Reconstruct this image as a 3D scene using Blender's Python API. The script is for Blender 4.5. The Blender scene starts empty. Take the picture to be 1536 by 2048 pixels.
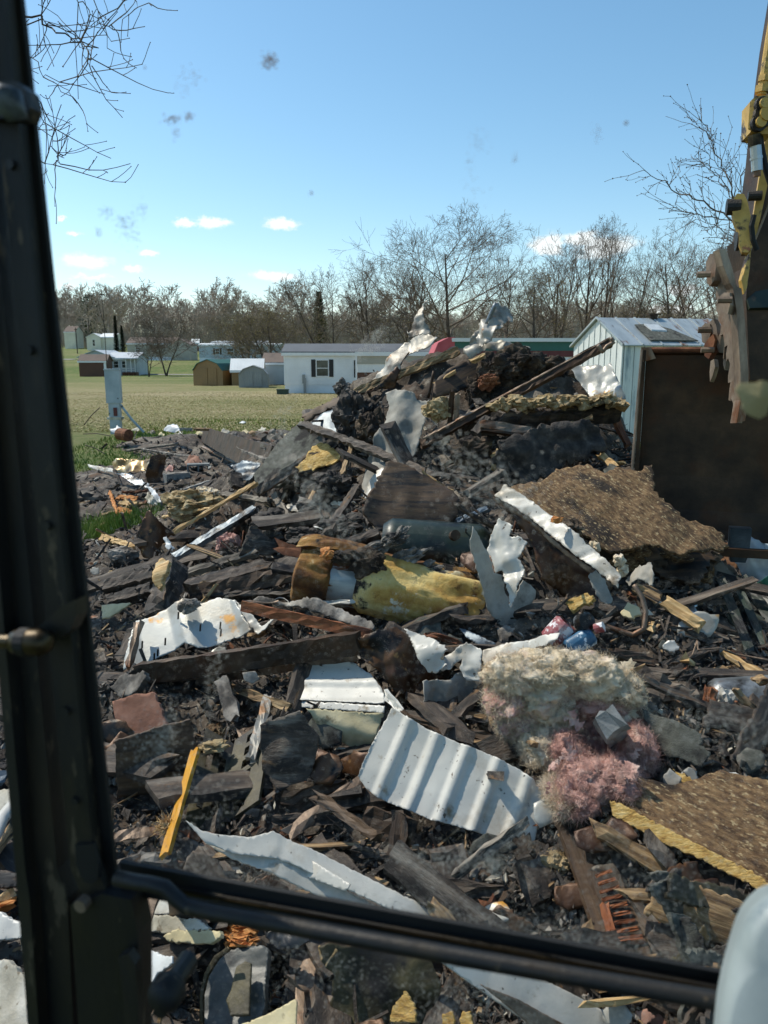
import bpy, bmesh, math, random
import numpy as np
from mathutils import Vector, Matrix, noise as mnoise
from mathutils.geometry import delaunay_2d_cdt

# ---------------------------------------------------------------- camera, sky, sun, exposure
SC = bpy.context.scene
COL = SC.collection
PITCH = math.radians(11.2)
CAMZ = 2.5
F = 1538.0                                   # focal length in photo pixels (photo is 1536 x 2048)
cam_data = bpy.data.cameras.new('camera')
cam = bpy.data.objects.new('camera', cam_data)
COL.objects.link(cam)
cam_data.sensor_fit = 'VERTICAL'
cam_data.sensor_height = 34.6
cam_data.sensor_width = 25.95
cam_data.lens = F / 2048.0 * 34.6
cam_data.clip_start = 0.02
cam_data.clip_end = 3000
cam.location = (0, 0, CAMZ)
cam.rotation_euler = (math.pi / 2 - PITCH, 0, 0)
cam_data.dof.use_dof = True
cam_data.dof.focus_distance = 6.5
cam_data.dof.aperture_fstop = 5.6
SC.camera = cam

SUN_DIR = Vector((-0.533, 0.308, 0.788)).normalized()      # towards the sun: high, left and beyond the heap
SUN_EL = math.asin(SUN_DIR.z)
SUN_AZ = math.atan2(SUN_DIR.x, SUN_DIR.y)
world = bpy.data.worlds.new('World')
SC.world = world
world.use_nodes = True
SKY_STRENGTH = 0.14
SUN_STRENGTH = 3.1
EXPOSURE = 0.5
sun_data = bpy.data.lights.new('sun', 'SUN')
sun_data.energy = SUN_STRENGTH
sun_data.angle = math.radians(0.53)
sun_data.color = (1.0, 0.945, 0.85)
sun = bpy.data.objects.new('sun', sun_data)
COL.objects.link(sun)
sun.location = (-30, 20, 60)
sun.rotation_euler = (-SUN_DIR).to_track_quat('-Z', 'Y').to_euler()
SC.view_settings.view_transform = 'Standard'
SC.view_settings.look = 'None'
SC.view_settings.gamma = 1
SC.view_settings.use_curve_mapping = False
SC.view_settings.exposure = EXPOSURE
SC.cycles.max_bounces = 7
SC.cycles.transparent_max_bounces = 24
SC.cycles.use_denoising = True

def rgb(h):
    return tuple(((int(h[i:i + 2], 16) / 255.0) ** 2.2) for i in (0, 2, 4))

def build_world():
    nt = world.node_tree
    N, L = nt.nodes, nt.links
    N.clear()
    out = N.new('ShaderNodeOutputWorld')
    bg = N.new('ShaderNodeBackground')
    bg.inputs['Strength'].default_value = SKY_STRENGTH
    sky = N.new('ShaderNodeTexSky')
    sky.sky_type = 'NISHITA'
    sky.sun_disc = False
    sky.sun_elevation = SUN_EL
    sky.sun_rotation = SUN_AZ
    sky.altitude = 300
    sky.air_density = 1.0
    sky.dust_density = 0.6
    sky.ozone_density = 1.6
    tc = N.new('ShaderNodeTexCoord')
    nzc = N.new('ShaderNodeTexNoise'); nzc.inputs['Scale'].default_value = 55.0; nzc.inputs['Detail'].default_value = 6; nzc.inputs['Roughness'].default_value = .7
    L.new(tc.outputs['Generated'], nzc.inputs['Vector'])
    wob = N.new('ShaderNodeVectorMath'); wob.operation = 'MULTIPLY_ADD'
    L.new(nzc.outputs['Color'], wob.inputs[0]); wob.inputs[1].default_value = (.035, .02, .016)
    wof = N.new('ShaderNodeVectorMath'); wof.operation = 'SUBTRACT'; L.new(tc.outputs['Generated'], wof.inputs[0]); wof.inputs[1].default_value = (.0175, .01, .008)
    L.new(wof.outputs[0], wob.inputs[2])
    # clouds: small fair weather puffs low over the horizon, in the sky's own directions
    sep = N.new('ShaderNodeSeparateXYZ')
    L.new(tc.outputs['Generated'], sep.inputs[0])
    mp = N.new('ShaderNodeMapping')
    mp.inputs['Scale'].default_value = (9.0, 9.0, 26.0)
    L.new(tc.outputs['Generated'], mp.inputs[0])
    nz = N.new('ShaderNodeTexNoise')
    nz.inputs['Scale'].default_value = 3.0
    nz.inputs['Detail'].default_value = 7
    nz.inputs['Roughness'].default_value = 0.62
    L.new(mp.outputs[0], nz.inputs['Vector'])
    total = None
    # (direction x/y, z/y, half width, half height)
    for (px, py, w, h) in CLOUDS:
        d = ray(px, py).normalized()
        # ellipse distance in direction space
        comb = N.new('ShaderNodeVectorMath'); comb.operation = 'SUBTRACT'
        L.new(wob.outputs[0], comb.inputs[0])
        comb.inputs[1].default_value = d
        sc = N.new('ShaderNodeVectorMath'); sc.operation = 'MULTIPLY'
        L.new(comb.outputs[0], sc.inputs[0])
        sc.inputs[1].default_value = (F / w, F / w, F / h)
        ln = N.new('ShaderNodeVectorMath'); ln.operation = 'LENGTH'
        L.new(sc.outputs[0], ln.inputs[0])
        mr = N.new('ShaderNodeMapRange')
        mr.inputs['From Min'].default_value = 1.35
        mr.inputs['From Max'].default_value = 0.0
        mr.inputs['To Min'].default_value = 0.0
        mr.inputs['To Max'].default_value = 1.0
        L.new(ln.outputs['Value'], mr.inputs['Value'])
        if total is None:
            total = mr.outputs[0]
        else:
            mx = N.new('ShaderNodeMath'); mx.operation = 'MAXIMUM'
            L.new(total, mx.inputs[0]); L.new(mr.outputs[0], mx.inputs[1])
            total = mx.outputs[0]
    mul = N.new('ShaderNodeMath'); mul.operation = 'MULTIPLY_ADD'
    L.new(nz.outputs['Fac'], mul.inputs[0]); mul.inputs[1].default_value = 1.7; mul.inputs[2].default_value = -0.95
    add = N.new('ShaderNodeMath'); add.operation = 'ADD'
    L.new(total, add.inputs[0]); L.new(mul.outputs[0], add.inputs[1])
    gate = N.new('ShaderNodeMath'); gate.operation = 'MULTIPLY'
    L.new(add.outputs[0], gate.inputs[0]); L.new(total, gate.inputs[1])
    rp = N.new('ShaderNodeMapRange'); rp.interpolation_type = 'SMOOTHSTEP'
    rp.inputs['From Min'].default_value = 0.05
    rp.inputs['From Max'].default_value = 0.42
    rp.inputs['To Max'].default_value = 0.9
    L.new(gate.outputs[0], rp.inputs['Value'])
    mix = N.new('ShaderNodeMix'); mix.data_type = 'RGBA'
    L.new(rp.outputs[0], mix.inputs['Factor'])
    hsv = N.new('ShaderNodeHueSaturation')
    hsv.inputs['Saturation'].default_value = SKY_SAT
    hsv.inputs['Hue'].default_value = SKY_HUE
    hsv.inputs['Value'].default_value = SKY_VAL
    L.new(sky.outputs[0], hsv.inputs['Color'])
    L.new(hsv.outputs[0], mix.inputs[6])
    mix.inputs[7].default_value = (5.6, 5.9, 6.1, 1)
    L.new(mix.outputs[2], bg.inputs['Color'])
    L.new(bg.outputs[0], out.inputs['Surface'])

SKY_SAT, SKY_HUE, SKY_VAL = 1.16, 0.489, 0.9
CLOUDS = [(424, 445, 40, 17), (370, 447, 26, 10), (562, 450, 40, 15), (175, 523, 52, 19), (180, 553, 52, 8),
          (265, 536, 24, 10), (295, 505, 26, 9), (545, 552, 70, 12), (142, 574, 22, 7), (1100, 488, 50, 26), (1210, 492, 80, 30),
          (1165, 480, 60, 22), (1340, 620, 60, 12), (150, 468, 18, 6), (122, 437, 12, 5), (1360, 580, 40, 14)]

# ---------------------------------------------------------------- seeing and placing
CP, SP = math.cos(PITCH), math.sin(PITCH)
CAM = Vector((0, 0, CAMZ))

def ray(px, py):
    dx = (px - 768.0) / F
    dy = (1024.0 - py) / F
    return Vector((dx, CP + dy * SP, -SP + dy * CP))

def at(px, py, Y):
    """world point seen at a photo pixel at distance Y along the ground"""
    r = ray(px, py)
    return CAM + r * (Y / r.y)

def on_plane(px, py, p0, n):
    r = ray(px, py)
    d = r.dot(n)
    return CAM + r * ((p0 - CAM).dot(n) / d)

build_world()

# ---------------------------------------------------------------- numpy noise
def _h(ix, iy, iz, s):
    n = (ix * 374761393 + iy * 668265263 + iz * 1274126177 + s * 974634777) & 0xffffffff
    n = ((n ^ (n >> 13)) * 1274126177) & 0xffffffff
    n = n ^ (n >> 16)
    return (n & 0xffff) / 65535.0

def vnoise(p, seed=0):
    p = np.asarray(p, dtype=np.float64)
    i = np.floor(p).astype(np.int64)
    f = p - i
    f = f * f * (3 - 2 * f)
    r = 0
    for dx in (0, 1):
        for dy in (0, 1):
            for dz in (0, 1):
                w = (f[:, 0] if dx else 1 - f[:, 0]) * (f[:, 1] if dy else 1 - f[:, 1]) * (f[:, 2] if dz else 1 - f[:, 2])
                r = r + w * _h(i[:, 0] + dx, i[:, 1] + dy, i[:, 2] + dz, seed)
    return r * 2 - 1

def fbm(p, seed=0, oct=4, gain=0.5, ridged=False):
    p = np.asarray(p, dtype=np.float64)
    a, s, r = 1.0, 1.0, np.zeros(len(p))
    for k in range(oct):
        v = vnoise(p * s + k * 17.3, seed + k)
        r += a * ((1 - 2 * np.abs(v)) if ridged else v)
        a *= gain
        s *= 2.03
    return r

# ---------------------------------------------------------------- materials
MATS = {}
def pm(name, cols, scale=4.0, rough=0.7, metal=0.0, bump=0.3, bscale=None, stretch=(1, 1, 1), patches=(), lo=0.3, hi=0.7, detail=8, bdist=0.01, spec=0.5, rough2=None):
    """a procedural material: colour ramp over noise, dirt or burn patches with shapes of their own, bump"""
    m = bpy.data.materials.new(name)
    m.use_nodes = True
    nt = m.node_tree
    N, L = nt.nodes, nt.links
    b = N['Principled BSDF']
    tc = N.new('ShaderNodeTexCoord')
    mp = N.new('ShaderNodeMapping')
    mp.inputs['Scale'].default_value = stretch
    L.new(tc.outputs['Object'], mp.inputs[0])
    info = N.new('ShaderNodeObjectInfo')
    off = N.new('ShaderNodeVectorMath'); off.operation = 'MULTIPLY_ADD'
    L.new(info.outputs['Random'], off.inputs[0])
    off.inputs[1].default_value = (31.0, 17.0, 23.0)
    L.new(mp.outputs[0], off.inputs[2])
    V = off.outputs[0]
    def nz(s, d=8, r=0.6):
        n = N.new('ShaderNodeTexNoise')
        n.inputs['Scale'].default_value = s
        n.inputs['Detail'].default_value = d
        n.inputs['Roughness'].default_value = r
        L.new(V, n.inputs['Vector'])
        return n.outputs['Fac']
    n1 = nz(scale, detail)
    cr = N.new('ShaderNodeValToRGB')
    el = cr.color_ramp.elements
    cols = [rgb(c) if isinstance(c, str) else c for c in cols]
    while len(el) < len(cols):
        el.new(0.5)
    for k, c in enumerate(cols):
        el[k].position = lo + (hi - lo) * k / max(1, len(cols) - 1)
        el[k].color = (*c, 1)
    L.new(n1, cr.inputs[0])
    col = cr.outputs[0]
    rgh = None
    for (pc, ps, th, soft) in patches:
        pn = nz(ps, 7, 0.65)
        mr = N.new('ShaderNodeMapRange')
        mr.inputs['From Min'].default_value = th - 0.055
        mr.inputs['From Max'].default_value = th - 0.055 + soft
        L.new(pn, mr.inputs['Value'])
        mx = N.new('ShaderNodeMix'); mx.data_type = 'RGBA'
        L.new(mr.outputs[0], mx.inputs['Factor'])
        L.new(col, mx.inputs[6])
        c = rgb(pc) if isinstance(pc, str) else pc
        mx.inputs[7].default_value = (*c, 1)
        col = mx.outputs[2]
    L.new(col, b.inputs['Base Color'])
    b.inputs['Roughness'].default_value = rough
    if rough2 is not None:
        rr = N.new('ShaderNodeMapRange')
        rr.inputs['From Min'].default_value = 0.3; rr.inputs['From Max'].default_value = 0.7
        rr.inputs['To Min'].default_value = rough; rr.inputs['To Max'].default_value = rough2
        L.new(nz(scale * 2.3), rr.inputs['Value'])
        L.new(rr.outputs[0], b.inputs['Roughness'])
    b.inputs['Metallic'].default_value = metal
    b.inputs['Specular IOR Level'].default_value = spec
    if bump:
        bn = nz(bscale or scale * 6, 10, 0.7)
        bp = N.new('ShaderNodeBump')
        bp.inputs['Strength'].default_value = bump
        bp.inputs['Distance'].default_value = bdist
        L.new(bn, bp.inputs['Height'])
        L.new(bp.outputs[0], b.inputs['Normal'])
    MATS[name] = m
    return m

pm('char', ['201d1b', '35302c', '514a43', '7d756b'], 9, 0.75, bump=0.9, bscale=40, lo=0.3, hi=0.75, bdist=0.02)
pm('ash', ['2a2826', '55514c', '8d877e', 'b5afa5'], 7, 0.95, bump=0.8, bscale=45, lo=0.3, hi=0.75)
pm('heap', ['211c18', '362f28', '51473d', '7a6f62'], 3.5, 0.85, bump=1.0, bscale=45, lo=0.32, hi=0.72, bdist=0.02,
   patches=[('776f63', 1.3, 0.56, 0.14), ('57412f', 1.9, 0.6, 0.12), ('9a9183', 14, 0.66, 0.06), ('8b8172', 5, 0.64, 0.1)])
pm('burnt_wood', ['1d1a17', '342e29', '52473d', '7d7163'], 3, 0.7, bump=0.55, bscale=22, stretch=(1, 5, 5), lo=0.3, hi=0.72, bdist=0.02,
   patches=[('6d5236', 3.2, 0.65, 0.08), ('857c70', 2.2, 0.61, 0.14)])
pm('grey_wood', ['3d3832', '5d564d', '7f776b', '9a9183'], 4, .85, bump=.5, bscale=22, stretch=(.6, 7, 7), patches=[('231f1b', 2.6, .6, .08)])
pm('old_wood', ['4c3a28', '7a6144', 'a08560', 'bda27b'], 5, 0.8, bump=0.6, bscale=24, stretch=(0.5, 9, 9), patches=[('1d1916', 3.0, 0.6, 0.06)])
pm('pale_wood', ['8c6b43', 'b08d5c', 'c9a977', 'd9c198'], 5, 0.75, bump=0.5, bscale=24, stretch=(0.5, 9, 9), patches=[('3a2c1e', 3.0, 0.66, 0.08)])
pm('orange_wood', ['8c4f24', 'b06c34', 'c98a4c', 'd9a66b'], 7, 0.8, bump=0.7, bscale=24, stretch=(0.6, 10, 10))
pm('brown_ply', ['2a2018', '443425', '5a452f', '6d573d'], 4, 0.65, bump=0.4, bscale=20, stretch=(0.6, 6, 6), patches=[('120f0d', 2.0, 0.55, 0.1)])
pm('osb', ['3f2d1d', '614a33', '806546', '9a7e5a'], 22, 0.85, bump=1.0, bscale=38, stretch=(1, 2.4, 2), patches=[('2a2119', 2.0, 0.56, 0.12), ('b09a74', 30, 0.62, 0.06)], bdist=0.015)
pm('osb_bright', ['8d6a35', 'b38f4e', 'cbaa67', 'dcc48b'], 24, 0.85, bump=1.0, bscale=38, stretch=(1, 2.4, 2), patches=[('2a2016', 5, 0.64, 0.08)], bdist=0.015)
pm('white_metal', ['a6a49a', 'bebbb1', 'ccc9bf'], 2.2, 0.42, bump=0.12, bscale=90, patches=[('8f826b', 2.4, 0.59, 0.14), ('3a332b', 28, 0.7, 0.03), ('6d5f4b', 5, 0.64, 0.08)])
pm('white_siding', ['b4b2a8', 'c2bfb5', 'cdcbc1'], 2.0, 0.4, bump=0.25, bscale=130, patches=[('a2957f', 2.6, 0.6, 0.16), ('8b7a60', 7, 0.66, 0.1), ('3f372e', 34, 0.715, 0.02), ('5b4f40', 13, 0.69, 0.04)], bdist=0.003)
pm('scorched_metal', ['b3b4ae', 'a5a297', '7d7364', '4b4238'], 2.6, 0.4, metal=0.15, bump=0.15, bscale=60, lo=0.42, hi=0.75, patches=[('c08a3c', 4.5, 0.66, 0.06)])
pm('dull_metal', ['6f6b62', '8a867c', 'a29e94', 'b3afa6'], 4, .5, metal=.2, bump=.2, bscale=40, patches=[('4f463b', 3, .6, .12), ('8f6a48', 5, .64, .06)])
pm('grey_metal', ['5d6163', '80868a', 'a5abae'], 3, 0.38, metal=0.55, bump=0.2, bscale=40, patches=[('2c2824', 3.5, 0.56, 0.1), ('6a4a30', 5, 0.66, 0.08)])
pm('bluegrey_metal', ['444c52', '5f6a72', '7d8991'], 3, 0.45, metal=0.3, bump=0.25, bscale=40, patches=[('1e1c1b', 4, 0.56, 0.1)])
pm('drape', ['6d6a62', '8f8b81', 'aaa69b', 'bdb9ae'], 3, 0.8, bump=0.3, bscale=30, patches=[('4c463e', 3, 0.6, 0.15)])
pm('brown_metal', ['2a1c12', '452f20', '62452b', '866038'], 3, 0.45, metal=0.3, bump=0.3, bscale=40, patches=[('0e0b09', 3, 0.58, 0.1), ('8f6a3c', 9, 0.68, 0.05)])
pm('copper_metal', ['5d4628', '8a6f45', 'b59f74', 'cbc3ae'], 5, 0.35, metal=0.4, bump=0.15, bscale=40, patches=[('2b2016', 2.2, 0.6, 0.1)])
pm('rust', ['3f2416', '5f3823', '7d4f33', '946647'], 8, 0.85, bump=0.5, bscale=60, patches=[('2a1a12', 4, 0.62, 0.08)])
pm('rust_red', ['6d3c22', '8c5230', 'a1663d'], 8, 0.75, bump=0.4, bscale=60, stretch=(0.6, 3, 3), patches=[('4a2a1b', 4, 0.6, 0.1)])
pm('pink_board', ['6a4636', '8a6250', 'a57f6c'], 5, 0.85, bump=0.4, bscale=40, patches=[('b59a84', 3.5, 0.62, 0.1)])
pm('dark_steel', ['281f18', '403225', '574230'], 4, 0.6, metal=0.4, bump=0.35, bscale=30, patches=[('4a301d', 2.6, 0.58, 0.15)])
pm('worn_steel', ['4a3f35', '6d5d4f', '8d7a68', 'a89783'], 6, 0.5, metal=0.45, bump=0.5, bscale=30, stretch=(1, 1, 0.4), patches=[('6b4428', 3.5, 0.6, 0.1)])
pm('tooth_steel', ['26303a', '3b4650', '55616c'], 5, 0.4, metal=0.6, bump=0.3)
pm('shingle', ['3f3f3b', '56574f', '6f7069'], 14, 0.95, bump=0.9, bscale=160, patches=[('2a2725', 3, 0.6, 0.08), ('8d887e', 2.3, 0.62, 0.12)])
pm('green_tank', ['1f2620', '2d372f', '3c483f'], 3, 0.4, bump=0.15, patches=[('121110', 3.5, 0.55, 0.12)])
pm('foam', ['8a5f28', 'bd9850', 'd6bd7a', 'e2d2a2'], 3.4, 0.85, bump=0.8, bscale=26, patches=[('5d3713', 2.8, 0.56, 0.06), ('17120e', 3.4, 0.63, 0.05), ('d9d5c0', 5, 0.68, 0.05)], bdist=0.02)
pm('burnt_foam', ['2a1a10', '5f3d1e', '8a6433', 'b59a62'], 4, .9, bump=.8, bscale=30, patches=[('16110d', 3.2, .6, .06), ('c9bd9c', 4, .66, .05)], bdist=.02)
pm('tank_steel', ['8d9596', 'a5adae', 'b9c0c0'], 4, 0.4, metal=0.4, bump=0.2, stretch=(1, 5, 5), patches=[('6b3d18', 2.3, 0.53, 0.05)])
pm('cream_wool', ['bfa888', 'decaa8', 'efdec2', 'f6ead6'], 12, 0.98, bump=0.9, bscale=60, patches=[('5b5040', 5, 0.64, 0.1), ('c8a79a', 3.0, 0.6, 0.12)], bdist=0.02)
pm('pink_wool', ['9a7064', 'c29488', 'd5ada0', 'e0c8ba'], 10, 0.98, bump=0.9, bscale=60, patches=[('6b5348', 4, 0.6, 0.15)], bdist=0.02)
pm('dark_wool', ['1f1a17', '352d27', '544739', '7d6d5a'], 7, 0.98, bump=1.0, bscale=45, bdist=0.03)
pm('tan_wool', ['6b573a', '97805a', 'b8a27a', 'cdbd9b'], 14, 0.98, bump=1.0, bscale=50, patches=[('3b2d1f', 4, 0.6, 0.1)], bdist=0.02)
pm('concrete', ['5d605f', '777a79', '8f9190'], 9, 0.95, bump=0.5, bscale=70)
pm('plaster', ['8f8876', 'aca593', 'c2bdaf', 'd2cfc5'], 5, 0.9, bump=0.5, bscale=40, patches=[('5f574a', 3, 0.62, 0.1), ('7a6f5c', 18, 0.66, 0.05)])
pm('cream_board', ['a89a78', 'c4b78f', 'd6ca a5'.replace(' ', '')], 5, 0.85, bump=0.3, patches=[('6b5d42', 5, 0.66, 0.08)])
pm('paper', ['77746c', '97958d', 'b0aea6'], 4, 0.7, bump=0.3, bscale=30, patches=[('7d766a', 3, 0.6, 0.15)])
pm('black_plastic', ['111213', '1d1f20', '2b2d2f'], 5, 0.35, bump=0.2)
pm('grey_plastic', ['33352f', '4a4c48', '626460'], 4, 0.45, bump=0.2, patches=[('232220', 4, 0.58, 0.1)])
pm('olive_metal', ['2e2a1c', '453f2a', '5f573b'], 5, 0.6, bump=0.4, patches=[('1a1713', 3, 0.52, 0.12)])
pm('yellow_paint', ['a06a12', 'bd8418', 'c8942b'], 5, 0.5, bump=0.3, bscale=40, patches=[('4a3418', 7, 0.66, 0.06)])
pm('machine_yellow', ['a5823a', 'c29b4a', 'd2b268'], 6, 0.5, bump=0.3, bscale=40, patches=[('3d2c1a', 6, 0.6, 0.07), ('8f5a3a', 9, 0.66, 0.05)])
pm('grease', ['0f0d0b', '231d15', '3f3424'], 12, 0.5, bump=0.8)
pm('silver', ['8f969a', 'aab1b5', 'c2c7ca'], 5, 0.3, metal=0.7, bump=0.1)
pm('green_bag', ['1d4a3a', '2d6a54', '49806c'], 5, 0.4, bump=0.3)
pm('blue_print', ['1f3f58', '2f5a78', '54788f'], 9, 0.4, bump=0.1, patches=[('c9d6de', 14, 0.62, 0.03)])
pm('red_print', ['6b2a2c', '8f4a4c', 'b9aaa8'], 12, 0.4, bump=0.1, patches=[('d9d5d5', 11, 0.55, 0.03)])
pm('cab_black', ['0b0c0d', '121314', '1b1a18'], 4, 0.42, bump=0.25, bscale=30, patches=[('3f3422', 2.6, 0.58, 0.2), ('54493a', 30, 0.66, 0.05), ('2a2418', 6, 0.58, 0.1)], stretch=(1, 1, 0.3), rough2=0.7)
pm('rubber', ['070808', '0c0d0d', '141414'], 6, 0.7, bump=0.3)
pm('brass', ['2a241a', '463c2b', '665a44'], 6, 0.35, metal=0.7, bump=0.2, patches=[('1d1710', 5, 0.55, 0.1)])
pm('cab_grey', ['7f8a8b', '8f9a9b', '9aa5a6'], 8, 0.5, bump=0.15, bscale=200, bdist=0.001)
pm('bag_white', ['b0b4b6', 'c6cacb', 'd6d9d9'], 4, 0.45, bump=0.3, bscale=20)
pm('soil', ['3a2618', '573b26', '74543a', '8f6f50'], 6, 0.95, bump=0.8, bscale=50, patches=[('1d1714', 2.5, 0.6, 0.1)])
pm('mud', ['7d7050', 'a1946c', 'b9ad88'], 9, 0.9, bump=0.5)
pm('glass_dust', ['8f897a', 'a8a294', 'bdb7aa'], 30, 0.95, bump=0)
pm('bug_brown', ['7a5a48', '95705a', 'aa8468'], 40, 0.9, bump=0)
for _n in ('glass_dust', 'bug_brown'):
    _m = MATS[_n]; _nt = _m.node_tree; _b = _nt.nodes['Principled BSDF']
    _tr = _nt.nodes.new('ShaderNodeBsdfTranslucent'); _tr.inputs[0].default_value = (.8, .78, .72, 1) if 'dust' in _n else (.42, .3, .22, 1)
    _mx = _nt.nodes.new('ShaderNodeMixShader'); _mx.inputs[0].default_value = .6
    _nt.links.new(_b.outputs[0], _mx.inputs[1]); _nt.links.new(_tr.outputs[0], _mx.inputs[2])
    _nt.links.new(_mx.outputs[0], _nt.nodes['Material Output'].inputs['Surface'])
m = bpy.data.materials.new('windshield_glass'); m.use_nodes = True
_nt = m.node_tree; _nt.nodes.clear()
_o = _nt.nodes.new('ShaderNodeOutputMaterial'); _t = _nt.nodes.new('ShaderNodeBsdfTransparent')
_t.inputs[0].default_value = (0.99, 0.985, 0.965, 1)
_nt.links.new(_t.outputs[0], _o.inputs[0]); MATS['windshield_glass'] = m

# ---------------------------------------------------------------- object helpers
def tag(o, label=None, cat=None, group=None, kind=None):
    if label: o['label'] = label
    if cat: o['category'] = cat
    if group: o['group'] = group
    if kind: o['kind'] = kind
    return o

def attach(child, parent):
    """make a piece a part of the thing it belongs to, where it is"""
    for k in ('label', 'category', 'group'):
        if k in child: del child[k]
    M = child.matrix_world.copy()
    child.parent = parent
    child.matrix_parent_inverse = parent.matrix_world.inverted()
    return child

def empty(name, loc, label=None, cat=None, group=None, rz=0):
    o = bpy.data.objects.new(name, None)
    o.empty_display_size = 0.1
    COL.objects.link(o)
    o.location = loc
    o.rotation_euler = (0, 0, rz)
    return tag(o, label, cat, group)

def link_mesh(name, verts, faces, mat, parent=None, frame=None, smooth=False, mats=None, midx=None):
    """verts in world space (or in parent's space when a parent with rotation is given as frame='local');
    frame: Matrix giving the object's own axes, so that textures follow the piece"""
    me = bpy.data.meshes.new(name)
    o = bpy.data.objects.new(name, me)
    COL.objects.link(o)
    v = np.asarray(verts, dtype=np.float64)
    if frame == 'local':
        pass
    else:
        if frame is None:
            c = (v.min(0) + v.max(0)) / 2
            M = Matrix.Translation(Vector(c))
            v = v - c
        else:
            M = frame
            Mi = np.array(frame.inverted())
            v = v @ Mi[:3, :3].T + Mi[:3, 3]
        if parent is not None:
            o.parent = parent
            M = Matrix.Translation(-Vector(parent.location)) @ M
        o.matrix_local = M if parent is not None else M
        if parent is None:
            o.matrix_world = M
    if frame == 'local' and parent is not None:
        o.parent = parent
    me.from_pydata([tuple(x) for x in v], [], [tuple(int(i) for i in f) for f in faces])
    for mm in (mats or [mat]):
        me.materials.append(MATS[mm] if isinstance(mm, str) else mm)
    if midx is not None:
        me.polygons.foreach_set('material_index', np.asarray(midx, dtype=np.int32))
    if smooth:
        me.polygons.foreach_set('use_smooth', np.ones(len(me.polygons), dtype=bool))
    me.update()
    return o

class MB:
    """collects shapes into one mesh"""
    def __init__(self):
        self.v, self.f, self.m = [], [], []
    def add(self, v, f, m=0):
        b = len(self.v)
        self.v += [tuple(x) for x in v]
        self.f += [tuple(b + i for i in q) for q in f]
        self.m += [m] * len(f)
    def box(self, x0, x1, y0, y1, z0, z1, m=0):
        v = [(x0, y0, z0), (x1, y0, z0), (x1, y1, z0), (x0, y1, z0), (x0, y0, z1), (x1, y0, z1), (x1, y1, z1), (x0, y1, z1)]
        self.add(v, [(0, 3, 2, 1), (4, 5, 6, 7), (0, 1, 5, 4), (1, 2, 6, 5), (2, 3, 7, 6), (3, 0, 4, 7)], m)
    def prism(self, poly, vec, m=0):
        n = len(poly)
        a = [Vector(p) for p in poly]
        b = [p + vec for p in a]
        f = [tuple(range(n)), tuple(range(2 * n - 1, n - 1, -1))]
        f += [(i, i + n, (i + 1) % n + n, (i + 1) % n) for i in range(n)]
        self.add(a + b, f, m)
    def tube(self, pts, rad, seg=6, m=0, cap=True):
        pts = [Vector(p) for p in pts]
        n = len(pts)
        if not hasattr(rad, '__len__'):
            rad = [rad] * n
        v, f = [], []
        up = Vector((0.31, 0.17, 0.93))
        for i, p in enumerate(pts):
            d = (pts[min(i + 1, n - 1)] - pts[max(i - 1, 0)])
            if d.length < 1e-9: d = Vector((0, 0, 1))
            d.normalize()
            a = d.cross(up)
            if a.length < 0.05: a = d.cross(Vector((1, 0, 0)))
            a.normalize()
            b = d.cross(a)
            for k in range(seg):
                t = 2 * math.pi * k / seg
                v.append(p + (a * math.cos(t) + b * math.sin(t)) * rad[i])
        for i in range(n - 1):
            for k in range(seg):
                f.append((i * seg + k, i * seg + (k + 1) % seg, (i + 1) * seg + (k + 1) % seg, (i + 1) * seg + k))
        if cap:
            f.append(tuple(range(seg - 1, -1, -1)))
            f.append(tuple((n - 1) * seg + k for k in range(seg)))
        self.add(v, f, m)
    def build(self, name, mat, parent=None, frame=None, smooth=False, mats=None):
        return link_mesh(name, self.v, self.f, mat, parent, frame, smooth, mats, self.m if mats else None)
# ---------------------------------------------------------------- ground
def sstep(a, b, x):
    t = np.clip((np.asarray(x, float) - a) / (b - a), 0, 1)
    return t * t * (3 - 2 * t)

def ground_z(x, y):
    y = np.asarray(y, float)
    return (2.4 * sstep(128, 150, y) + 2.6 * sstep(152, 195, y) + 4.0 * sstep(195, 290, y) + 10 * sstep(290, 700, y)
            + 0.0 * np.asarray(x, float))

def gz(x, y):
    return float(ground_z(x, y))

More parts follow.
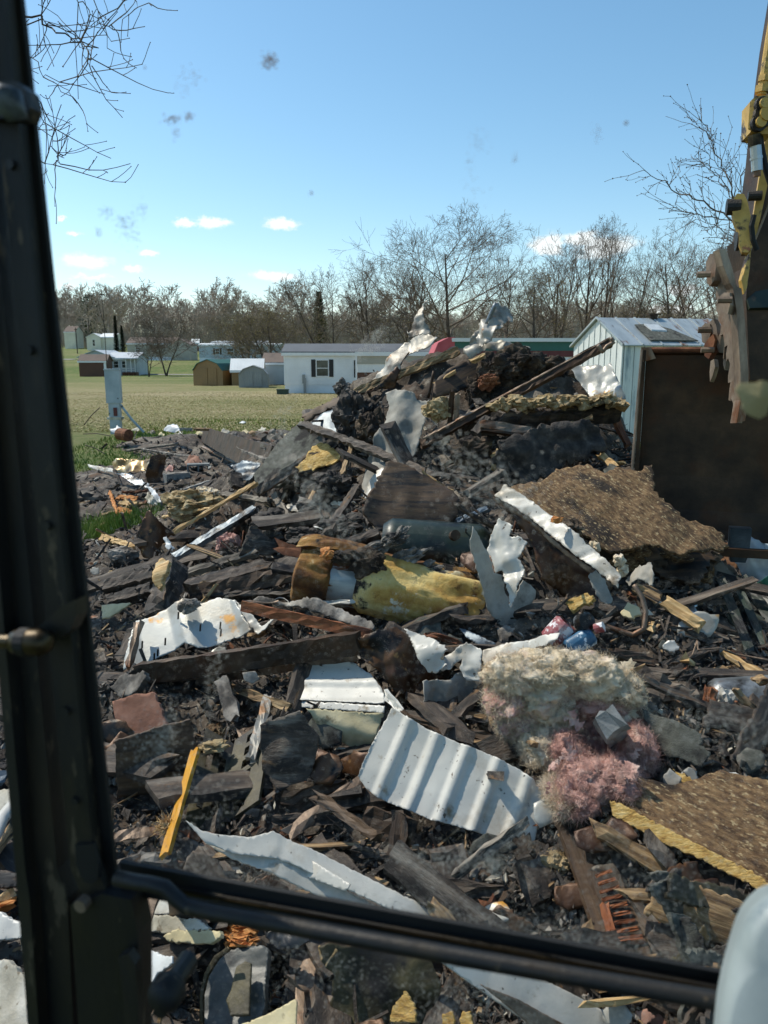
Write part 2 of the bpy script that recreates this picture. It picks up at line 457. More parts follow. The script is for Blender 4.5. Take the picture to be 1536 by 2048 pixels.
def grass_material():
    m = bpy.data.materials.new('lawn'); m.use_nodes = True
    nt = m.node_tree; N, L = nt.nodes, nt.links
    b = N['Principled BSDF']; b.inputs['Roughness'].default_value = 0.95; b.inputs['Specular IOR Level'].default_value = 0.15
    tc = N.new('ShaderNodeTexCoord')
    def nz(s, d=6, r=0.6, st=(1, 1, 1)):
        mp = N.new('ShaderNodeMapping'); mp.inputs['Scale'].default_value = st
        L.new(tc.outputs['Object'], mp.inputs[0])
        n = N.new('ShaderNodeTexNoise'); n.inputs['Scale'].default_value = s; n.inputs['Detail'].default_value = d; n.inputs['Roughness'].default_value = r
        L.new(mp.outputs[0], n.inputs['Vector']); return n.outputs['Fac']
    sep = N.new('ShaderNodeSeparateXYZ'); L.new(tc.outputs['Object'], sep.inputs[0])
    cr = N.new('ShaderNodeValToRGB')                       # how dormant the lawn is, from the heap outwards
    mr = N.new('ShaderNodeMapRange'); mr.inputs['From Min'].default_value = 0; mr.inputs['From Max'].default_value = 150
    L.new(sep.outputs['Y'], mr.inputs['Value']); L.new(mr.outputs[0], cr.inputs[0])
    e = cr.color_ramp.elements
    for p, v in ((0.0, 0.15), (0.13, 0.25), (0.24, 0.58), (0.4, 0.7), (0.52, 0.45), (0.62, 0.25), (0.8, 0.2), (1.0, 0.25)):
        x = e.new(p) if p not in (0.0, 1.0) else e[0 if p == 0 else len(e) - 1]
        x.color = (v, v, v, 1)
    big = nz(0.12, 4, 0.6, (0.35, 1, 1)); mid = nz(1.3, 6, 0.7); fine = nz(9, 6, 0.8)
    a = N.new('ShaderNodeMath'); a.operation = 'MULTIPLY_ADD'; L.new(big, a.inputs[0]); a.inputs[1].default_value = 1.3; a.inputs[2].default_value = -0.65
    c = N.new('ShaderNodeMath'); c.operation = 'MULTIPLY_ADD'; L.new(mid, c.inputs[0]); c.inputs[1].default_value = 1.0; L.new(a.outputs[0], c.inputs[2])
    d = N.new('ShaderNodeMath'); d.operation = 'MULTIPLY_ADD'; L.new(fine, d.inputs[0]); d.inputs[1].default_value = 1.5; L.new(c.outputs[0], d.inputs[2])
    f = N.new('ShaderNodeMath'); f.operation = 'ADD'; L.new(d.outputs[0], f.inputs[0]); L.new(cr.outputs[0], f.inputs[1])
    g = N.new('ShaderNodeMath'); g.operation = 'SUBTRACT'; L.new(f.outputs[0], g.inputs[0]); g.inputs[1].default_value = 1.22
    r2 = N.new('ShaderNodeValToRGB'); L.new(g.outputs[0], r2.inputs[0])
    e2 = r2.color_ramp.elements
    e2[0].position = 0.1; e2[0].color = (0.10, 0.15, 0.04, 1)
    e2[1].position = 0.9; e2[1].color = (0.37, 0.31, 0.18, 1)
    x = e2.new(0.5); x.color = (0.23, 0.215, 0.095, 1)
    L.new(r2.outputs[0], b.inputs['Base Color'])
    bp = N.new('ShaderNodeBump'); bp.inputs['Strength'].default_value = 1.0; bp.inputs['Distance'].default_value = 0.08
    L.new(nz(14, 6, 0.8), bp.inputs['Height']); L.new(bp.outputs[0], b.inputs['Normal'])
    MATS['lawn'] = m
grass_material()
pm('grass_blade', ['3c5a1c', '5a7526', '7d8a3a', '9a9156'], 0.8, 0.8, bump=0)

xs = np.concatenate([np.linspace(-900, -80, 12), np.linspace(-70, 70, 57), np.linspace(80, 900, 12)])
ys = np.concatenate([np.linspace(-60, 120, 61), np.linspace(123, 300, 60), np.linspace(320, 1200, 24)])
X, Y = np.meshgrid(xs, ys)
V = np.stack([X.ravel(), Y.ravel(), ground_z(X, Y).ravel()], 1)
V[:, 2] += 0.05 * fbm(np.stack([V[:, 0] * .2, V[:, 1] * .2, V[:, 0] * 0], 1), 3, 2) * (V[:, 1] > 14)
nx = len(xs)
Fc = [(j * nx + i, j * nx + i + 1, (j + 1) * nx + i + 1, (j + 1) * nx + i) for j in range(len(ys) - 1) for i in range(nx - 1)]
link_mesh('ground', V, Fc, 'lawn', frame=Matrix.Identity(4), smooth=True)['kind'] = 'structure'

def strip(name, pts, w, mat, dz=0.03):
    v, f = [], []
    for k, (x, y) in enumerate(pts):
        a = Vector(pts[min(k + 1, len(pts) - 1)]) - Vector(pts[max(k - 1, 0)])
        a.normalize(); n = Vector((-a.y, a.x))
        for s in (-1, -.33, .33, 1):
            q = Vector((x, y)) + n * s * w / 2
            v.append((q.x, q.y, gz(q.x, q.y) + dz + 0.05))
        if k:
            b = (k - 1) * 4
            f += [(b + j, b + j + 1, b + j + 5, b + j + 4) for j in range(3)]
    o = link_mesh(name, v, f, mat); o['kind'] = 'structure'
    return o
pm('gravel_grey', ['77746d', '8f8c84', 'a5a198'], 3, 0.95, bump=0.4)
strip('path', [(x, 128.5 - 0.02 * x) for x in np.linspace(-41, -20, 8)], 2.2, 'gravel_grey')
strip('road', [(x, 158 + 0.02 * x) for x in np.linspace(-120, -62, 10)], 5, 'gravel_grey')

# ---------------------------------------------------------------- trees
pm('bark', ['2e2721', '4b4239', '6b6156'], 3, 0.9, bump=0.6, bscale=14, stretch=(3, 3, .6))
pm('twig', ['4a3f35', '665a4d', '83776a'], 2, 0.9, bump=0)
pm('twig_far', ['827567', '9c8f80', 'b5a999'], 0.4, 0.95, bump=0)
pm('bud_olive', ['6d5f28', '8a7a38', 'a39350'], 2, 0.8, bump=0)
pm('bud_brown', ['4a3526', '664a36'], 2, 0.8, bump=0)
pm('needle', ['101a12', '1c2a1c', '2c3b28'], 3, 0.8, bump=0.3)
pm('pine_green', ['22301a', '36462a', '52613c'], 2, 0.85, bump=0.3)

def branch_path(rng, p, d, length, nseg, wig, lift):
    pts = [p.copy()]
    d = d.normalized()
    for k in range(nseg):
        d = d + Vector((rng.gauss(0, wig), rng.gauss(0, wig), rng.gauss(0, wig) + lift))
        d.normalize()
        p = p + d * (length / nseg)
        pts.append(p.copy())
    return pts

def grow_tree(rng, h, levels=4, spread=0.9, trunk_r=None, counts=(11, 6, 5, 4), first=0.28, lift=0.06, wig=0.1, lean=(0, 0), stems=1, rmin=0.008, fork=0.5, llen=0.5, bud=0.0, budsize=0.05, lratio=0.62):
    trunk, crown, buds = MB(), MB(), MB()
    trunk_r = trunk_r or h * 0.014
    def sub(p, d, L, r, lev):
        nseg = 4 if lev < 3 else 3
        pts = branch_path(rng, p, d, L, nseg, wig * (1 + 0.3 * lev), lift)
        rad = [max(rmin, r * (1 - 0.72 * k / nseg)) for k in range(nseg + 1)]
        crown.tube(pts, rad, 4 if lev < 2 else 3, cap=False)
        if bud and lev >= levels - 1:
            for q in pts[1:]:
                if rng.random() < bud:
                    s = budsize * rng.uniform(.5, 1.3)
                    c = q + Vector((rng.gauss(0, s), rng.gauss(0, s), rng.gauss(0, s)))
                    u = Vector((rng.gauss(0, 1), rng.gauss(0, 1), rng.gauss(0, 1))).normalized() * s
                    w = Vector((rng.gauss(0, 1), rng.gauss(0, 1), rng.gauss(0, 1))).normalized() * s
                    buds.add([c, c + u, c + w], [(0, 1, 2)])
        if lev < levels:
            n = counts[min(lev, len(counts) - 1)]
            for k in range(n):
                t = rng.uniform(0.25, 1.0) if lev else rng.uniform(0.3, 1)
                i = min(nseg - 1, int(t * nseg)); u = t * nseg - i
                q = pts[i].lerp(pts[i + 1], u)
                dd = (pts[i + 1] - pts[i]).normalized()
                side = dd.cross(Vector((rng.gauss(0, 1), rng.gauss(0, 1), rng.gauss(0, 1)))).normalized()
                a = rng.uniform(0.45, 0.95)
                nd = dd * (1 - a * 0.55) + side * a
                sub(q, nd, L * rng.uniform(0.42, 0.72) * (1.15 - 0.5 * t), max(rmin, rad[i] * 0.55), lev + 1)
    for s in range(stems):
        ang = 2 * math.pi * s / stems + rng.random()
        d = Vector((lean[0] + (0.28 * math.cos(ang) if stems > 1 else 0), lean[1] + (0.28 * math.sin(ang) if stems > 1 else 0), 1))
        hh = h * (rng.uniform(.8, 1) if stems > 1 else 1)
        pts = branch_path(rng, Vector((0, 0, -0.1)), d, hh * (0.8 if fork else 0.95), 8, 0.035, 0.02)
        rad = [trunk_r * (1.0 if stems == 1 else .75) * (1 - 0.8 * k / 8) for k in range(9)]
        rad[0] *= 1.25
        trunk.tube(pts, rad, 8)
        n = counts[0]
        for k in range(n):
            t = first + (0.97 - first) * (k + rng.random()) / n
            i = min(7, int(t * 8)); u = t * 8 - i
            q = pts[i].lerp(pts[i + 1], u)
            a = rng.uniform(0, 2 * math.pi)
            el = rng.uniform(0.5, 1.1) * (1 if t < .7 else 1.6)
            nd = Vector((math.cos(a) * spread, math.sin(a) * spread, el))
            L = h * llen * rng.uniform(.7, 1.1) * (1.15 - 0.75 * t)
            sub(q, nd, L, rad[i] * 0.6, 1)
    return trunk, crown, buds

TREE_KINDS = {}
def tree_kind(key, seed, **kw):
    rng = random.Random(seed)
    bm_ = kw.pop('bark', 'bark'); tm = kw.pop('twigmat', 'twig'); bud_m = kw.pop('budmat', 'bud_brown')
    t, c, b = grow_tree(rng, 10.0, **kw)
    nf = len(c.f)
    c.m = [0] * nf
    if b.f:
        c.add(b.v, b.f, 1)
    def mesh(name, mb, mats):
        me = bpy.data.meshes.new(name)
        me.from_pydata([tuple(v) for v in mb.v], [], mb.f)
        for mm in mats: me.materials.append(MATS[mm])
        me.polygons.foreach_set('material_index', np.array(mb.m, dtype=np.int32))
        me.update()
        return me
    t.m = [0] * len(t.f)
    TREE_KINDS[key] = (mesh('trunk', t, [bm_]), mesh('crown', c, [tm, bud_m]))

tree_kind('round', 11, counts=(16, 8, 6, 5), spread=1.2, first=.18, bud=.08, budsize=.03, rmin=.0055, lift=.1, llen=.62)
tree_kind('round_b', 12, counts=(12, 6, 5, 3), spread=1.1, first=.25, bud=.1, budsize=.03, rmin=.0055, lift=.1, llen=.56)
tree_kind('tall', 13, counts=(12, 6, 4, 3), spread=.55, first=.3, lift=.14, rmin=.006)
tree_kind('tall_b', 14, counts=(11, 5, 4, 3), spread=.6, first=.25, lift=.14, stems=2, rmin=.006)
tree_kind('lean', 15, counts=(8, 6, 4, 3), spread=.8, first=.4, lift=.1, stems=2, lean=(-.25, 0), rmin=.008)
tree_kind('olive', 16, counts=(14, 6, 5, 4), spread=1.0, first=.12, bud=.6, budsize=.06, budmat='bud_olive', stems=3, rmin=.006)
tree_kind('olive_b', 17, counts=(13, 6, 5, 4), spread=.8, first=.15, bud=.5, budsize=.055, budmat='bud_olive', rmin=.006)
tree_kind('small', 18, counts=(11, 6, 5, 3), spread=.95, first=.25, stems=2, rmin=.014)
tree_kind('brush', 19, counts=(10, 6, 4, 3), spread=.9, first=.08, stems=4, bud=.3, budsize=.08, budmat='bud_olive', rmin=.012)
tree_kind('far_a', 20, counts=(12, 5, 4, 2), spread=.6, first=.3, lift=.1, rmin=.03, twigmat='twig_far', levels=3)
tree_kind('far_b', 21, counts=(13, 5, 4, 2), spread=.8, first=.22, lift=.06, rmin=.03, twigmat='twig_far', levels=3)
tree_kind('far_c', 22, counts=(12, 5, 4, 2), spread=.5, first=.15, lift=.12, rmin=.03, twigmat='twig_far', levels=3, stems=2)

def plant_tree(kind, px, Y, top_py, label, rz=0.0, wide=1.0, name='bare_tree', group=None):
    p = at(px, 720, Y)
    g = gz(p.x, Y)
    top = at(px, top_py, Y).z
    s = (top - g) / 9.6
    root = empty(name, (p.x, Y, g), label, 'tree', group, rz)
    for nm, me in zip(('trunk', 'crown'), TREE_KINDS[kind]):
        c = bpy.data.objects.new(nm, me)
        COL.objects.link(c)
        c.parent = root
    root.scale = (s * wide, s * wide, s)
    return root

BT = 'bare trees behind the mobile homes'
plant_tree('round', 905, 58, 448, 'broad bare tree with a rounded crown behind the peak of the rubble heap', 0.4, 1.25, group=BT)
plant_tree('lean', 672, 75, 498, 'two stemmed bare tree leaning left above the white mobile home', 0.2, 1.0, group=BT)
plant_tree('tall', 735, 78, 520, 'slim bare tree right behind the two stemmed leaning tree', 1.3, 1.1, group=BT)
plant_tree('tall_b', 1105, 62, 455, 'bushy bare tree with many stems just left of the tall metal shed', 0.9, 1.1, group=BT)
plant_tree('olive_b', 1065, 57, 520, 'budding bare tree with low wide branches above the green roof', 2.1, 1.3, name='budding_tree', group=BT)
plant_tree('round_b', 1010, 66, 500, 'thin bare tree between the broad round tree and the many stemmed tree', 3.0, .9, group=BT)
plant_tree('tall', 1165, 66, 462, 'tall bare tree rising left of the ridge of the metal shed', 2.2, 1.0, group=BT)
plant_tree('tall', 1205, 70, 440, 'tallest thin bare tree right above the ridge of the metal shed', 4.2, .8, group=BT)
plant_tree('tall_b', 1250, 72, 458, 'tall narrow bare tree over the rusty shed roof, left of the sky gap', 5.2, .75, group=BT)
plant_tree('round_b', 1345, 60, 470, 'wide bare tree over the rusty patches of the shed roof', 5.0, 1.0, group=BT)
plant_tree('tall_b', 1395, 62, 455, 'many stemmed bare tree partly behind the toothed thumb plate', 1.9, 1.2, group=BT)
plant_tree('tall', 1440, 66, 470, 'bare tree hidden behind the excavator arm', 1.0, 1.2, group=BT)
plant_tree('brush', 1300, 64, 590, 'low bare brush in the gap above the shed roof', 1.0, 1.2, name='bare_bush', group=BT)
plant_tree('olive', 545, 90, 590, 'pale olive budding tree beside the left end of the white mobile home', .4, 1.5, name='budding_tree', group=BT)
plant_tree('olive_b', 620, 100, 610, 'olive budding tree behind the grey roof of the white mobile home', 2.0, 1.4, name='budding_tree', group=BT)
plant_tree('olive', 500, 110, 615, 'small olive budding tree behind the pale blue mobile home roof', 1.4, 1.2, name='budding_tree', group=BT)
plant_tree('brush', 790, 80, 600, 'bare brush behind the torn upright sheet of metal', .3, 1.6, name='bare_bush', group=BT)
plant_tree('round_b', 830, 84, 520, 'bare tree seen through the left branches of the broad round tree', .9, 1.2, group=BT)
plant_tree('small', 296, 118, 655, 'small forked bare tree on the lawn, stem tilted left', .9, 1.1, group='bare trees on the far lawn')
plant_tree('small', 331, 122, 618, 'bare tree with several thick stems beside the path', 2.4, 1.25, group='bare trees on the far lawn')
plant_tree('far_b', 183, 200, 590, 'bare tree behind the cream house', .7, 1.2, group=BT)
plant_tree('far_c', 225, 205, 560, 'tall bare tree rising over the left end of the woods', .7, 1.1, group=BT)

def evergreen(px, Y, top_py, wpx, label, mat='needle', seed=1, name='evergreen_tree', cat='tree', conical=True):
    rng = random.Random(seed)
    p = at(px, 720, Y); g = gz(p.x, Y); H = at(px, top_py, Y).z - g; R = wpx / F * Y / 2
    root = empty(name, (p.x, Y, g), label, cat)
    t = MB(); t.tube([(0, 0, -.1), (0, 0, H * .9)], [H * .02 + .05, .03], 6); t.build('trunk', 'bark', root, 'local')
    c = MB()
    for k in range(2600):
        z = rng.random()
        r = R * ((1 - z) ** .7 if conical else math.sqrt(max(0, 1 - (2 * z - 1) ** 2))) * math.sqrt(rng.random()) * rng.uniform(.85, 1.1)
        a = rng.uniform(0, 6.283)
        q = Vector((r * math.cos(a), r * math.sin(a), H * (.06 + .94 * z)))
        s = H * .05 * rng.uniform(.5, 1.2)
        o = Vector((math.cos(a), math.sin(a), rng.uniform(-.2, .9))).normalized()
        w = o.cross(Vector((0, 0, 1))).normalized() * s * .3
        c.add([q - w, q + w, q + o * s], [(0, 1, 2)])
    c.build('crown', mat, root, 'local')
    return root
evergreen(235, 172, 632, 11, 'slim dark columnar evergreen, taller of the pair beside the cream house', seed=3)
evergreen(247, 170, 652, 13, 'dark columnar evergreen, shorter and wider of the pair beside the cream house', seed=4)
evergreen(186, 225, 590, 60, 'dark pine with a rough crown at the left end of the woods', 'pine_green', seed=5, name='pine_tree', conical=False)
evergreen(640, 105, 585, 46, 'green pine crown beside the leaning bare tree', 'pine_green', seed=6, name='pine_tree')

# the far woods that close the view
rng = random.Random(77)
wv, wf, off = [], [], 0
base = []
for key in ('far_a', 'far_b', 'far_c'):
    vs, fs = [], []
    for me in TREE_KINDS[key]:
        b = len(vs)
        vs += [tuple(v.co) for v in me.vertices]
        fs += [tuple(b + i for i in p.vertices) for p in me.polygons]
    q = [f for f in fs if len(f) == 4]
    base.append((np.array(vs), np.array(q)))
for k in range(290):
    v, f = base[k % 3]
    Yt = rng.uniform(225, 340)
    px = -250 + 2000 * (k + rng.random()) / 290
    x = (px - 768) / F * Yt
    h = rng.choice((.75, .9, 1.0, 1.3)) * rng.uniform(.85, 1.15) * (1.4 if px < 620 else 1.15) * (Yt / 260)
    a = rng.uniform(0, 6.28)
    R = np.array([[math.cos(a), -math.sin(a), 0], [math.sin(a), math.cos(a), 0], [0, 0, 1]]) * h
    R[:2] *= 1.25
    w = v @ R.T + np.array([x, Yt, gz(x, Yt)])
    wv.append(w); wf.append(f + off); off += len(w)
wv = np.concatenate(wv); wf = np.concatenate(wf)
me = bpy.data.meshes.new('woods')
me.vertices.add(len(wv)); me.vertices.foreach_set('co', wv.ravel().astype(np.float32))
me.loops.add(wf.size); me.loops.foreach_set('vertex_index', wf.ravel().astype(np.int32))
me.polygons.add(len(wf)); me.polygons.foreach_set('loop_start', np.arange(0, wf.size, 4, dtype=np.int32))
me.update(calc_edges=True); me.validate()
me.materials.append(MATS['twig_far'])
wo = bpy.data.objects.new('woods', me); COL.objects.link(wo); wo['kind'] = 'stuff'

# brushy undergrowth along the foot of the woods
ub = MB()
for k in range(30000):
    Yt = rng.uniform(220, 345); x = rng.uniform(-.68, .6) * Yt
    z0 = gz(x, Yt); hh = rng.uniform(1.5, 10); dx, dy = rng.gauss(0, 1.3), rng.gauss(0, 1.3)
    w = rng.uniform(.04, .1)
    ub.add([(x - w, Yt, z0), (x + w, Yt, z0), (x + dx, Yt + dy, z0 + hh)], [(0, 1, 2)])
ub.build('undergrowth', 'twig_far')['kind'] = 'stuff'

# ---------------------------------------------------------------- houses
def siding(name, col, period=0.12, axis='Z', rough=0.5, strength=0.5, dirt=None):
    m = bpy.data.materials.new(name); m.use_nodes = True
    nt = m.node_tree; N, L = nt.nodes, nt.links
    b = N['Principled BSDF']; b.inputs['Roughness'].default_value = rough
    tc = N.new('ShaderNodeTexCoord')
    wv = N.new('ShaderNodeTexWave'); wv.bands_direction = axis; wv.wave_profile = 'SAW'
    wv.inputs['Scale'].default_value = 1.0 / period / 3.18
    L.new(tc.outputs['Object'], wv.inputs['Vector'])
    bp = N.new('ShaderNodeBump'); bp.inputs['Strength'].default_value = strength; bp.inputs['Distance'].default_value = 0.02
    L.new(wv.outputs['Fac'], bp.inputs['Height']); L.new(bp.outputs[0], b.inputs['Normal'])
    nz = N.new('ShaderNodeTexNoise'); nz.inputs['Scale'].default_value = 0.7; nz.inputs['Detail'].default_value = 6
    L.new(tc.outputs['Object'], nz.inputs['Vector'])
    mx = N.new('ShaderNodeMix'); mx.data_type = 'RGBA'
    c = rgb(col); d = rgb(dirt) if dirt else tuple(x * .82 for x in c)
    mr = N.new('ShaderNodeMapRange'); mr.inputs['From Min'].default_value = .4; mr.inputs['From Max'].default_value = .75
    L.new(nz.outputs['Fac'], mr.inputs['Value']); L.new(mr.outputs[0], mx.inputs['Factor'])
    mx.inputs[6].default_value = (*c, 1); mx.inputs[7].default_value = (*d, 1)
    L.new(mx.outputs[2], b.inputs['Base Color'])
    MATS[name] = m
siding('siding_white', 'e9edf0'); siding('siding_blue', 'b3bfc6'); siding('siding_cream', 'e3ddc9'); siding('siding_tan', 'a9a69a')
siding('skirt_white', 'dfe5ea', .2, 'X', strength=.6); siding('panel_white', 'e4e6e6', .22, 'X', strength=.8)
siding('boards_brown', '5b3a2c', .15, 'X'); siding('boards_tan', '8a6d45', .18, 'X'); siding('boards_grey', '8d9190', .2, 'X', strength=.8)
siding('roof_shingle', '62666b', .2, 'Z', .9); siding('roof_brown', '73655c', .2, 'Z', .9); siding('roof_green', '2d5f55', .25, 'Z', .6)
siding('roof_white', 'e6e8e6', .3, 'X', .5); siding('roof_pale', 'b9bfc4', .3, 'X', .6)
pm('window_dark', ['2a302f', '3d4644', '56605d'], 1.5, 0.12, bump=0)
pm('trim_white', ['dfe2e3', 'eceeee'], 3, 0.5, bump=0)
pm('shutter_black', ['17181b', '212226'], 3, 0.5, bump=0.1)
pm('pink_red', ['a8464c', 'b85a60'], 2, 0.6, bump=0)
pm('dark_green', ['2c5a50', '33665b'], 2, 0.5, bump=0)
pm('maroon', ['5a2b2a', '6b3836'], 2, 0.6, bump=0)
pm('box_green', ['2c3b30', '37483c'], 3, 0.6, bump=0.1)

def win(root, x, z, w, h, yf, shut=True, cross=True):
    m = MB()
    b = .05
    m.box(x, x + w, yf - .06, yf + .02, z, z + b); m.box(x, x + w, yf - .06, yf + .02, z + h - b, z + h)
    m.box(x, x + b, yf - .057, yf + .02, z + b, z + h - b); m.box(x + w - b, x + w, yf - .057, yf + .02, z + b, z + h - b)
    if cross: m.box(x + b, x + w - b, yf - .05, yf + .02, z + h * .5 - .025, z + h * .5 + .025)
    f = m.build('window', 'trim_white', root, 'local')
    g = MB(); g.box(x + b, x + w - b, yf - .02, yf + .01, z + b, z + h - b); g.build('pane', 'window_dark', f, 'local')
    if shut:
        for s in (x - .36, x + w + .04):
            k = MB(); k.box(s, s + .32, yf - .045, yf + .01, z - .02, z + h + .02); k.build('shutter', 'shutter_black', root, 'local')

def house(name, label, cat, x, y, rz, L, D, he, hr, wall='siding_white', roof='roof_shingle', skirt=None, windows=(), group=None, z=None, over=.25, gable_y=False, doors=()):
    """x runs along the front, y goes back; the ridge runs along x (or along y when gable_y)"""
    root = empty(name, (x, y, gz(x, y) if z is None else z), label, cat, group, rz)
    w = MB()
    s0 = .65 if skirt else 0
    if not gable_y:
        e = [(0, 0), (0, D)]
        v = [(0, 0, s0), (L, 0, s0), (L, D, s0), (0, D, s0), (0, 0, he), (L, 0, he), (L, D, he), (0, D, he), (0, D / 2, hr), (L, D / 2, hr)]
        w.add(v, [(0, 1, 5, 4), (1, 2, 6, 9, 5), (2, 3, 7, 6), (3, 0, 4, 8, 7), (0, 3, 2, 1)])
    else:
        v = [(0, 0, s0), (L, 0, s0), (L, D, s0), (0, D, s0), (0, 0, he), (L, 0, he), (L, D, he), (0, D, he), (L / 2, 0, hr), (L / 2, D, hr)]
        w.add(v, [(0, 1, 5, 8, 4), (1, 2, 6, 5), (2, 3, 7, 9, 6), (3, 0, 4, 7), (0, 3, 2, 1)])
    w.build('wall', wall, root, 'local')
    r = MB(); t = .1
    if not gable_y:
        sl = (hr - he) / (D / 2)
        for sgn in (0, 1):
            ye = -over if not sgn else D + over
            za = he - sl * over
            p = [(-over, ye, za + .02), (-over, D / 2, hr + .02), (-over, D / 2, hr + .02 + t), (-over, ye, za + .02 + t)]
            r.prism(p, Vector((L + 2 * over, 0, 0)))
    else:
        sl = (hr - he) / (L / 2)
        for sgn in (0, 1):
            xe = -over if not sgn else L + over
            za = he - sl * over
            p = [(xe, -over, za + .02), (L / 2, -over, hr + .02), (L / 2, -over, hr + .02 + t), (xe, -over, za + .02 + t)]
            r.prism(p, Vector((0, D + 2 * over, 0)))
    r.build('roof', roof, root, 'local')
    f = MB()
    if not gable_y:
        f.box(-over, L + over, -over - .03, -over + .03, he - .22, he - .0)
    f.f and f.build('fascia', 'trim_white', root, 'local')
    if skirt:
        k = MB(); k.box(.02, L - .02, .03, D - .03, -.2, s0); k.build('skirting', skirt, root, 'local')
    for q in windows:
        win(root, *q[:4], 0, *(q[4:]))
    for (dx, dz, dw, dh) in doors:
        k = MB(); k.box(dx, dx + dw, -.05, .02, dz, dz + dh); k.build('door', 'trim_white', root, 'local')
    return root

# near white mobile home, front in the shade
p = at(568, 720, 59)
house('mobile_home', 'white mobile home with grey roof and black shutters across the lawn', 'mobile home', p.x, 59, .02, 13, 5, 3.02, 3.62, skirt='skirt_white',
      windows=[(2.4, 1.25, .95, 1.25), (5.62, 1.2, .95, 1.25)], over=.18)
mh = bpy.data.objects['mobile_home']
k = MB(); k.box(-.02, .09, -.02, .09, .66, 2.9); k.build('corner_trim', 'trim_white', mh, 'local')
k = MB(); k.box(1.45, 1.62, -.25, -.1, 0, 1.15); k.box(1.36, 1.56, -.22, -.06, .75, 1.4); k.build('meter_box', 'boards_grey', mh, 'local')
p = at(557, 781, 58)
rt = empty('utility_box', (p.x, 57, 0), 'squat dark green utility box on the lawn before the white mobile home', 'box')
k = MB(); k.box(0, .8, 0, .7, 0, .32); k.build('body', 'box_green', rt, 'local'); k = MB(); k.box(-.03, .83, -.03, .73, .32, .38); k.build('lid', 'box_green', rt, 'local')

# porch roof with white fascia to the right of the home
p = at(710, 720, 47)
rt = empty('porch', (p.x, 47, 0), 'white fronted porch with ribbed panels and brown base beside the white mobile home', 'porch')
k = MB(); k.box(0, 4.6, 0, 3, 2.72, 2.96); k.build('fascia', 'roof_white', rt, 'local')
k = MB(); k.box(.05, 4.5, .1, 2.9, 2.25, 2.72); k.build('beam', 'siding_tan', rt, 'local')
k = MB(); k.box(.1, 3.2, .15, .25, 1.75, 2.25); k.build('panel', 'panel_white', rt, 'local')
k = MB(); k.box(.1, 4.4, .2, 2.8, 0, 1.75); k.build('base_wall', 'boards_brown', rt, 'local')
for xx in (0.02, 4.4):
    k = MB(); k.box(xx, xx + .1, .02, .12, 0, 2.72); k.build('post', 'trim_white', rt, 'local')

# long green roofed home with a pinkish red barn shaped end
p = at(866, 720, 40)
rt = empty('long_home', (p.x, 40, 0), 'long low home with white roof edge, dark green band and pinkish red barn end', 'mobile home', rz=.02)
k = MB(); k.prism([(0, 0, 2.3), (0, 0, 2.75), (.25, 0, 3.35), (.8, 0, 3.62), (1.1, 0, 3.62), (1.1, 0, 2.3)], Vector((0, 3.5, 0))); k.build('gable_end', 'pink_red', rt, 'local')
k = MB(); k.box(1.1, 9.5, .05, 3.5, 2.95, 3.4); k.build('green_band', 'dark_green', rt, 'local')
k = MB(); k.box(.95, 9.6, -.1, 3.6, 3.4, 3.58); k.build('roof', 'roof_white', rt, 'local')
k = MB(); k.box(.3, 9.45, .1, 3.4, 0, 2.65); k.build('wall', 'siding_white', rt, 'local')
k = MB(); k.box(.25, 9.5, .04, 3.45, 2.65, 2.95); k.build('maroon_trim', 'maroon', rt, 'local')

# sheds and homes further off
def gambrel(name, label, x, y, rz, L, D, h, wall, roof, doors=False):
    root = empty(name, (x, y, gz(x, y)), label, 'shed', None, rz)
    pr = [(0, 0), (L, 0), (L, h * .58), (L * .84, h * .84), (L / 2, h), (L * .16, h * .84), (0, h * .58)]
    m = MB(); m.prism([(a, 0, b) for a, b in pr], Vector((0, D, 0))); m.build('wall', wall, root, 'local')
    r = MB()
    top = pr[2:]
    for (a, b) in zip(top[:-1], top[1:]):
        n = Vector((b[1] - a[1], 0, -(b[0] - a[0]))).normalized() * .06
        n = Vector((abs(n.x) * (1 if (a[0] + b[0]) / 2 > L / 2 else -1), 0, abs(n.z)))
        q = [Vector((a[0], -.12, a[1])), Vector((b[0], -.12, b[1]))]
        g = [q[0] + n * .1, q[1] + n * .1, q[1] + n, q[0] + n]
        r.prism(g, Vector((0, D + .24, 0)))
    r.build('roof', roof, root, 'local')
    if doors:
        for s in (0, 1):
            k = MB(); k.box(L * .2 + s * L * .31, L * .2 + s * L * .31 + L * .29, -.05, -.01, .1, h * .68); k.build('door', wall, root, 'local')
    return root
p = at(385, 720, 77); gambrel('barn_shed', 'tan wooden barn shed with a green roof on the far lawn', p.x, 77, -.35, 3.35, 4, 2.5, 'boards_tan', 'roof_green', True)
p = at(476, 720, 71); gambrel('barn_shed', 'small grey metal barn shed with double doors left of the white home', p.x, 71, .1, 2.6, 2.6, 1.95, 'boards_grey', 'boards_grey', True)
p = at(462, 720, 76); house('small_shed', 'low tan shed with a bright white ribbed roof behind the grey barn shed', 'shed', p.x, 76, .1, 3.0, 2.6, 1.5, 2.5, 'boards_tan', 'roof_white', over=.15)
p = at(440, 720, 77.5); rt = empty('board_fence', (p.x, 77.5, 0), 'short grey board fence between the two barn sheds', 'fence')
for i in range(7):
    k = MB(); k.box(0, 1.6, 0, .04, .06 + i * .2, .23 + i * .2); k.build('rail', 'boards_grey', rt, 'local')
for xx in (0, .8, 1.55):
    k = MB(); k.box(xx, xx + .09, .05, .14, 0, 1.5); k.build('post', 'boards_grey', rt, 'local')
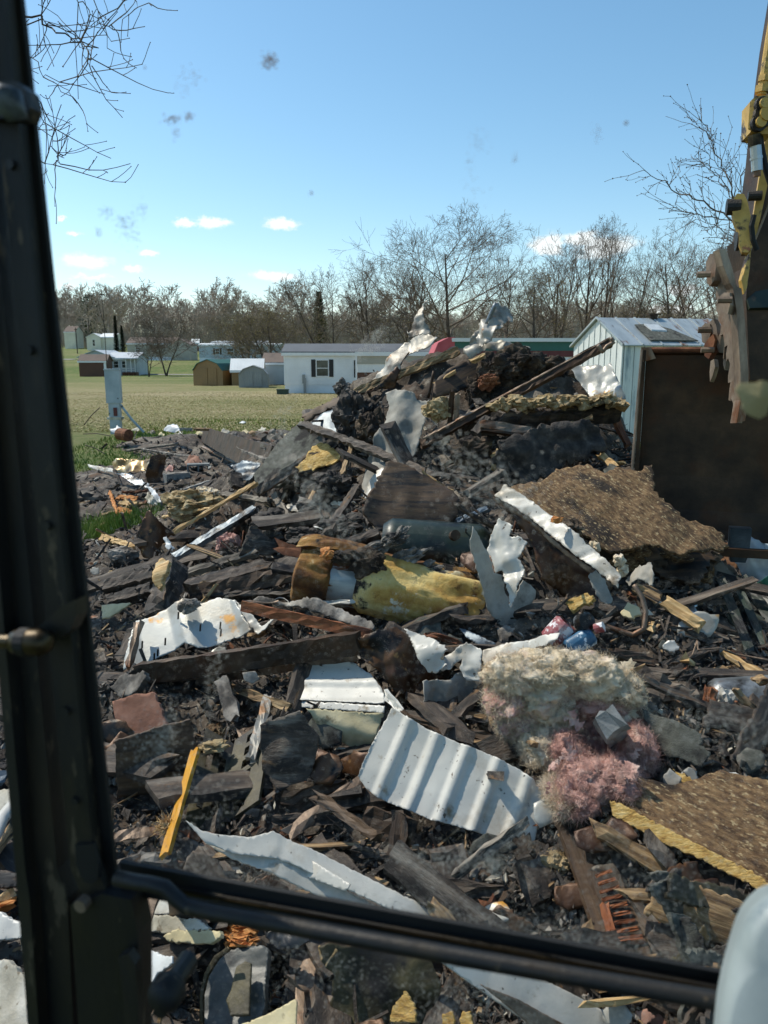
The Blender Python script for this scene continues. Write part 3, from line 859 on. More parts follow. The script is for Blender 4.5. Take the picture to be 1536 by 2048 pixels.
p = at(525, 720, 80); house('mobile_home', 'grey blue home end peeking out left of the white mobile home', 'mobile home', p.x, 80, 0, 5, 4, 2.2, 3.1, 'siding_blue', 'roof_brown', over=.15)
p = at(404, 720, 148); house('mobile_home', 'long pale blue mobile home with dark windows behind the barn sheds', 'mobile home', p.x, 146, 0, 15, 5, 3.0, 3.25, 'siding_blue', 'roof_white', skirt='skirt_white', over=.15,
      windows=[(3.0, 1.3, .8, 1.1), (5.2, 1.2, 1.2, 1.2, False), (7.6, 1.2, 1.6, 1.3, False), (10.6, 1.2, 1.6, 1.2, False)])
p = at(428, 720, 168); house('mobile_home', 'pale mobile home with a tan roof just above the long blue one', 'mobile home', p.x, 166, 0, 12, 5, 2.9, 3.3, 'siding_blue', 'roof_pale', over=.15)
p = at(256, 720, 152); house('mobile_home', 'long grey tan mobile home behind the lawn trees', 'mobile home', p.x, 152, .0, 9.5, 5, 3.2, 4.3, 'siding_tan', 'roof_brown', skirt='skirt_white', over=.15,
      windows=[(4.6, 1.5, .9, 1.0, False), (1.6, 1.5, .9, 1.0, False)])
p = at(343, 720, 150); house('mobile_home', 'grey gabled home end right of the lawn trees', 'mobile home', p.x, 150, 0, 3.6, 6, 2.9, 3.9, 'siding_tan', 'roof_brown', gable_y=True, over=.15)
p = at(384, 720, 182); house('small_shed', 'small dark shed with a white roof before the woods', 'shed', p.x, 182, 0, 1.9, 2, 1.9, 2.7, 'boards_brown', 'roof_white', over=.1)
p = at(176, 720, 185); house('house', 'cream house with a pale roof beside the columnar evergreens', 'house', p.x, 185, .1, 3.2, 7, 3.0, 3.9, 'siding_cream', 'roof_white', gable_y=True, over=.15, windows=[(1.3, 1.0, .6, 1.5, False)])
p = at(202, 720, 186); house('house_wing', 'cream house wing left of the columnar evergreens', 'house', p.x, 186, 0, 3.5, 6, 3.0, 3.9, 'siding_cream', 'roof_white', over=.15)
p = at(158, 720, 126); house('house', 'blue grey gabled house with a porch behind the brown shed', 'house', p.x, 126, 0, 5.4, 9, 2.9, 3.95, 'siding_blue', 'roof_pale', gable_y=True, over=.3)
p = at(214, 720, 126); hs = house('house_wing', 'blue grey side wing with dark windows and porch posts', 'house', p.x, 126.4, .0, 4.6, 6, 2.75, 3.6, 'siding_blue', 'roof_pale', over=.3, windows=[(.9, 1.2, .8, 1.1, False), (2.2, 1.2, .8, 1.1, False)])
for xx in (3.3, 4.1, 4.75):
    k = MB(); k.box(xx, xx + .1, -1.6, -1.5, 0, 2.6); k.build('porch_post', 'trim_white', hs, 'local')
k = MB(); k.box(2.6, 5.0, -1.7, 0, 2.6, 2.72); k.build('porch_roof', 'roof_pale', hs, 'local')
k = MB(); k.box(2.7, 4.9, -1.6, -.1, 0, .55); k.build('deck', 'boards_brown', hs, 'local')
for i in range(2):
    k = MB(); k.box(2.7, 4.9, -1.6, -1.55, .8 + .3 * i, .87 + .3 * i); k.build('railing', 'trim_white', hs, 'local')
p = at(157, 720, 118); house('small_shed', 'dark brown shed with a brown roof before the blue grey house', 'shed', p.x, 118, .05, 4.1, 3, 2.3, 3.2, 'boards_brown', 'roof_brown', over=.15, doors=[(3.7, .1, .35, 2.1)])
p = at(132, 720, 215); house('house', 'pale far house at the left edge beside the black pillar', 'house', p.x, 215, 0, 3, 6, 4.5, 6, 'siding_cream', 'roof_brown', over=.1)

def pole(px, Y, top, label, r=.12):
    p = at(px, 720, Y); z0 = gz(p.x, Y); zt = at(px, top, Y).z
    root = empty('utility_pole', (p.x, Y, z0), label, 'pole', 'utility poles')
    k = MB(); k.tube([(0, 0, -.1), (0, 0, zt - z0)], [r, r * .8], 6); k.build('shaft', 'bark', root, 'local')
    k = MB(); k.box(-.35, .35, -.06, .06, zt - z0 - .5, zt - z0 - .36); k.build('crossarm', 'bark', root, 'local')
pole(213, 112, 583, 'thin tall pole above the grey meter pedestal', .06)
pole(402, 170, 665, 'grey utility pole beside the long blue mobile home', .13)
pole(156, 175, 655, 'utility pole beside the black cab pillar', .12)

# tall metal shed at the right
siding('roof_bare', 'b9c2c6', .3, 'X', .5)
pm('shed_panel', ['c6cac6', 'd8dbd6', 'e3e5e0'], 1.2, .5, bump=.1, patches=[('8a979d', 1.5, .6, .15), ('59584f', 9, .72, .04)], stretch=(3, 3, .5))
pm('shed_roof', ['8f989b', 'a1aaad', 'b0b8ba'], 1.5, .45, metal=.2, bump=.1, stretch=(2.5, .6, .6), patches=[('85604a', 1.1, .64, .05), ('6b6a66', 2.2, .64, .08)])
C0 = at(1246, 720, 23.0)
rt = empty('metal_shed', (C0.x, 23.0, 0), 'tall pale metal shed with rust streaked roof behind the bucket', 'shed', rz=.25)
W_, L_, he, hr = 3.0, 9.0, 2.93, 3.72      # local x: along the long wall, local y: depth of the gable
n = 9
for i in range(n):                        # gable panels at x = 0
    y0, y1 = W_ * i / n, W_ * (i + 1) / n
    zt = lambda y: he + (hr - he) * (1 - abs(y - W_ / 2) / (W_ / 2))
    k = MB(); k.prism([(-.02, y0 + .008, -.1), (-.02, y1 - .008, -.1), (-.02, y1 - .008, zt(y1)), (-.02, (y0 + y1) / 2, max(zt((y0 + y1) / 2), zt(y0), zt(y1)) if i == n // 2 else zt((y0 + y1) / 2)), (-.02, y0 + .008, zt(y0))], Vector((.03, 0, 0)))
    k.box(-.04, -.021, y0 + .008, y0 + .05, -.1, min(zt(y0), zt(y1)) - .01)
    k.build('panel', 'shed_panel', rt, 'local')
n = 28
for i in range(n):
    x0, x1 = .02 + L_ * i / n, .02 + L_ * (i + 1) / n
    k = MB(); k.box(x0 + .008, x1 - .008, -.02, .01, -.1, he - .02); k.box(x0 + .008, x0 + .05, -.04, -.021, -.1, he - .03)
    k.build('panel', 'shed_panel', rt, 'local')
k = MB(); k.box(.03, L_, .03, W_ - .03, 0, he - .04); k.build('core', 'dark_steel', rt, 'local')
n = 14
for i in range(n):
    x0, x1 = -.12 + (L_ + .2) * i / n, -.12 + (L_ + .2) * (i + 1) / n
    for s in (0, 1):
        ye = -.12 if s == 0 else W_ + .12
        ze = he - .12 * (hr - he) / (W_ / 2)
        k = MB()
        k.prism([(x0 + .004, ye, ze + .03), (x0 + .004, W_ / 2, hr + .03), (x0 + .004, W_ / 2, hr + .06), (x0 + .004, ye, ze + .06)], Vector((x1 - x0 - .008, 0, 0)))
        k.prism([(x0 + .004, ye, ze + .061), (x0 + .004, W_ / 2, hr + .061), (x0 + .004, W_ / 2, hr + .09), (x0 + .004, ye, ze + .09)], Vector((.05, 0, 0)))
        k.build('roof_panel', 'shed_roof', rt, 'local')
k = MB(); k.tube([(1.9, W_ / 2, hr), (1.9, W_ / 2, hr + .16)], .12, 10); k.box(1.7, 2.1, W_ / 2 - .1, W_ / 2 + .1, hr + .16, hr + .2); k.build('roof_vent', 'dark_steel', rt, 'local')
# patch of roofing felt with a white scrap on the shed roof
def on_roof(x, y): return (x, y, he + (hr - he) * (y / (W_ / 2)) + .1)
k = MB(); k.prism([on_roof(.9, .05), on_roof(2.5, .02), on_roof(2.0, .7), on_roof(1.5, 1.0), on_roof(.9, .95)], Vector((0, 0, .03))); k.build('roofing_felt', 'shingle', rt, 'local')
k = MB(); k.prism([on_roof(1.25, .55), on_roof(1.75, .5), on_roof(1.65, .85), on_roof(1.2, .9)], Vector((0, .02, .08))); k.build('white_patch', 'bag_white', rt, 'local')

# meter pedestal on the lawn
P0 = at(233, 862, 26.5)
rt = empty('meter_pedestal', (P0.x, 26.5, 0), 'tall grey utility meter pedestal standing at the edge of the rubble', 'meter pedestal', rz=.1)
pm('pedestal_grey', ['8d9aa1', '9fabb1', 'b0babf'], 2, .5, bump=.1, patches=[('4e4f52', 1.8, .66, .03)])
k = MB(); k.box(-.24, .24, -.15, .15, 1.05, 2.16); k.build('meter_box', 'pedestal_grey', rt, 'local')
k = MB(); k.box(-.26, .26, -.17, .17, 2.16, 2.2); k.build('cap', 'pedestal_grey', rt, 'local')
k = MB(); k.box(-.185, .185, -.12, .12, .55, 1.05); k.build('post', 'pedestal_grey', rt, 'local')
k = MB(); k.box(-.17, .17, -.15, .15, 0, .5); k.build('base_box', 'pedestal_grey', rt, 'local')
k = MB(); k.box(-.25, .25, -.17, .17, .5, .58); k.build('collar', 'plaster', rt, 'local')
k = MB(); k.tube([(.2, -.05, 1.0), (.55, -.1, .5), (.95, -.15, .05)], .045, 6); k.build('conduit', 'pedestal_grey', rt, 'local')
k = MB(); k.box(-.02, .1, -.16, -.13, .62, .9); k.build('handle', 'maroon', rt, 'local')
# ---------------------------------------------------------------- the heap: one uneven surface that carries everything
def zpt(px, py, z):
    r = ray(px, py); Yv = (z - CAMZ) / r.z * r.y
    return at(px, py, Yv)
SURF = [(600,1000,8.0),(560,940,9),(600,850,10.5),(700,770,9),(800,735,8.7),(900,720,8.5),(1000,715,8.3),(1100,735,8),(1200,785,7.6),(1235,850,7.2),(1230,930,6.6),
 (1000,800,7.7),(1000,900,7.0),(900,1000,6.2),(700,950,7.6),(700,1100,6.0),(800,1150,5.3),(1000,1150,5.0),(1200,1100,5.2),(1300,1050,5.4),(1350,1200,4.9),(1500,1250,4.9),(1500,1180,6),(1430,1130,8),
 (500,1250,5.2),(350,1350,4.6),(700,1250,4.8),(900,1350,4.1),(1200,1440,3.6),(1400,1400,3.9),(1100,1300,4.2),(300,1500,3.8),(500,1500,3.8),(900,1500,3.55),(1100,1550,3.3),(1400,1600,3.05),(1500,1750,2.65),
 (800,1700,2.95),(500,1700,3.05),(300,1750,2.9),(600,1900,2.5),(350,1950,2.4),(900,2000,2.25),(1300,1950,2.35),(20,1500,3.8),(20,1900,2.5),(400,1200,5.8)]
ZS = [(260,880,.15),(330,875,.3),(420,868,.35),(500,862,.35),(560,860,.35),(250,930,.3),(330,930,.35),(420,920,.4),(230,990,.3),(330,990,.35),(430,990,.5),
 (200,1060,.22),(300,1060,.4),(400,1060,.6),(200,1150,.3),(300,1150,.5),(230,1230,.4),(500,1060,.75)]
WS = [(-1,12,1.0),(0,11.5,.6),(1,11,.5),(2,10.5,.3),(3,9.5,.1),(3.5,8,.1),(0,14,.15),(-2,14,.5),(4,6,.3),(4,4,.5),(0,1,.2),(-3,2,.3),(3,2,.4),(-8,20,-.3),(-9,26,-.3),(-8,12,-.2),(-7,8,0),
 (-6,5,.1),(-1,26,-.2),(0,20,-.3),(3,14,-.4),(6,10,-.3),(-4,29,-.4),(2,30,-.6),(-10,30,-.6),(7,4,.1),(-6,0,.1),(6,0,.1),(0,-2,0)]
ctl = [tuple(at(*s)) for s in SURF] + [tuple(zpt(*s)) for s in ZS] + WS
ctl = np.array(ctl)
_d = np.sqrt(((ctl[:, None, :2] - ctl[None, :, :2]) ** 2).sum(-1) + 0.05)
_w = np.linalg.solve(_d - 0.06 * np.eye(len(ctl)), ctl[:, 2] - .3)

def heap_base(x, y):
    x = np.asarray(x, float); y = np.asarray(y, float)
    d = np.sqrt((x[..., None] - ctl[:, 0]) ** 2 + (y[..., None] - ctl[:, 1]) ** 2 + 0.05)
    return d @ _w + .3

def hit(px, py, off=0.0):
    """point on the heap seen at a photo pixel, then `off` metres nearer"""
    r = ray(px, py)
    ts = np.concatenate([np.arange(1.6, 12, .03), np.arange(12, 40, .1)])
    xx = r.x / r.y * ts; zz = CAMZ + r.z / r.y * ts
    h = np.maximum(heap_base(xx, ts), 0.0)
    k = np.argmax(zz < h)
    Yv = ts[k] if zz[k] < h[k] else 9.0
    return at(px, py, Yv - off)

def heap_top(x, y):
    """the heap with its lumps, as the mesh has it"""
    x = np.asarray(x, float); y = np.asarray(y, float)
    z = heap_base(x, y)
    p = np.stack([x, y, z], 1)
    amp = np.clip(z * 1.5 + .1, 0, 1)
    return z - .06 + amp * (.17 * fbm(p * 1.4, 5, 3) + .06 * fbm(p * 5.0, 9, 3, ridged=True) + .02)

_gx, _gy = np.arange(-12, 9, .05), np.arange(1, 29, .05)
_GX, _GY = np.meshgrid(_gx, _gy)
_GT = np.concatenate([heap_top(_GX[i], _GY[i])[None] for i in range(len(_gy))])
def top_at(x, y):
    i = int(round((x + 12) / .05)); j = int(round((y - 1) / .05))
    return float(_GT[min(max(j, 0), len(_gy) - 1), min(max(i, 0), len(_gx) - 1)])

def heap_mesh():
    ys = np.concatenate([np.geomspace(1.0, 9.5, 330), np.linspace(9.6, 27.5, 130)])
    ts = np.linspace(-.72, .72, 300)
    T, Yg = np.meshgrid(ts, ys)
    Xg = T * (Yg * 0.9 + 1.6)
    x, y = Xg.ravel(), Yg.ravel()
    z = np.zeros_like(x)
    for a in range(0, len(x), 20000):
        z[a:a + 20000] = heap_base(x[a:a + 20000], y[a:a + 20000])
    p = np.stack([x, y, z], 1)
    amp = np.clip(z * 1.5 + .1, 0, 1)
    big = fbm(p * 1.4, 5, 3)
    med = fbm(p * 5.0, 9, 3, ridged=True)
    sml = fbm(p * 19.0, 13, 3, ridged=True)
    z = z - .06 + amp * (.17 * big + .06 * med + .018 * sml)
    j = np.stack([fbm(p * 7, 21, 2), fbm(p * 7, 31, 2)], 1) * .04
    V = np.stack([x + j[:, 0], y + j[:, 1], z], 1)
    nx, ny = len(ts), len(ys)
    idx = np.arange(nx * ny).reshape(ny, nx)
    q = np.stack([idx[:-1, :-1], idx[:-1, 1:], idx[1:, 1:], idx[1:, :-1]], -1).reshape(-1, 4)
    keep = (V[q, 2].max(1) > -.05)
    q = q[keep]
    me = bpy.data.meshes.new('rubble')
    me.vertices.add(len(V)); me.vertices.foreach_set('co', V.ravel().astype(np.float32))
    me.loops.add(q.size); me.loops.foreach_set('vertex_index', q.ravel().astype(np.int32))
    me.polygons.add(len(q)); me.polygons.foreach_set('loop_start', np.arange(0, q.size, 4, dtype=np.int32))
    me.update(calc_edges=True); me.validate()
    me.materials.append(MATS['heap'])
    o = bpy.data.objects.new('rubble', me); COL.objects.link(o)
    tag(o, kind='stuff')
heap_mesh()

# ---------------------------------------------------------------- builders for the debris
NRM = {'lit': (-.45, -.6, .66), 'up': (-.1, -.35, .93), 'cam': (0, -.9, .44), 'shade': (.55, -.8, .2), 'graze': (.05, -.86, .5), 'left': (-.8, -.5, .35), 'flat': (0, -.2, .98), 'right': (.5, -.5, .7)}
HERO = []       # (pixel polygon, distance) of everything placed by hand, so that loose scraps do not cover it

def pin(px, py, poly):
    c = False
    j = len(poly) - 1
    for i in range(len(poly)):
        a, b = poly[i], poly[j]
        if (a[1] > py) != (b[1] > py) and px < (b[0] - a[0]) * (py - a[1]) / (b[1] - a[1]) + a[0]:
            c = not c
        j = i
    return c

def basis(n):
    n = Vector(n).normalized()
    u = Vector((1, 0, 0)) - n * n.x
    if u.length < .2: u = Vector((0, 1, 0)) - n * n.y
    u.normalize()
    return u, n.cross(u), n

def outline_pts(poly):
    o = []
    for i, (x, y) in enumerate(poly):
        x1, y1 = poly[(i + 1) % len(poly)]
        o += [(x, y), ((x + x1) / 2, (y + y1) / 2)]
    cx = sum(p[0] for p in poly) / len(poly); cy = sum(p[1] for p in poly) / len(poly)
    return o + [((x + cx) / 2, (y + cy) / 2) for x, y in poly] + [(cx, cy)]

def lift_out(p0, pts, share=.15, clear=.04):
    """bring a piece nearer until it lies on the heap and not in it"""
    for _ in range(18):
        q = np.array([tuple(v) for v in pts(p0)])
        if (q[:, 2] < heap_top(q[:, 0], q[:, 1]) + clear).mean() <= share: break
        p0 = CAM + (p0 - CAM) * .985
    return p0

_seed = [100]
def sheet(name, label, cat, poly, mat, Y=None, off=.1, n='lit', thick=.005, rib=None, crumple=(.02, 3.0), bend=None, jag=4.0, res=9.0, parent=None, group=None, hero=True, smooth=True, udir=None, holes=0.0, warp=None):
    """a torn or bent sheet: the outline as seen, on a plane of its own in space, ribbed, bent and crumpled, with thickness"""
    _seed[0] += 1
    sd = _seed[0]
    cx = sum(p[0] for p in poly) / len(poly); cy = sum(p[1] for p in poly) / len(poly)
    p0 = hit(cx, cy, off) if Y is None else at(cx, cy, Y)
    nn = Vector(NRM[n] if isinstance(n, str) else n).normalized()
    u, v, nn = basis(nn)
    if udir is not None:                       # turn the local x axis to a photo direction
        a = on_plane(cx, cy, p0, nn); b = on_plane(cx + udir[0], cy + udir[1], p0, nn)
        u = (b - a).normalized(); v = nn.cross(u)
    p0 = lift_out(p0, lambda q: [on_plane(x, y, q, nn) for x, y in outline_pts(poly)])
    scale = p0.y / F
    r = res * scale
    pts = []
    for (px, py) in poly:
        q = on_plane(px, py, p0, nn) - p0
        pts.append((q.dot(u), q.dot(v)))
    rng = random.Random(sd)
    B = []
    for i in range(len(pts)):
        a, b = Vector(pts[i]), Vector(pts[(i + 1) % len(pts)])
        L = (b - a).length
        k = max(1, int(L / r))
        t = Vector((-(b - a).y, (b - a).x)) / max(L, 1e-6)
        for s in range(k):
            w = a.lerp(b, s / k)
            if s:
                w = w + t * (rng.gauss(0, .55) * jag * scale) + (b - a) / k * rng.uniform(-.3, .3)
            B.append(w)
    xs_ = [b.x for b in B]; ys_ = [b.y for b in B]
    I = []
    poly2 = [(b.x, b.y) for b in B]
    step = r
    if ((max(xs_) - min(xs_)) * (max(ys_) - min(ys_)) / step ** 2) > 6000:
        step = math.sqrt((max(xs_) - min(xs_)) * (max(ys_) - min(ys_)) / 6000)
    y = min(ys_); row = 0
    while y < max(ys_):
        x = min(xs_) + (step / 2 if row % 2 else 0)
        while x < max(xs_):
            if pin(x, y, poly2): I.append(Vector((x + rng.uniform(-.2, .2) * step, y + rng.uniform(-.2, .2) * step)))
            x += step
        y += step; row += 1
    allv = B + I
    nb = len(B)
    res_ = delaunay_2d_cdt(allv, [(i, (i + 1) % nb) for i in range(nb)], [], 1, 1e-6)
    V2 = np.array([(q.x, q.y) for q in res_[0]]); T = [tuple(f) for f in res_[2]]
    if len(V2) < 3 or not T: return None
    x, yv = V2[:, 0], V2[:, 1]
    h = np.zeros(len(x))
    if rib:
        d, per, amp = math.radians(rib[0]), rib[1], rib[2]
        s = x * math.cos(d) + yv * math.sin(d)
        ph = np.mod(s / per, 1.0)
        h += amp * (np.clip(np.abs(ph - .5) * 6 - 1.6, -.0, 1.0) if len(rib) < 4 else .5 * np.cos(2 * math.pi * ph))
    if crumple and crumple[0]:
        P3 = np.stack([x, yv, np.full(len(x), sd * 1.37)], 1)
        a1, a2 = vnoise(P3 * crumple[1], sd), vnoise(P3 * crumple[1] * 1.7 + 9.1, sd + 3)
        h += crumple[0] * (.9 * (np.abs(a1) * 2 - .6) + .7 * (np.abs(a2 + .3 * a1) * 2 - .6) + .22 * fbm(P3 * crumple[1] * 3.1, sd + 5, 2, ridged=True))
    if bend:
        for (d, c) in ([bend] if not isinstance(bend, list) else bend):
            d = math.radians(d); s = x * math.cos(d) + yv * math.sin(d)
            h += c * s * s
    if warp is not None: h += warp(x, yv)
    top = np.stack([x, yv, h], 1)
    bot = top.copy(); bot[:, 2] -= thick
    n0 = len(top)
    faces = [t for t in T] + [tuple(n0 + i for i in reversed(t)) for t in T]
    ec = {}
    for t in T:
        for i in range(len(t)):
            e = (t[i], t[(i + 1) % len(t)])
            k = (min(e), max(e))
            ec[k] = None if k in ec else e
    faces += [(e[1], e[0], e[0] + n0, e[1] + n0) for e in ec.values() if e]
    M = Matrix(((u.x, v.x, nn.x, p0.x), (u.y, v.y, nn.y, p0.y), (u.z, v.z, nn.z, p0.z), (0, 0, 0, 1)))
    W = np.concatenate([top, bot])
    Ma = np.array(M)
    W = W @ Ma[:3, :3].T + Ma[:3, 3]
    o = link_mesh(name, W, faces, mat, parent, M, False)
    if smooth:
        sm = np.zeros(len(faces), dtype=bool); sm[:2 * len(T)] = True
        o.data.polygons.foreach_set('use_smooth', sm)
    if parent is None: tag(o, label, cat, group)
    if hero: HERO.append((poly, p0.y))
    return o

def pt(p, off=.05):
    return hit(p[0], p[1], off) if len(p) < 3 or p[2] is None else at(*p)

def board(name, label, cat, a, b, w, t, mat, n='lit', off=.06, rough=.006, ends=.03, twist=0.0, bow=0.0, parent=None, group=None, hero=True, nseg=None, taper=1.0, h_profile=None):
    """a length of timber or bar between two seen points; w in photo pixels at its middle, t in metres"""
    _seed[0] += 1
    rng = random.Random(_seed[0])
    A, Bp = pt(a, off), pt(b, off)
    A0, B0, g0 = A.copy(), Bp.copy(), Vector(A)
    g1 = lift_out(g0, lambda q: [CAM + (A0.lerp(B0, s) - CAM) * ((q - CAM).length / (g0 - CAM).length) for s in (0, .1, .2, .3, .4, .5, .6, .7, .8, .9, 1)], .18, min(.06, t * .5 + .015))
    kk = (g1 - CAM).length / (g0 - CAM).length
    A, Bp = CAM + (A0 - CAM) * kk, CAM + (B0 - CAM) * kk
    ax = (Bp - A); L = ax.length; ax.normalize()
    nn = Vector(NRM[n] if isinstance(n, str) else n)
    nn = (nn - ax * nn.dot(ax)).normalized()
    sd = nn.cross(ax)
    mid = (A + Bp) / 2
    W = w * mid.y / F
    ns = nseg or max(4, min(60, int(L / .05)))
    ring = [(-.5, 0), (-.17, 0), (.17, 0), (.5, 0), (.5, -1), (.17, -1), (-.17, -1), (-.5, -1)]
    v, f = [], []
    e0 = [rng.uniform(0, ends) for _ in ring]; e1 = [rng.uniform(0, ends) for _ in ring]
    for k in range(ns + 1):
        s = k / ns
        tw = twist * (s - .5)
        ct, st = math.cos(tw), math.sin(tw)
        wt = W * (1 + (taper - 1) * s)
        for j, (q, z) in enumerate(ring):
            xx = s * L
            if k == 0: xx += e0[j]
            if k == ns: xx -= e1[j]
            yy = q * wt + rng.gauss(0, rough); zz = z * t + rng.gauss(0, rough) + bow * (1 - (2 * s - 1) ** 2)
            v.append((xx, yy * ct - zz * st, yy * st + zz * ct))
    m = len(ring)
    for k in range(ns):
        for j in range(m):
            f.append((k * m + j, (k + 1) * m + j, (k + 1) * m + (j + 1) % m, k * m + (j + 1) % m))
    f.append(tuple(range(m))); f.append(tuple(ns * m + j for j in reversed(range(m))))
    M = Matrix(((ax.x, sd.x, nn.x, A.x), (ax.y, sd.y, nn.y, A.y), (ax.z, sd.z, nn.z, A.z), (0, 0, 0, 1)))
    Ma = np.array(M)
    Wd = np.array(v) @ Ma[:3, :3].T + Ma[:3, 3]
    o = link_mesh(name, Wd, f, mat, parent, M)
    if parent is None: tag(o, label, cat, group)
    if hero:
        d = Vector((b[0] - a[0], b[1] - a[1])).normalized() * 1.0; q = Vector((-d.y, d.x)) * (w / 2 + 2)
        HERO.append(([(a[0] + q.x, a[1] + q.y), (b[0] + q.x, b[1] + q.y), (b[0] - q.x, b[1] - q.y), (a[0] - q.x, a[1] - q.y)], mid.y))
    return o

_ICO = {}
def ico(sub):
    if sub not in _ICO:
        bm = bmesh.new(); bmesh.ops.create_icosphere(bm, subdivisions=sub, radius=1)
        bm.verts.ensure_lookup_table()
        _ICO[sub] = (np.array([v.co[:] for v in bm.verts]), [tuple(v.index for v in f.verts) for f in bm.faces]); bm.free()
    return _ICO[sub]

def lump(name, label, cat, px, py, rx, ry, mat, Y=None, off=.05, amp=.35, freq=1.6, sub=4, depth=None, fine=.12, parent=None, group=None, hero=False, rot=0.0, smooth=False, fur=None):
    """a torn clump: its silhouette half sizes in photo pixels"""
    _seed[0] += 1
    sd = _seed[0]
    p0 = hit(px, py, off) if Y is None else at(px, py, Y)
    s = p0.y / F
    rx, ry = rx * s, ry * s
    dp = depth if depth else (rx + ry) * .5
    v, f = ico(sub)
    k = 1 + amp * fbm(v * freq + sd * 3.1, sd, 3) + fine * .35 * fbm(v * freq * 4 + sd, sd + 3, 3, ridged=True)
    v = v + .12 * np.stack([fbm(v * 3 + 7 * j + sd, sd + 11 + j, 2) for j in range(3)], 1)
    w = v * k[:, None]
    c, q = math.cos(rot), math.sin(rot)
    x, z = w[:, 0] * rx, w[:, 2] * ry
    P = np.stack([x * c + z * q, w[:, 1] * dp, -x * q + z * c], 1)
    P = P + np.array(p0)
    o = link_mesh(name, P, f, mat, parent, None, smooth)
    if parent is None: tag(o, label, cat, group)
    if fur:
        nf, fl, fw, fm, fname = fur
        rng = np.random.RandomState(sd)
        idx = rng.randint(0, len(P), nf)
        nrm = P[idx] - np.array(p0); nrm /= np.linalg.norm(nrm, axis=1)[:, None]
        curl = rng.normal(0, 1, (nf, 3)); curl -= nrm * (curl * nrm).sum(1)[:, None]
        d = nrm * rng.uniform(.05, .55, (nf, 1)) + curl * .8; d /= np.linalg.norm(d, axis=1)[:, None]
        side = np.cross(d, rng.normal(0, 1, (nf, 3))); side /= np.linalg.norm(side, axis=1)[:, None]
        L = fl * rng.uniform(.4, 1.3, nf)[:, None]
        a = P[idx] - nrm * .004
        d2 = d + rng.normal(0, .8, (nf, 3)); d2 /= np.linalg.norm(d2, axis=1)[:, None]
        m1 = a + d * L * .5; e = m1 + d2 * L * .5
        vv = np.stack([a - side * fw, a + side * fw, m1 + side * fw, m1 - side * fw, e], 1).reshape(-1, 3)
        ff = []
        for i in range(nf):
            b = i * 5
            ff += [(b, b + 1, b + 2, b + 3), (b + 3, b + 2, b + 4)]
        fo = link_mesh(fname, vv, ff, fm, parent if parent is not None else o if False else None)
        fo['kind'] = 'stuff'
        if parent is None:
            M = fo.matrix_world.copy(); fo.parent = o; fo.matrix_parent_inverse = o.matrix_world.inverted()
            fo.location = M.translation
    if hero:
        HERO.append(([(px + math.cos(t) * rx / s, py + math.sin(t) * ry / s) for t in np.linspace(0, 6.28, 12)], p0.y))
    return o

def rod(name, label, cat, pts, r, mat, seg=7, off=.05, parent=None, group=None, wob=0.0, smooth=True):
    _seed[0] += 1
    rng = random.Random(_seed[0])
    P = [pt(p, off) for p in pts]
    Q = []
    for i in range(len(P) - 1):
        k = 5
        for s in range(k):
            q = P[i].lerp(P[i + 1], s / k)
            if wob: q = q + Vector((rng.gauss(0, wob), rng.gauss(0, wob), rng.gauss(0, wob)))
            Q.append(q)
    Q.append(P[-1])
    m = MB(); m.tube(Q, r, seg)
    o = m.build(name, mat, parent, smooth=smooth)
    if parent is None: tag(o, label, cat, group)
    return o

def plate(name, poly, mat, p0, n, thick, parent=None, bevel=0.0):
    """flat plate: outline as seen on a plane, extruded away along -n"""
    nn = Vector(n).normalized()
    pts = [on_plane(x, y, p0, nn) for x, y in poly]
    # keep orientation towards n
    a = sum(((pts[i] - pts[0]).cross(pts[(i + 1) % len(pts)] - pts[0]) for i in range(1, len(pts) - 1)), Vector())
    if a.dot(nn) < 0: pts.reverse()
    m = MB(); m.prism(pts, -nn * thick)
    m.f = [tuple(reversed(f)) if False else f for f in m.f]
    return m.build(name, mat, parent)
# ================================================================ debris laid out by hand
S, BD, LP = sheet, board, lump
# ---- crest of the heap
S('crumpled_sheet', 'crumpled pale sheet metal standing upright with a curled tip, left of the crest', 'scrap metal',
  [(852, 600), (838, 618), (826, 650), (820, 668), (815, 655), (822, 680), (840, 672), (862, 668), (852, 645), (846, 622), (850, 606), (864, 606)], 'dull_metal', Y=8.2, n=(-.5, -.75, .3), crumple=(.05, 3.5), jag=2, res=4, bend=(60, .35))
S('twisted_sheet', 'long twisted strip of scorched siding sweeping up to the left of the crest', 'scrap metal',
  [(868, 690), (872, 672), (850, 662), (822, 668), (800, 690), (780, 715), (760, 742), (735, 768), (705, 790), (730, 782), (765, 762), (795, 745), (806, 722), (818, 704), (842, 697)], 'dull_metal', Y=8.3, n=(-.55, -.6, .5), crumple=(.06, 2.2), jag=2, res=5, bend=(40, -.12))
S('scorched_strip', 'dark burnt underside of siding hanging below the twisted strip', 'scrap metal',
  [(820, 703), (806, 722), (797, 748), (790, 775), (760, 778), (725, 790), (765, 765), (790, 735)], 'brown_metal', Y=8.42, n=(.2, -.9, .2), crumple=(.04, 3), jag=2, res=6)
S('crumpled_sheet', 'crumpled silvery sheet metal with a folded flap on top, right on the crest', 'scrap metal',
  [(992, 606), (998, 612), (1018, 616), (1027, 628), (1025, 645), (1014, 640), (1004, 655), (996, 662), (972, 660), (978, 640), (985, 622)], 'dull_metal', Y=8.0, n=(.1, -.75, .55), rib=(20, .09, .012), crumple=(.04, 3), jag=2, res=4, bend=(10, -.5))
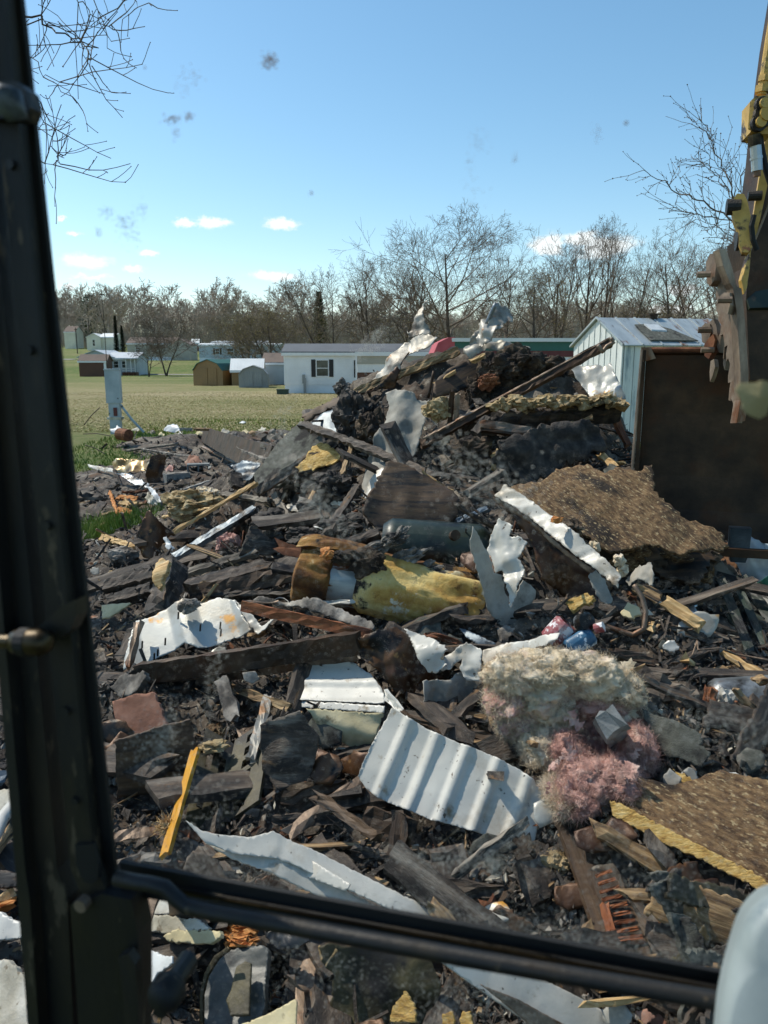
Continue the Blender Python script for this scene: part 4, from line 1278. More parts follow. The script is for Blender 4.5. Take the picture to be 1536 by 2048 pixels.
S('crumpled_sheet', 'bright creased neck of silvery sheet metal on the crest under the folded flap', 'scrap metal',
  [(966, 646), (984, 642), (1000, 650), (992, 668), (976, 684), (956, 690), (952, 676), (960, 662)], 'dull_metal', Y=7.95, n='lit', crumple=(.05, 5), jag=2, res=4)
S('folded_sheet', 'brown stained sheet metal folded over the peak of the heap', 'scrap metal',
  [(960, 655), (945, 672), (928, 690), (926, 705), (940, 717), (960, 708), (974, 700), (1012, 703), (1048, 706), (1062, 700), (1030, 690), (1008, 684), (985, 682), (958, 688)], 'dull_metal', Y=8.0, n=(-.2, -.8, .55), crumple=(.07, 3), jag=2, res=5)
rod('thin_pipe', 'straight pale pipe leaning along the folded flap of sheet metal on the crest', 'pipe', [(992, 606, 7.95), (972, 650, 7.98)], .022, 'grey_metal')
S('plywood_sheet', 'dark brown plywood panel tilted below the peak of the heap', 'plywood',
  [(868, 768), (895, 738), (945, 716), (972, 706), (1000, 712), (1006, 735), (985, 752), (940, 772), (895, 790), (866, 795)], 'brown_ply', Y=7.75, n=(.1, -.85, .5), thick=.02, crumple=(.015, 2), jag=3, udir=(2, -1))
BD('batten', 'short pale splintered batten on the upper edge of the brown plywood', 'board', (938, 722, 7.7), (972, 706, 7.72), 9, .03, 'pale_wood', n='up')
BD('batten', 'thin pale batten along the left edge of the brown plywood', 'board', (866, 768, 7.7), (912, 738, 7.72), 7, .03, 'pale_wood', n='up')
BD('plank', 'long grey plank slanting up to the right at the top left of the heap', 'board', (700, 787, 8.3), (920, 699, 8.1), 15, .04, 'old_wood', n='cam', off=.1)
ob = BD('roof_beam', 'long dark steel channel slanting across the heap with a broken upper end', 'beam', (838, 888, 6.7), (1224, 680, 7.1), 17, .05, 'dark_steel', n=(-.3, -.8, .5), rough=.003)
attach(BD('beam_lip', 'thin worn steel lip lying along the top of the long steel channel', 'strip', (846, 876, 6.72), (1222, 674, 7.12), 5, .03, 'worn_steel', n='up', rough=.002), ob)
attach(rod('hanger_bracket', 'small twisted bracket dangling from the upper end of the steel channel', 'bracket', [(1196, 690, 7.0), (1205, 704, 7.0), (1214, 692, 7.0), (1228, 684, 7.0), (1222, 676, 7.0)], .018, 'worn_steel'), ob)
S('draped_sheet', 'pale grey crumpled drape of vinyl hanging down the middle of the heap', 'vinyl sheet',
  [(768, 782), (790, 774), (812, 780), (828, 784), (832, 796), (857, 796), (854, 830), (844, 868), (836, 890), (812, 925), (795, 932), (770, 918), (745, 925), (722, 960), (728, 930), (742, 900), (748, 872), (766, 842), (776, 806)], 'drape', Y=7.3, n=(-.25, -.8, .5), crumple=(.08, 2.2), rib=(-15, .3, .03, 1), jag=2, res=5)
S('draped_strip', 'narrow stained strip of vinyl below the pale grey drape', 'vinyl sheet',
  [(745, 925), (772, 920), (768, 940), (748, 975), (726, 1004), (718, 990), (730, 955)], 'drape', Y=7.1, n='lit', crumple=(.03, 3), jag=3, res=6)
lg = empty('insulated_log', at(1100, 812, 6.9), 'long charred beam topped with a crust of tan insulation', 'beam')
board('log', None, None, (905, 842, 6.9), (1252, 806, 6.9), 26, .16, 'burnt_wood', n=(-.1, -.6, .8), parent=lg, rough=.012, ends=.12)
for i, xx in enumerate(np.linspace(990, 1230, 13)):
    lump('insulation', None, None, xx, 812 - (xx - 990) * .03 - 4 * (i % 3), 17, 9 + 3 * (i % 2), 'tan_wool', Y=6.85, amp=.5, freq=2.2, sub=3, depth=.09, fine=.3, parent=lg)
board('splintered_end', None, None, (1205, 800, 6.82), (1260, 803, 6.82), 20, .08, 'pale_wood', n='lit', parent=lg, rough=.02, ends=.12)
S('charred_sheet', 'black jagged charred panel under the insulation topped beam', 'charred board',
  [(985, 915), (1010, 880), (1060, 858), (1120, 842), (1180, 838), (1192, 852), (1206, 870), (1212, 884), (1206, 905), (1190, 902), (1168, 922), (1130, 930), (1100, 962), (1040, 965), (1005, 950)], 'char', Y=6.8, n=(.2, -.9, .3), thick=.03, crumple=(.05, 3), jag=7, res=7)
ob = BD('short_channel', 'short brown steel channel piece lying level in the middle of the heap', 'beam', (958, 846, 6.6), (1068, 862, 6.6), 18, .06, 'worn_steel', n=(-.1, -.85, .5), rough=.003)
attach(BD('short_channel_edge', 'dark lower flange under the short brown steel channel', 'strip', (960, 858, 6.57), (1062, 872, 6.57), 5, .05, 'dark_steel', n='cam', rough=.002), ob)
S('corrugated_scrap', 'crumpled corrugated metal scrap over the right shoulder of the heap', 'scrap metal',
  [(1138, 736), (1150, 728), (1166, 732), (1222, 729), (1232, 750), (1244, 778), (1252, 797), (1220, 800), (1184, 798), (1166, 772), (1150, 752)], 'scorched_metal', Y=7.2, n=(-.45, -.6, .66), rib=(-14, .16, .012, 1), crumple=(.05, 3), jag=2, res=5)
BD('plank', 'thin weathered plank running under the insulation topped beam', 'board', (1012, 897, 6.5), (1188, 832, 6.7), 11, .03, 'old_wood', n='lit')
BD('strut', 'rusty brown strut leaning against the right end of the heap', 'board', (1230, 830, 7.0), (1260, 893, 6.9), 17, .03, 'rust', n='shade', rough=.003)
rod('steel_rod', 'thin upright steel rod left of the brown plywood', 'rod', [(868, 742, 7.6), (856, 796, 7.6)], .016, 'dark_steel')
BD('upright_bar', 'dark upright bar before the foot of the steel channel', 'bar', (905, 778, 6.9), (899, 856, 6.9), 10, .03, 'dark_steel', n='cam', rough=.003)
BD('upright_bar', 'second dark upright bar, shorter and right of the first one', 'bar', (916, 786, 6.85), (911, 850, 6.85), 10, .03, 'worn_steel', n='cam', rough=.003)
BD('stub', 'dark leaning wood stub at the left end of the insulation topped beam', 'board', (974, 832, 6.7), (946, 866, 6.6), 20, .06, 'burnt_wood', n='lit')
for i, (x, y, a, b, mt) in enumerate([(985, 745, 30, 34, 'dark_wool'), (1030, 730, 38, 30, 'dark_wool'), (1075, 742, 40, 34, 'dark_wool'), (1112, 760, 34, 38, 'dark_wool'), (1010, 785, 44, 28, 'dark_wool'), (1068, 790, 46, 26, 'dark_wool'), (1128, 795, 30, 22, 'dark_wool'), (955, 790, 24, 30, 'dark_wool')]):
    LP('insulation_clump', 'sooty insulation clump on the crest, ' + ['leftmost at the top', 'top one, second from the left', 'top one, third from the left', 'top one nearest the corrugated scrap', 'leftmost of the lower row', 'middle of the lower row', 'lower right one', 'beside the brown plywood'][i], 'insulation', x, y, a, b, mt, Y=7.75, amp=.4, freq=1.8, sub=5, group='sooty insulation clumps on the crest', fine=.2)
LP('insulation_clump', 'tan clump of insulation left of the insulation topped beam', 'insulation', 876, 822, 26, 22, 'tan_wool', Y=6.95, amp=.45, sub=4, fine=.25)
LP('insulation_clump', 'rust orange stained clump between the brown plywood and the sooty insulation', 'insulation', 978, 762, 20, 14, 'rust', Y=7.6, amp=.5, sub=4, fine=.3)
LP('insulation_clump', 'grey brown clump below the short brown steel channel', 'insulation', 940, 905, 34, 24, 'dark_wool', Y=6.5, amp=.5, sub=5, fine=.3)
LP('insulation_clump', 'pale tan scrap of insulation above the dark brown panel', 'insulation', 1000, 920, 16, 20, 'tan_wool', Y=6.4, amp=.5, sub=4, fine=.3)
BD('plank_scrap', 'tan broken plank on the grass beside the bucket edge', 'board', (1198, 905, 7.6), (1232, 935, 7.3), 14, .04, 'pale_wood', n='lit')
BD('plank_scrap', 'thin pale stick on the grass beside the bucket edge', 'board', (1222, 925, 7.6), (1254, 922, 7.6), 5, .03, 'pale_wood', n='lit')

# ---- upper left slope
S('roof_slab', 'long dark shingled roof slab sloping down to the left', 'roof slab',
  [(600, 842), (622, 838), (652, 850), (682, 868), (672, 885), (600, 935), (558, 972), (512, 968), (506, 950), (530, 918), (560, 880)], 'shingle', Y=8.6, n=(-.4, -.5, .77), thick=.04, crumple=(.01, 2), jag=3, res=8, udir=(-2, 2))
BD('rafter', 'long dark rafter along the lower edge of the shingled roof slab', 'board', (684, 874, 8.1), (508, 985, 7.9), 20, .06, 'burnt_wood', n='cam')
BD('plank', 'pale split plank running down left from the end of the dark rafter', 'board', (515, 962, 7.7), (345, 1062, 7.4), 11, .03, 'pale_wood', n='lit', taper=.6)
BD('metal_channel', 'blue grey metal channel sloping down to the left over the burnt rubble', 'beam', (512, 1012, 7.0), (346, 1112, 6.6), 17, .05, 'bluegrey_metal', n='lit', rough=.003)
BD('plank', 'long brown edge board lying across the heap from the roof slab towards the dark panel', 'board', (600, 845, 8.1), (870, 952, 6.4), 17, .05, 'burnt_wood', n=(-.2, -.55, .8), bow=.03)
S('shingle_sheet', 'blue grey sheet of shingle on the slope above the yellow strand board', 'shingle sheet',
  [(612, 848), (648, 824), (690, 806), (722, 796), (738, 806), (724, 836), (700, 862), (684, 884), (668, 872), (640, 862)], 'bluegrey_metal', Y=8.35, n=(-.35, -.55, .75), crumple=(.02, 3), jag=3, res=7)
S('scrap_board', 'brown splintered board along the left skyline of the heap', 'board',
  [(606, 838), (640, 812), (682, 790), (700, 782), (706, 790), (690, 804), (650, 824), (616, 846)], 'brown_ply', Y=8.6, n='lit', thick=.02, jag=4, res=6, udir=(2, -1))
S('strand_board', 'bright yellow torn piece of strand board on the upper slope', 'strand board',
  [(625, 892), (640, 886), (656, 888), (660, 898), (678, 904), (680, 914), (668, 926), (640, 932), (618, 940), (597, 944), (592, 936), (610, 918)], 'osb_bright', Y=7.75, n='lit', thick=.015, crumple=(.02, 4), jag=4, res=5)
S('dark_flap', 'dark brown flap below the yellow strand board', 'board', [(596, 946), (640, 934), (662, 930), (640, 952), (610, 968), (590, 966)], 'burnt_wood', Y=7.7, n='shade', thick=.02, jag=3)
ob = S('charred_sheet', 'large dark charred panel slumped in the middle of the heap', 'charred board',
  [(772, 922), (800, 925), (850, 950), (880, 968), (904, 985), (916, 1008), (914, 1036), (895, 1052), (850, 1060), (800, 1062), (756, 1056), (724, 1020), (745, 975)], 'brown_ply', Y=6.1, n=(.15, -.75, .65), thick=.02, crumple=(.03, 2), jag=4, res=8)
attach(BD('torn_edge', 'thin pale torn edge along the top of the large dark panel', 'board', (842, 942, 6.08), (908, 986, 6.02), 6, .02, 'pale_wood', n='up', rough=.012), ob)
S('corrugated_strip', 'white corrugated strip hanging beside the pale drape', 'scrap metal', [(740, 962), (760, 935), (774, 938), (760, 965), (742, 990), (726, 1000)], 'white_metal', Y=6.9, n='lit', crumple=(.02, 3), res=5)
LP('char_clump', 'black charred clump left of the pale drape', 'char clump', 712, 842, 30, 46, 'char', Y=8.0, amp=.5, sub=5, fine=.35)
LP('char_clump', 'brown fluffy clump between the char and the pale drape', 'insulation', 742, 858, 26, 34, 'dark_wool', Y=7.6, amp=.4, sub=5, fine=.2)
LP('char_clump', 'dark lumpy clump on the skyline left of the grey plank', 'char clump', 686, 778, 16, 16, 'ash', Y=8.9, amp=.5, sub=4, fine=.3)
BD('stick', 'grey split stick between the strand board and the dark clump', 'board', (706, 880, 7.4), (682, 950, 7.0), 10, .03, 'old_wood', n='lit')
BD('stick', 'thin dark rafter end below the yellow strand board', 'board', (690, 928, 7.2), (600, 975, 7.0), 14, .05, 'burnt_wood', n='cam')
LP('char_clump', 'black clump under the dark rafter end', 'char clump', 668, 972, 34, 28, 'char', Y=7.0, amp=.5, sub=5, fine=.35)
for i, (x, y, w) in enumerate([(590, 1015, 12), (680, 1005, 10), (645, 1052, 9)]):
    BD('pale_scrap', ['small white chip of trim under the dark rafter end', 'white chip of trim left of the large dark panel', 'white splinter of trim on the sooty slope'][i], 'scrap', (x - 18, y - 2), (x + 16, y + 4), w, .012, 'white_metal', n='lit', off=.12)

# ---- far left field of burnt rubble
S('bent_sheet', 'copper coloured bent metal sheet with a bright fold in the left rubble', 'scrap metal',
  [(222, 926), (232, 918), (262, 921), (285, 917), (301, 915), (300, 925), (292, 938), (272, 946), (252, 950), (228, 944)], 'copper_metal', off=.4, n='lit', crumple=(.1, 1.8), jag=2, res=4, rib=(20, .4, .05, 1))
S('bent_sheet', 'half of the bent metal sheet in the left rubble, shade painted brown', 'scrap metal',  # shade on the copper sheet's right half, put into the colour as brown
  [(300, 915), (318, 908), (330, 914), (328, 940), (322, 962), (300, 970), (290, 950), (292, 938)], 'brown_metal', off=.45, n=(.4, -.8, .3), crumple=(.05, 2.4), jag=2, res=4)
S('bent_sheet', 'pale grey tongue of bent metal below the copper coloured sheet', 'scrap metal',
  [(228, 944), (262, 950), (300, 970), (296, 978), (268, 968), (246, 956)], 'grey_metal', off=.4, n='up', crumple=(.03, 3), jag=1, res=4)
S('bent_sheet', 'thin white rim of sheet metal left of the copper coloured sheet', 'scrap metal',
  [(174, 928), (200, 933), (226, 938), (230, 946), (204, 942), (180, 936)], 'white_metal', off=.3, n='lit', crumple=(.03, 3), jag=1, res=4)
def cmu(px, py, off, rz, label, wall=.03):
    p = hit(px, py, off)
    rt = empty('cinder_block', p, label, 'cinder block', 'cinder blocks in the left rubble', rz)
    k = MB()
    L, D, H = .42, .21, .21
    k.box(-L / 2, L / 2, -D / 2, -D / 2 + wall, -H / 2, H / 2); k.box(-L / 2, L / 2, D / 2 - wall, D / 2, -H / 2, H / 2)
    for x0 in (-L / 2, -wall / 2, L / 2 - wall):
        k.box(x0 + .0005, x0 + wall - .0005, -D / 2 + wall, D / 2 - wall, -H / 2 + .001, H / 2 - .001)
    k.build('shell', 'concrete', rt, 'local')
    return rt
b1 = cmu(354, 958, .35, .55, 'grey cinder block with an ash covered top in the left rubble')
k = MB(); k.box(-.19, .19, -.09, .09, .08, .112); k.build('ash_cover', 'ash', b1, 'local')
b2 = cmu(397, 938, .4, .2, 'darker hollow cinder block behind the ash covered one'); b2.rotation_euler = (math.pi / 2, 0, .2)
cmu(371, 862, .3, -.2, 'cinder block standing at the far edge of the rubble by the lawn')
ob = BD('curved_beam', 'long dark curved I beam lying across the left rubble', 'beam', (404, 868), (536, 925), 40, .12, 'dark_steel', n=(-.2, -.95, .2), off=.5, rough=.004)
attach(BD('beam_flange', 'pale dusty top flange of the long dark curved I beam', 'beam', (402, 862), (538, 916), 10, .04, 'ash', n='up', off=.55, rough=.004), ob)
attach(BD('beam_flange', 'rusty lower flange of the long dark curved I beam', 'beam', (404, 892), (470, 924), 6, .04, 'worn_steel', n='up', off=.55, rough=.003), ob)
fr = empty('wood_crate', hit(275, 1005, .3), 'broken orange brown wooden frame in the left rubble', 'wooden frame')
for i, (a, b, w, mt) in enumerate([((242, 984), (296, 980), 5, 'rust'), ((218, 982), (234, 1028), 6, 'orange_wood'), ((232, 994), (274, 996), 11, 'orange_wood'), ((236, 1005), (274, 1006), 9, 'pale_wood'), ((234, 1016), (262, 1024), 10, 'orange_wood'), ((249, 990), (254, 1012), 4, 'pale_wood')]):
    board('slat', None, None, a, b, w, .03, mt, n='lit', off=.45, parent=fr)
S('white_scrap', 'curled white strip of trim beside the broken wooden frame', 'scrap', [(294, 974), (302, 973), (316, 988), (322, 1004), (316, 1006), (304, 992)], 'bag_white', off=.5, n='lit', crumple=(.03, 4), jag=1, res=3)
S('white_scrap', 'white crumpled scrap behind the broken wooden frame', 'scrap', [(296, 985), (308, 994), (314, 1008), (300, 1010), (292, 998)], 'plaster', off=.4, n='lit', crumple=(.04, 5), jag=2, res=3)
S('pink_scrap', 'pinkish brown folded scrap in the left rubble', 'scrap', [(368, 922), (382, 908), (394, 912), (404, 925), (388, 930), (372, 932)], 'pink_board', off=.35, n='lit', crumple=(.06, 3), jag=2, res=3)
S('pink_scrap', 'small pink scrap above the cinder block', 'scrap', [(328, 936), (340, 930), (352, 932), (344, 940), (332, 944)], 'pink_wool', off=.35, n='lit', crumple=(.05, 4), jag=2, res=3)
S('grey_bag', 'shiny grey plastic bag at the foot of the meter pedestal', 'bag', [(219, 858), (232, 848), (240, 853), (246, 866), (242, 876), (230, 870)], 'bag_white', Y=22, n='lit', crumple=(.12, 2.5), jag=1, res=3)
p = at(247, 868, 21.8); k = MB(); k.tube([p + Vector((-.12, 0, 0)), p + Vector((.22, -.22, -.02))], .17, 14)
tag(k.build('paint_can', 'rust'), 'small round rusty can beside the grey bag', 'can')
S('white_tub', 'white broken tub at the far edge of the rubble', 'tub', [(328, 862), (334, 849), (344, 847), (356, 851), (360, 862), (345, 865)], 'bag_white', Y=21, n='lit', crumple=(.1, 2), jag=1, res=3)
BD('rubble_board', 'pale board at the far edge of the rubble right of the tub', 'board', (386, 856, 20), (424, 857, 20), 5, .06, 'old_wood', n='up')
for i in range(16):
    x = 262 + i * 21 + (i * 37) % 13; y = 864 + (i * 53) % 12 - 4
    S('field_scrap', ['white', 'grey', 'cream', 'tan'][i % 4] + ' scrap at the far edge of the rubble, ' + ['below the meter pedestal', 'right of the grey bag', 'beside the rusty can', 'left of the white tub', 'below the white tub', 'by the standing cinder block', 'right of the standing cinder block', 'above the curved beam left end', 'above the curved beam', 'above the middle of the curved beam', 'above the curved beam right end', 'below the lawn edge', 'left of the roof slab', 'above the ribbed duct', 'touching the roof slab top', 'rightmost by the skyline of the heap'][i], 'scrap', [(x, y), (x + 9, y - 5), (x + 18, y - 2), (x + 15, y + 4), (x + 5, y + 5)], ['plaster', 'ash', 'cream_board', 'old_wood'][i % 4], off=.5, n='lit', crumple=(.08, 3), jag=2, res=3, group='pale scraps along the far edge of the rubble')
S('paper_scrap', 'tiny white paper scrap lying on the lawn beyond the rubble', 'paper', [(478, 846), (484, 843), (493, 846), (486, 848)], 'bag_white', Y=27, n='up', crumple=(.03, 4), jag=.5, res=2)
BD('burnt_plank', 'long thin dusty plank across the black rubble left', 'board', (278, 896), (378, 912), 5, .04, 'ash', n='up', off=.35)
S('burnt_pipe_sheet', 'crumpled ribbed duct left of the shingled roof slab', 'duct', [(460, 930), (490, 922), (520, 925), (515, 940), (500, 962), (478, 958), (470, 940)], 'bluegrey_metal', off=.5, n='lit', rib=(80, .09, .012, 1), crumple=(.03, 3), jag=2, res=4)
BD('dark_post', 'dark upright slab below the crumpled ribbed duct', 'board', (470, 942, 9), (478, 975, 8.8), 26, .06, 'burnt_wood', n='shade')
LP('insulation_heap', 'mound of brown and cream insulation behind the pale split plank', 'insulation', 388, 1010, 52, 24, 'tan_wool', off=.45, amp=.45, sub=5, fine=.3)
LP('insulation_heap', 'small cream insulation clump right of the cinder block', 'insulation', 412, 990, 26, 16, 'cream_wool', off=.5, amp=.5, sub=4, fine=.3)
BD('stick', 'thin pale stick under the insulation mound', 'board', (322, 1034), (432, 1012), 5, .02, 'pale_wood', n='lit', off=.35)
S('bent_sheet', 'dark pointed panel standing up like a tent in the left rubble', 'charred board',
  [(293, 1022), (300, 1020), (318, 1042), (340, 1058), (352, 1070), (336, 1074), (322, 1092), (318, 1112), (306, 1124), (284, 1112), (274, 1090), (272, 1070)], 'brown_metal', off=.4, n=(.2, -.9, .3), crumple=(.05, 2.5), jag=2, res=5, rib=(0, .35, .06, 1))
BD('plank', 'grey weathered plank along the left, over the patch of grass', 'board', (186, 1052), (292, 1026), 9, .03, 'old_wood', n='lit', off=.35)
BD('plank', 'pale yellow plank below the patch of grass at the left', 'board', (200, 1072), (268, 1092), 14, .03, 'pale_wood', n='lit', off=.3, taper=.6)
S('white_scrap', 'crumpled white foil scrap beside the dark pointed panel', 'scrap', [(326, 1074), (334, 1073), (342, 1088), (352, 1100), (340, 1104), (330, 1092)], 'bag_white', off=.5, n='lit', crumple=(.06, 5), jag=1, res=3)
LP('char_slab', 'grey crusted slab of char left of the dark pointed panel', 'char clump', 246, 1110, 26, 20, 'ash', off=.3, amp=.3, sub=4, fine=.2)
S('cream_sheet', 'cream sheet lying flat at the left beside the pillar', 'board', [(203, 1210), (262, 1206), (240, 1224), (222, 1236), (204, 1238)], 'cream_board', off=.3, n='lit', thick=.012, crumple=(.01, 3), jag=2, res=6)
ob = BD('log', 'burnt log stub with a pale worn end standing tilted in the rubble', 'log', (333, 1118, 5.7), (302, 1228, 5.1), 44, .16, 'burnt_wood', n='lit', rough=.014)
attach(S('worn_end', 'pale worn face on the upper end of the burnt log stub', 'log', [(314, 1128), (328, 1119), (343, 1126), (340, 1146), (330, 1160), (318, 1180), (310, 1168), (308, 1146)], 'pale_wood', Y=5.22, n='lit', thick=.03, crumple=(.02, 4), jag=2, res=5), ob)
for i, (a, b, w, lb) in enumerate([((366, 1172, 5.7), (545, 1122, 6.2), 40, 'thick charred timber lying level right of the burnt log stub'), ((540, 1132, 6.1), (640, 1112, 5.7), 30, 'charred timber end with a brown face below the sooty slope'),
        ((198, 1172, 6.3), (312, 1142, 6.3), 26, 'charred timber left of the burnt log stub, upper one'), ((206, 1200, 6.0), (306, 1172, 6.0), 24, 'charred timber left of the burnt log stub, lower one'), ((405, 1190, 5.5), (600, 1180, 5.5), 12, 'thin charred lath below the thick charred timber'),
        ((590, 1112, 5.6), (770, 1058, 5.6), 18, 'frayed charred timber along the top of the water heater')]):
    BD('charred_timber', lb, 'timber', a, b, w, .1, 'burnt_wood', n='lit', rough=.005, ends=.1, nseg=14)
BD('scorched_timber', 'brown scorched timber face under the thick charred timber', 'timber', (372, 1188, 5.65), (635, 1138, 5.65), 34, .06, 'brown_ply', n='cam')
for i, (x, y, a, b, mt) in enumerate([(480, 1065, 26, 40, 'dark_wool'), (456, 1090, 20, 26, 'pink_wool'), (560, 1050, 40, 26, 'char'), (610, 1075, 40, 24, 'char'), (540, 1085, 30, 20, 'char'), (700, 1050, 50, 20, 'char'), (640, 1020, 40, 22, 'ash')]):
    LP('char_clump', ['grey fluffy clump right of the blue grey channel', 'pinkish burnt clump right of the blue grey channel', 'black clump on the sooty slope, left one', 'black clump on the sooty slope above the water heater', 'black clump above the thick charred timber', 'black clump left of the large dark panel', 'ashy clump left of the large dark panel'][i], 'char clump', x, y, a, b, mt, off=.2, amp=.5, sub=5, fine=.3)
S('dark_gable', 'dark triangular board leaning above the thick charred timber', 'charred board', [(500, 1052), (512, 1050), (560, 1098), (540, 1112), (505, 1110), (478, 1112)], 'burnt_wood', Y=6.4, n=(.3, -.9, .3), thick=.03, jag=3, res=7)

for (a, b, w, t, mt, n_, lb) in [
    ((198, 1030), (330, 992), 9, .04, 'old_wood', 'lit', 'long weathered lath lying behind the dark pointed panel'),
    ((352, 1148), (520, 1098), 16, .05, 'grey_wood', 'lit', 'long charred stud lying above the thick charred timber'),
    ((545, 985), (612, 1096), 15, .05, 'grey_wood', 'lit', 'grey burnt stud standing on the sooty slope under the rafter end'),
    ((640, 955), (588, 1064), 12, .04, 'old_wood', 'lit', 'grey weathered stud leaning left on the sooty slope'),
    ((716, 965), (652, 1066), 20, .05, 'burnt_wood', 'lit', 'broad charred stud just left of the large dark panel'),
    ((430, 1092), (500, 1030), 12, .04, 'dull_metal', 'lit', 'dull metal strip crossing behind the blue grey channel'),
    ((880, 935), (985, 880), 12, .04, 'old_wood', 'lit', 'grey lath between the large dark panel and the black charred panel'),
    ((930, 985), (1010, 935), 14, .04, 'grey_wood', 'lit', 'charred lath pointing at the left tip of the big strand board'),
    ((905, 1045), (985, 1010), 12, .04, 'bluegrey_metal', 'lit', 'blue grey strip below the charred lath beside the strand board'),
    ((420, 1360), (590, 1420), 16, .03, 'old_wood', 'cam', 'weathered lath in the shade under the long steel beam'),
    ((540, 1380), (500, 1520), 20, .03, 'dull_metal', 'cam', 'dull metal strip hanging in the shade left of the flat white siding'),
    ((900, 1760), (1060, 1640), 20, .03, 'grey_wood', 'cam', 'grey lath slanting up to the tip of the big white panel'),
    ((620, 1585), (760, 1680), 22, .03, 'brown_ply', 'cam', 'brown board slanting down left of the big white panel'),
    ((1320, 1330), (1440, 1290), 14, .04, 'burnt_wood', 'lit', 'charred stick above the dark splintered log'),
    ((1210, 1300), (1330, 1330), 18, .04, 'brown_ply', 'lit', 'brown board between the crushed tins and the splintered log'),
    ((300, 1000), (420, 960), 7, .03, 'dull_metal', 'lit', 'thin dull metal strip crossing before the cinder blocks'),
    ((250, 900), (360, 885), 6, .05, 'grey_wood', 'up', 'charred board end lying far off in the left rubble'),
    ((440, 985), (540, 1000), 10, .05, 'grey_wood', 'lit', 'short charred rafter under the dark upright slab')]:
    BD('loose_board' if 'metal' not in mt else 'metal_strip', lb, 'board' if 'metal' not in mt else 'strip', a, b, w, t, mt, n=n_, off=.22, rough=.004, ends=.08)

# ---- strand board, flashing, water heater
S('strand_board', 'big torn sheet of weathered strand board leaning before the bucket', 'strand board',
  [(1012, 976), (1040, 962), (1080, 960), (1096, 948), (1112, 934), (1150, 930), (1182, 932), (1202, 946), (1240, 938), (1282, 944), (1288, 932), (1304, 930), (1308, 952), (1306, 985), (1345, 1014), (1372, 1034), (1420, 1046), (1452, 1062), (1462, 1082), (1440, 1092), (1400, 1098), (1360, 1108), (1300, 1090), (1240, 1100), (1200, 1092), (1150, 1062), (1100, 1040), (1050, 1005)],
  'osb', Y=5.15, n=(-.18, -.62, .76), thick=.02, crumple=(.03, 2), jag=6, res=8, bend=[(30, -.1)], udir=(3, 2))
ug = empty('insulation_fringe', at(1260, 1120, 5.1), 'brown hairy underlayer hanging from the lower edge of the big strand board', 'insulation')
for i, (x, y, a, b) in enumerate([(1170, 1078, 34, 22), (1215, 1098, 36, 24), (1262, 1112, 40, 28), (1310, 1126, 40, 30), (1352, 1142, 36, 30), (1392, 1150, 30, 30), (1130, 1052, 26, 16), (1400, 1118, 36, 24), (1340, 1112, 40, 20)]):
    lump('clump', None, None, x, y, a, b, 'osb' if i % 3 == 2 else 'dark_wool', Y=5.12, amp=.45, sub=4, fine=.3, parent=ug, depth=.1)
S('brown_strands', 'brown fibrous torn layer under the big strand board', 'strand board', [(1118, 1040), (1180, 1052), (1260, 1085), (1340, 1096), (1420, 1098), (1430, 1112), (1400, 1160), (1382, 1172), (1330, 1152), (1280, 1128), (1220, 1112), (1170, 1090)], 'brown_ply', Y=5.06, n=(-.1, -.8, .6), thick=.04, crumple=(.05, 3), jag=7, res=7)
fl = empty('metal_flashing', at(1110, 1070, 4.85), 'long white folded metal flashing running down right beside the big strand board', 'flashing')
sheet('flange', None, None, [(988, 990), (1008, 968), (1040, 985), (1130, 1050), (1200, 1110), (1242, 1150), (1236, 1178), (1205, 1150), (1130, 1095), (1060, 1035), (1015, 1005)], 'white_metal', Y=4.85, n='lit', crumple=(.02, 4), jag=2, res=6, parent=fl, hero=True)
sheet('lip', None, None, [(985, 994), (1014, 1006), (1060, 1038), (1130, 1098), (1204, 1154), (1236, 1182), (1228, 1190), (1180, 1150), (1110, 1092), (1040, 1032), (990, 1002)], 'worn_steel', Y=4.83, n='shade', crumple=(.008, 4), jag=1, res=6, parent=fl)
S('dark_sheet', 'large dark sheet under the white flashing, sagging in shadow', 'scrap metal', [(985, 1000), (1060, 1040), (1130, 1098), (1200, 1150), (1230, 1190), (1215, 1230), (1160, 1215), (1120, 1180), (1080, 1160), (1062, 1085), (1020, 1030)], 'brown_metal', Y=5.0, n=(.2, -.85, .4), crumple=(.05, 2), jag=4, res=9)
S('hanging_sheet', 'bright white torn strip of sheet metal hanging like a leaf in the middle', 'scrap metal',
  [(1000, 1038), (1010, 1043), (1028, 1052), (1024, 1062), (1018, 1075), (1040, 1074), (1054, 1084), (1048, 1100), (1035, 1116), (1048, 1138), (1044, 1160), (1032, 1186), (1022, 1215), (1018, 1190), (1008, 1158), (1002, 1140), (990, 1146), (985, 1120), (974, 1102), (982, 1075)], 'white_siding', Y=4.6, n=(-.5, -.72, .45), crumple=(.025, 4), jag=2, res=4, rib=(15, .11, .012, 1))
S('hanging_sheet', 'lower part of the torn sheet hanging in the middle, shadow painted grey', 'scrap metal',  # grey vinyl colour paints the shadow on the white torn sheet
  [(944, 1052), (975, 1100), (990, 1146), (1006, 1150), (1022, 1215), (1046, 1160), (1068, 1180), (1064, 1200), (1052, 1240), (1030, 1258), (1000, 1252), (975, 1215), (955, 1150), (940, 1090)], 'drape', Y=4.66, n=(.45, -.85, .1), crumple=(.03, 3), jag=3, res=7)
S('lace_scrap', 'grey lacy scrap of mesh hanging below the torn sheet', 'scrap', [(992, 1256), (1012, 1246), (1030, 1258), (1020, 1272), (1006, 1288), (996, 1282)], 'ash', Y=4.5, n='lit', crumple=(.04, 5), jag=4, res=4)

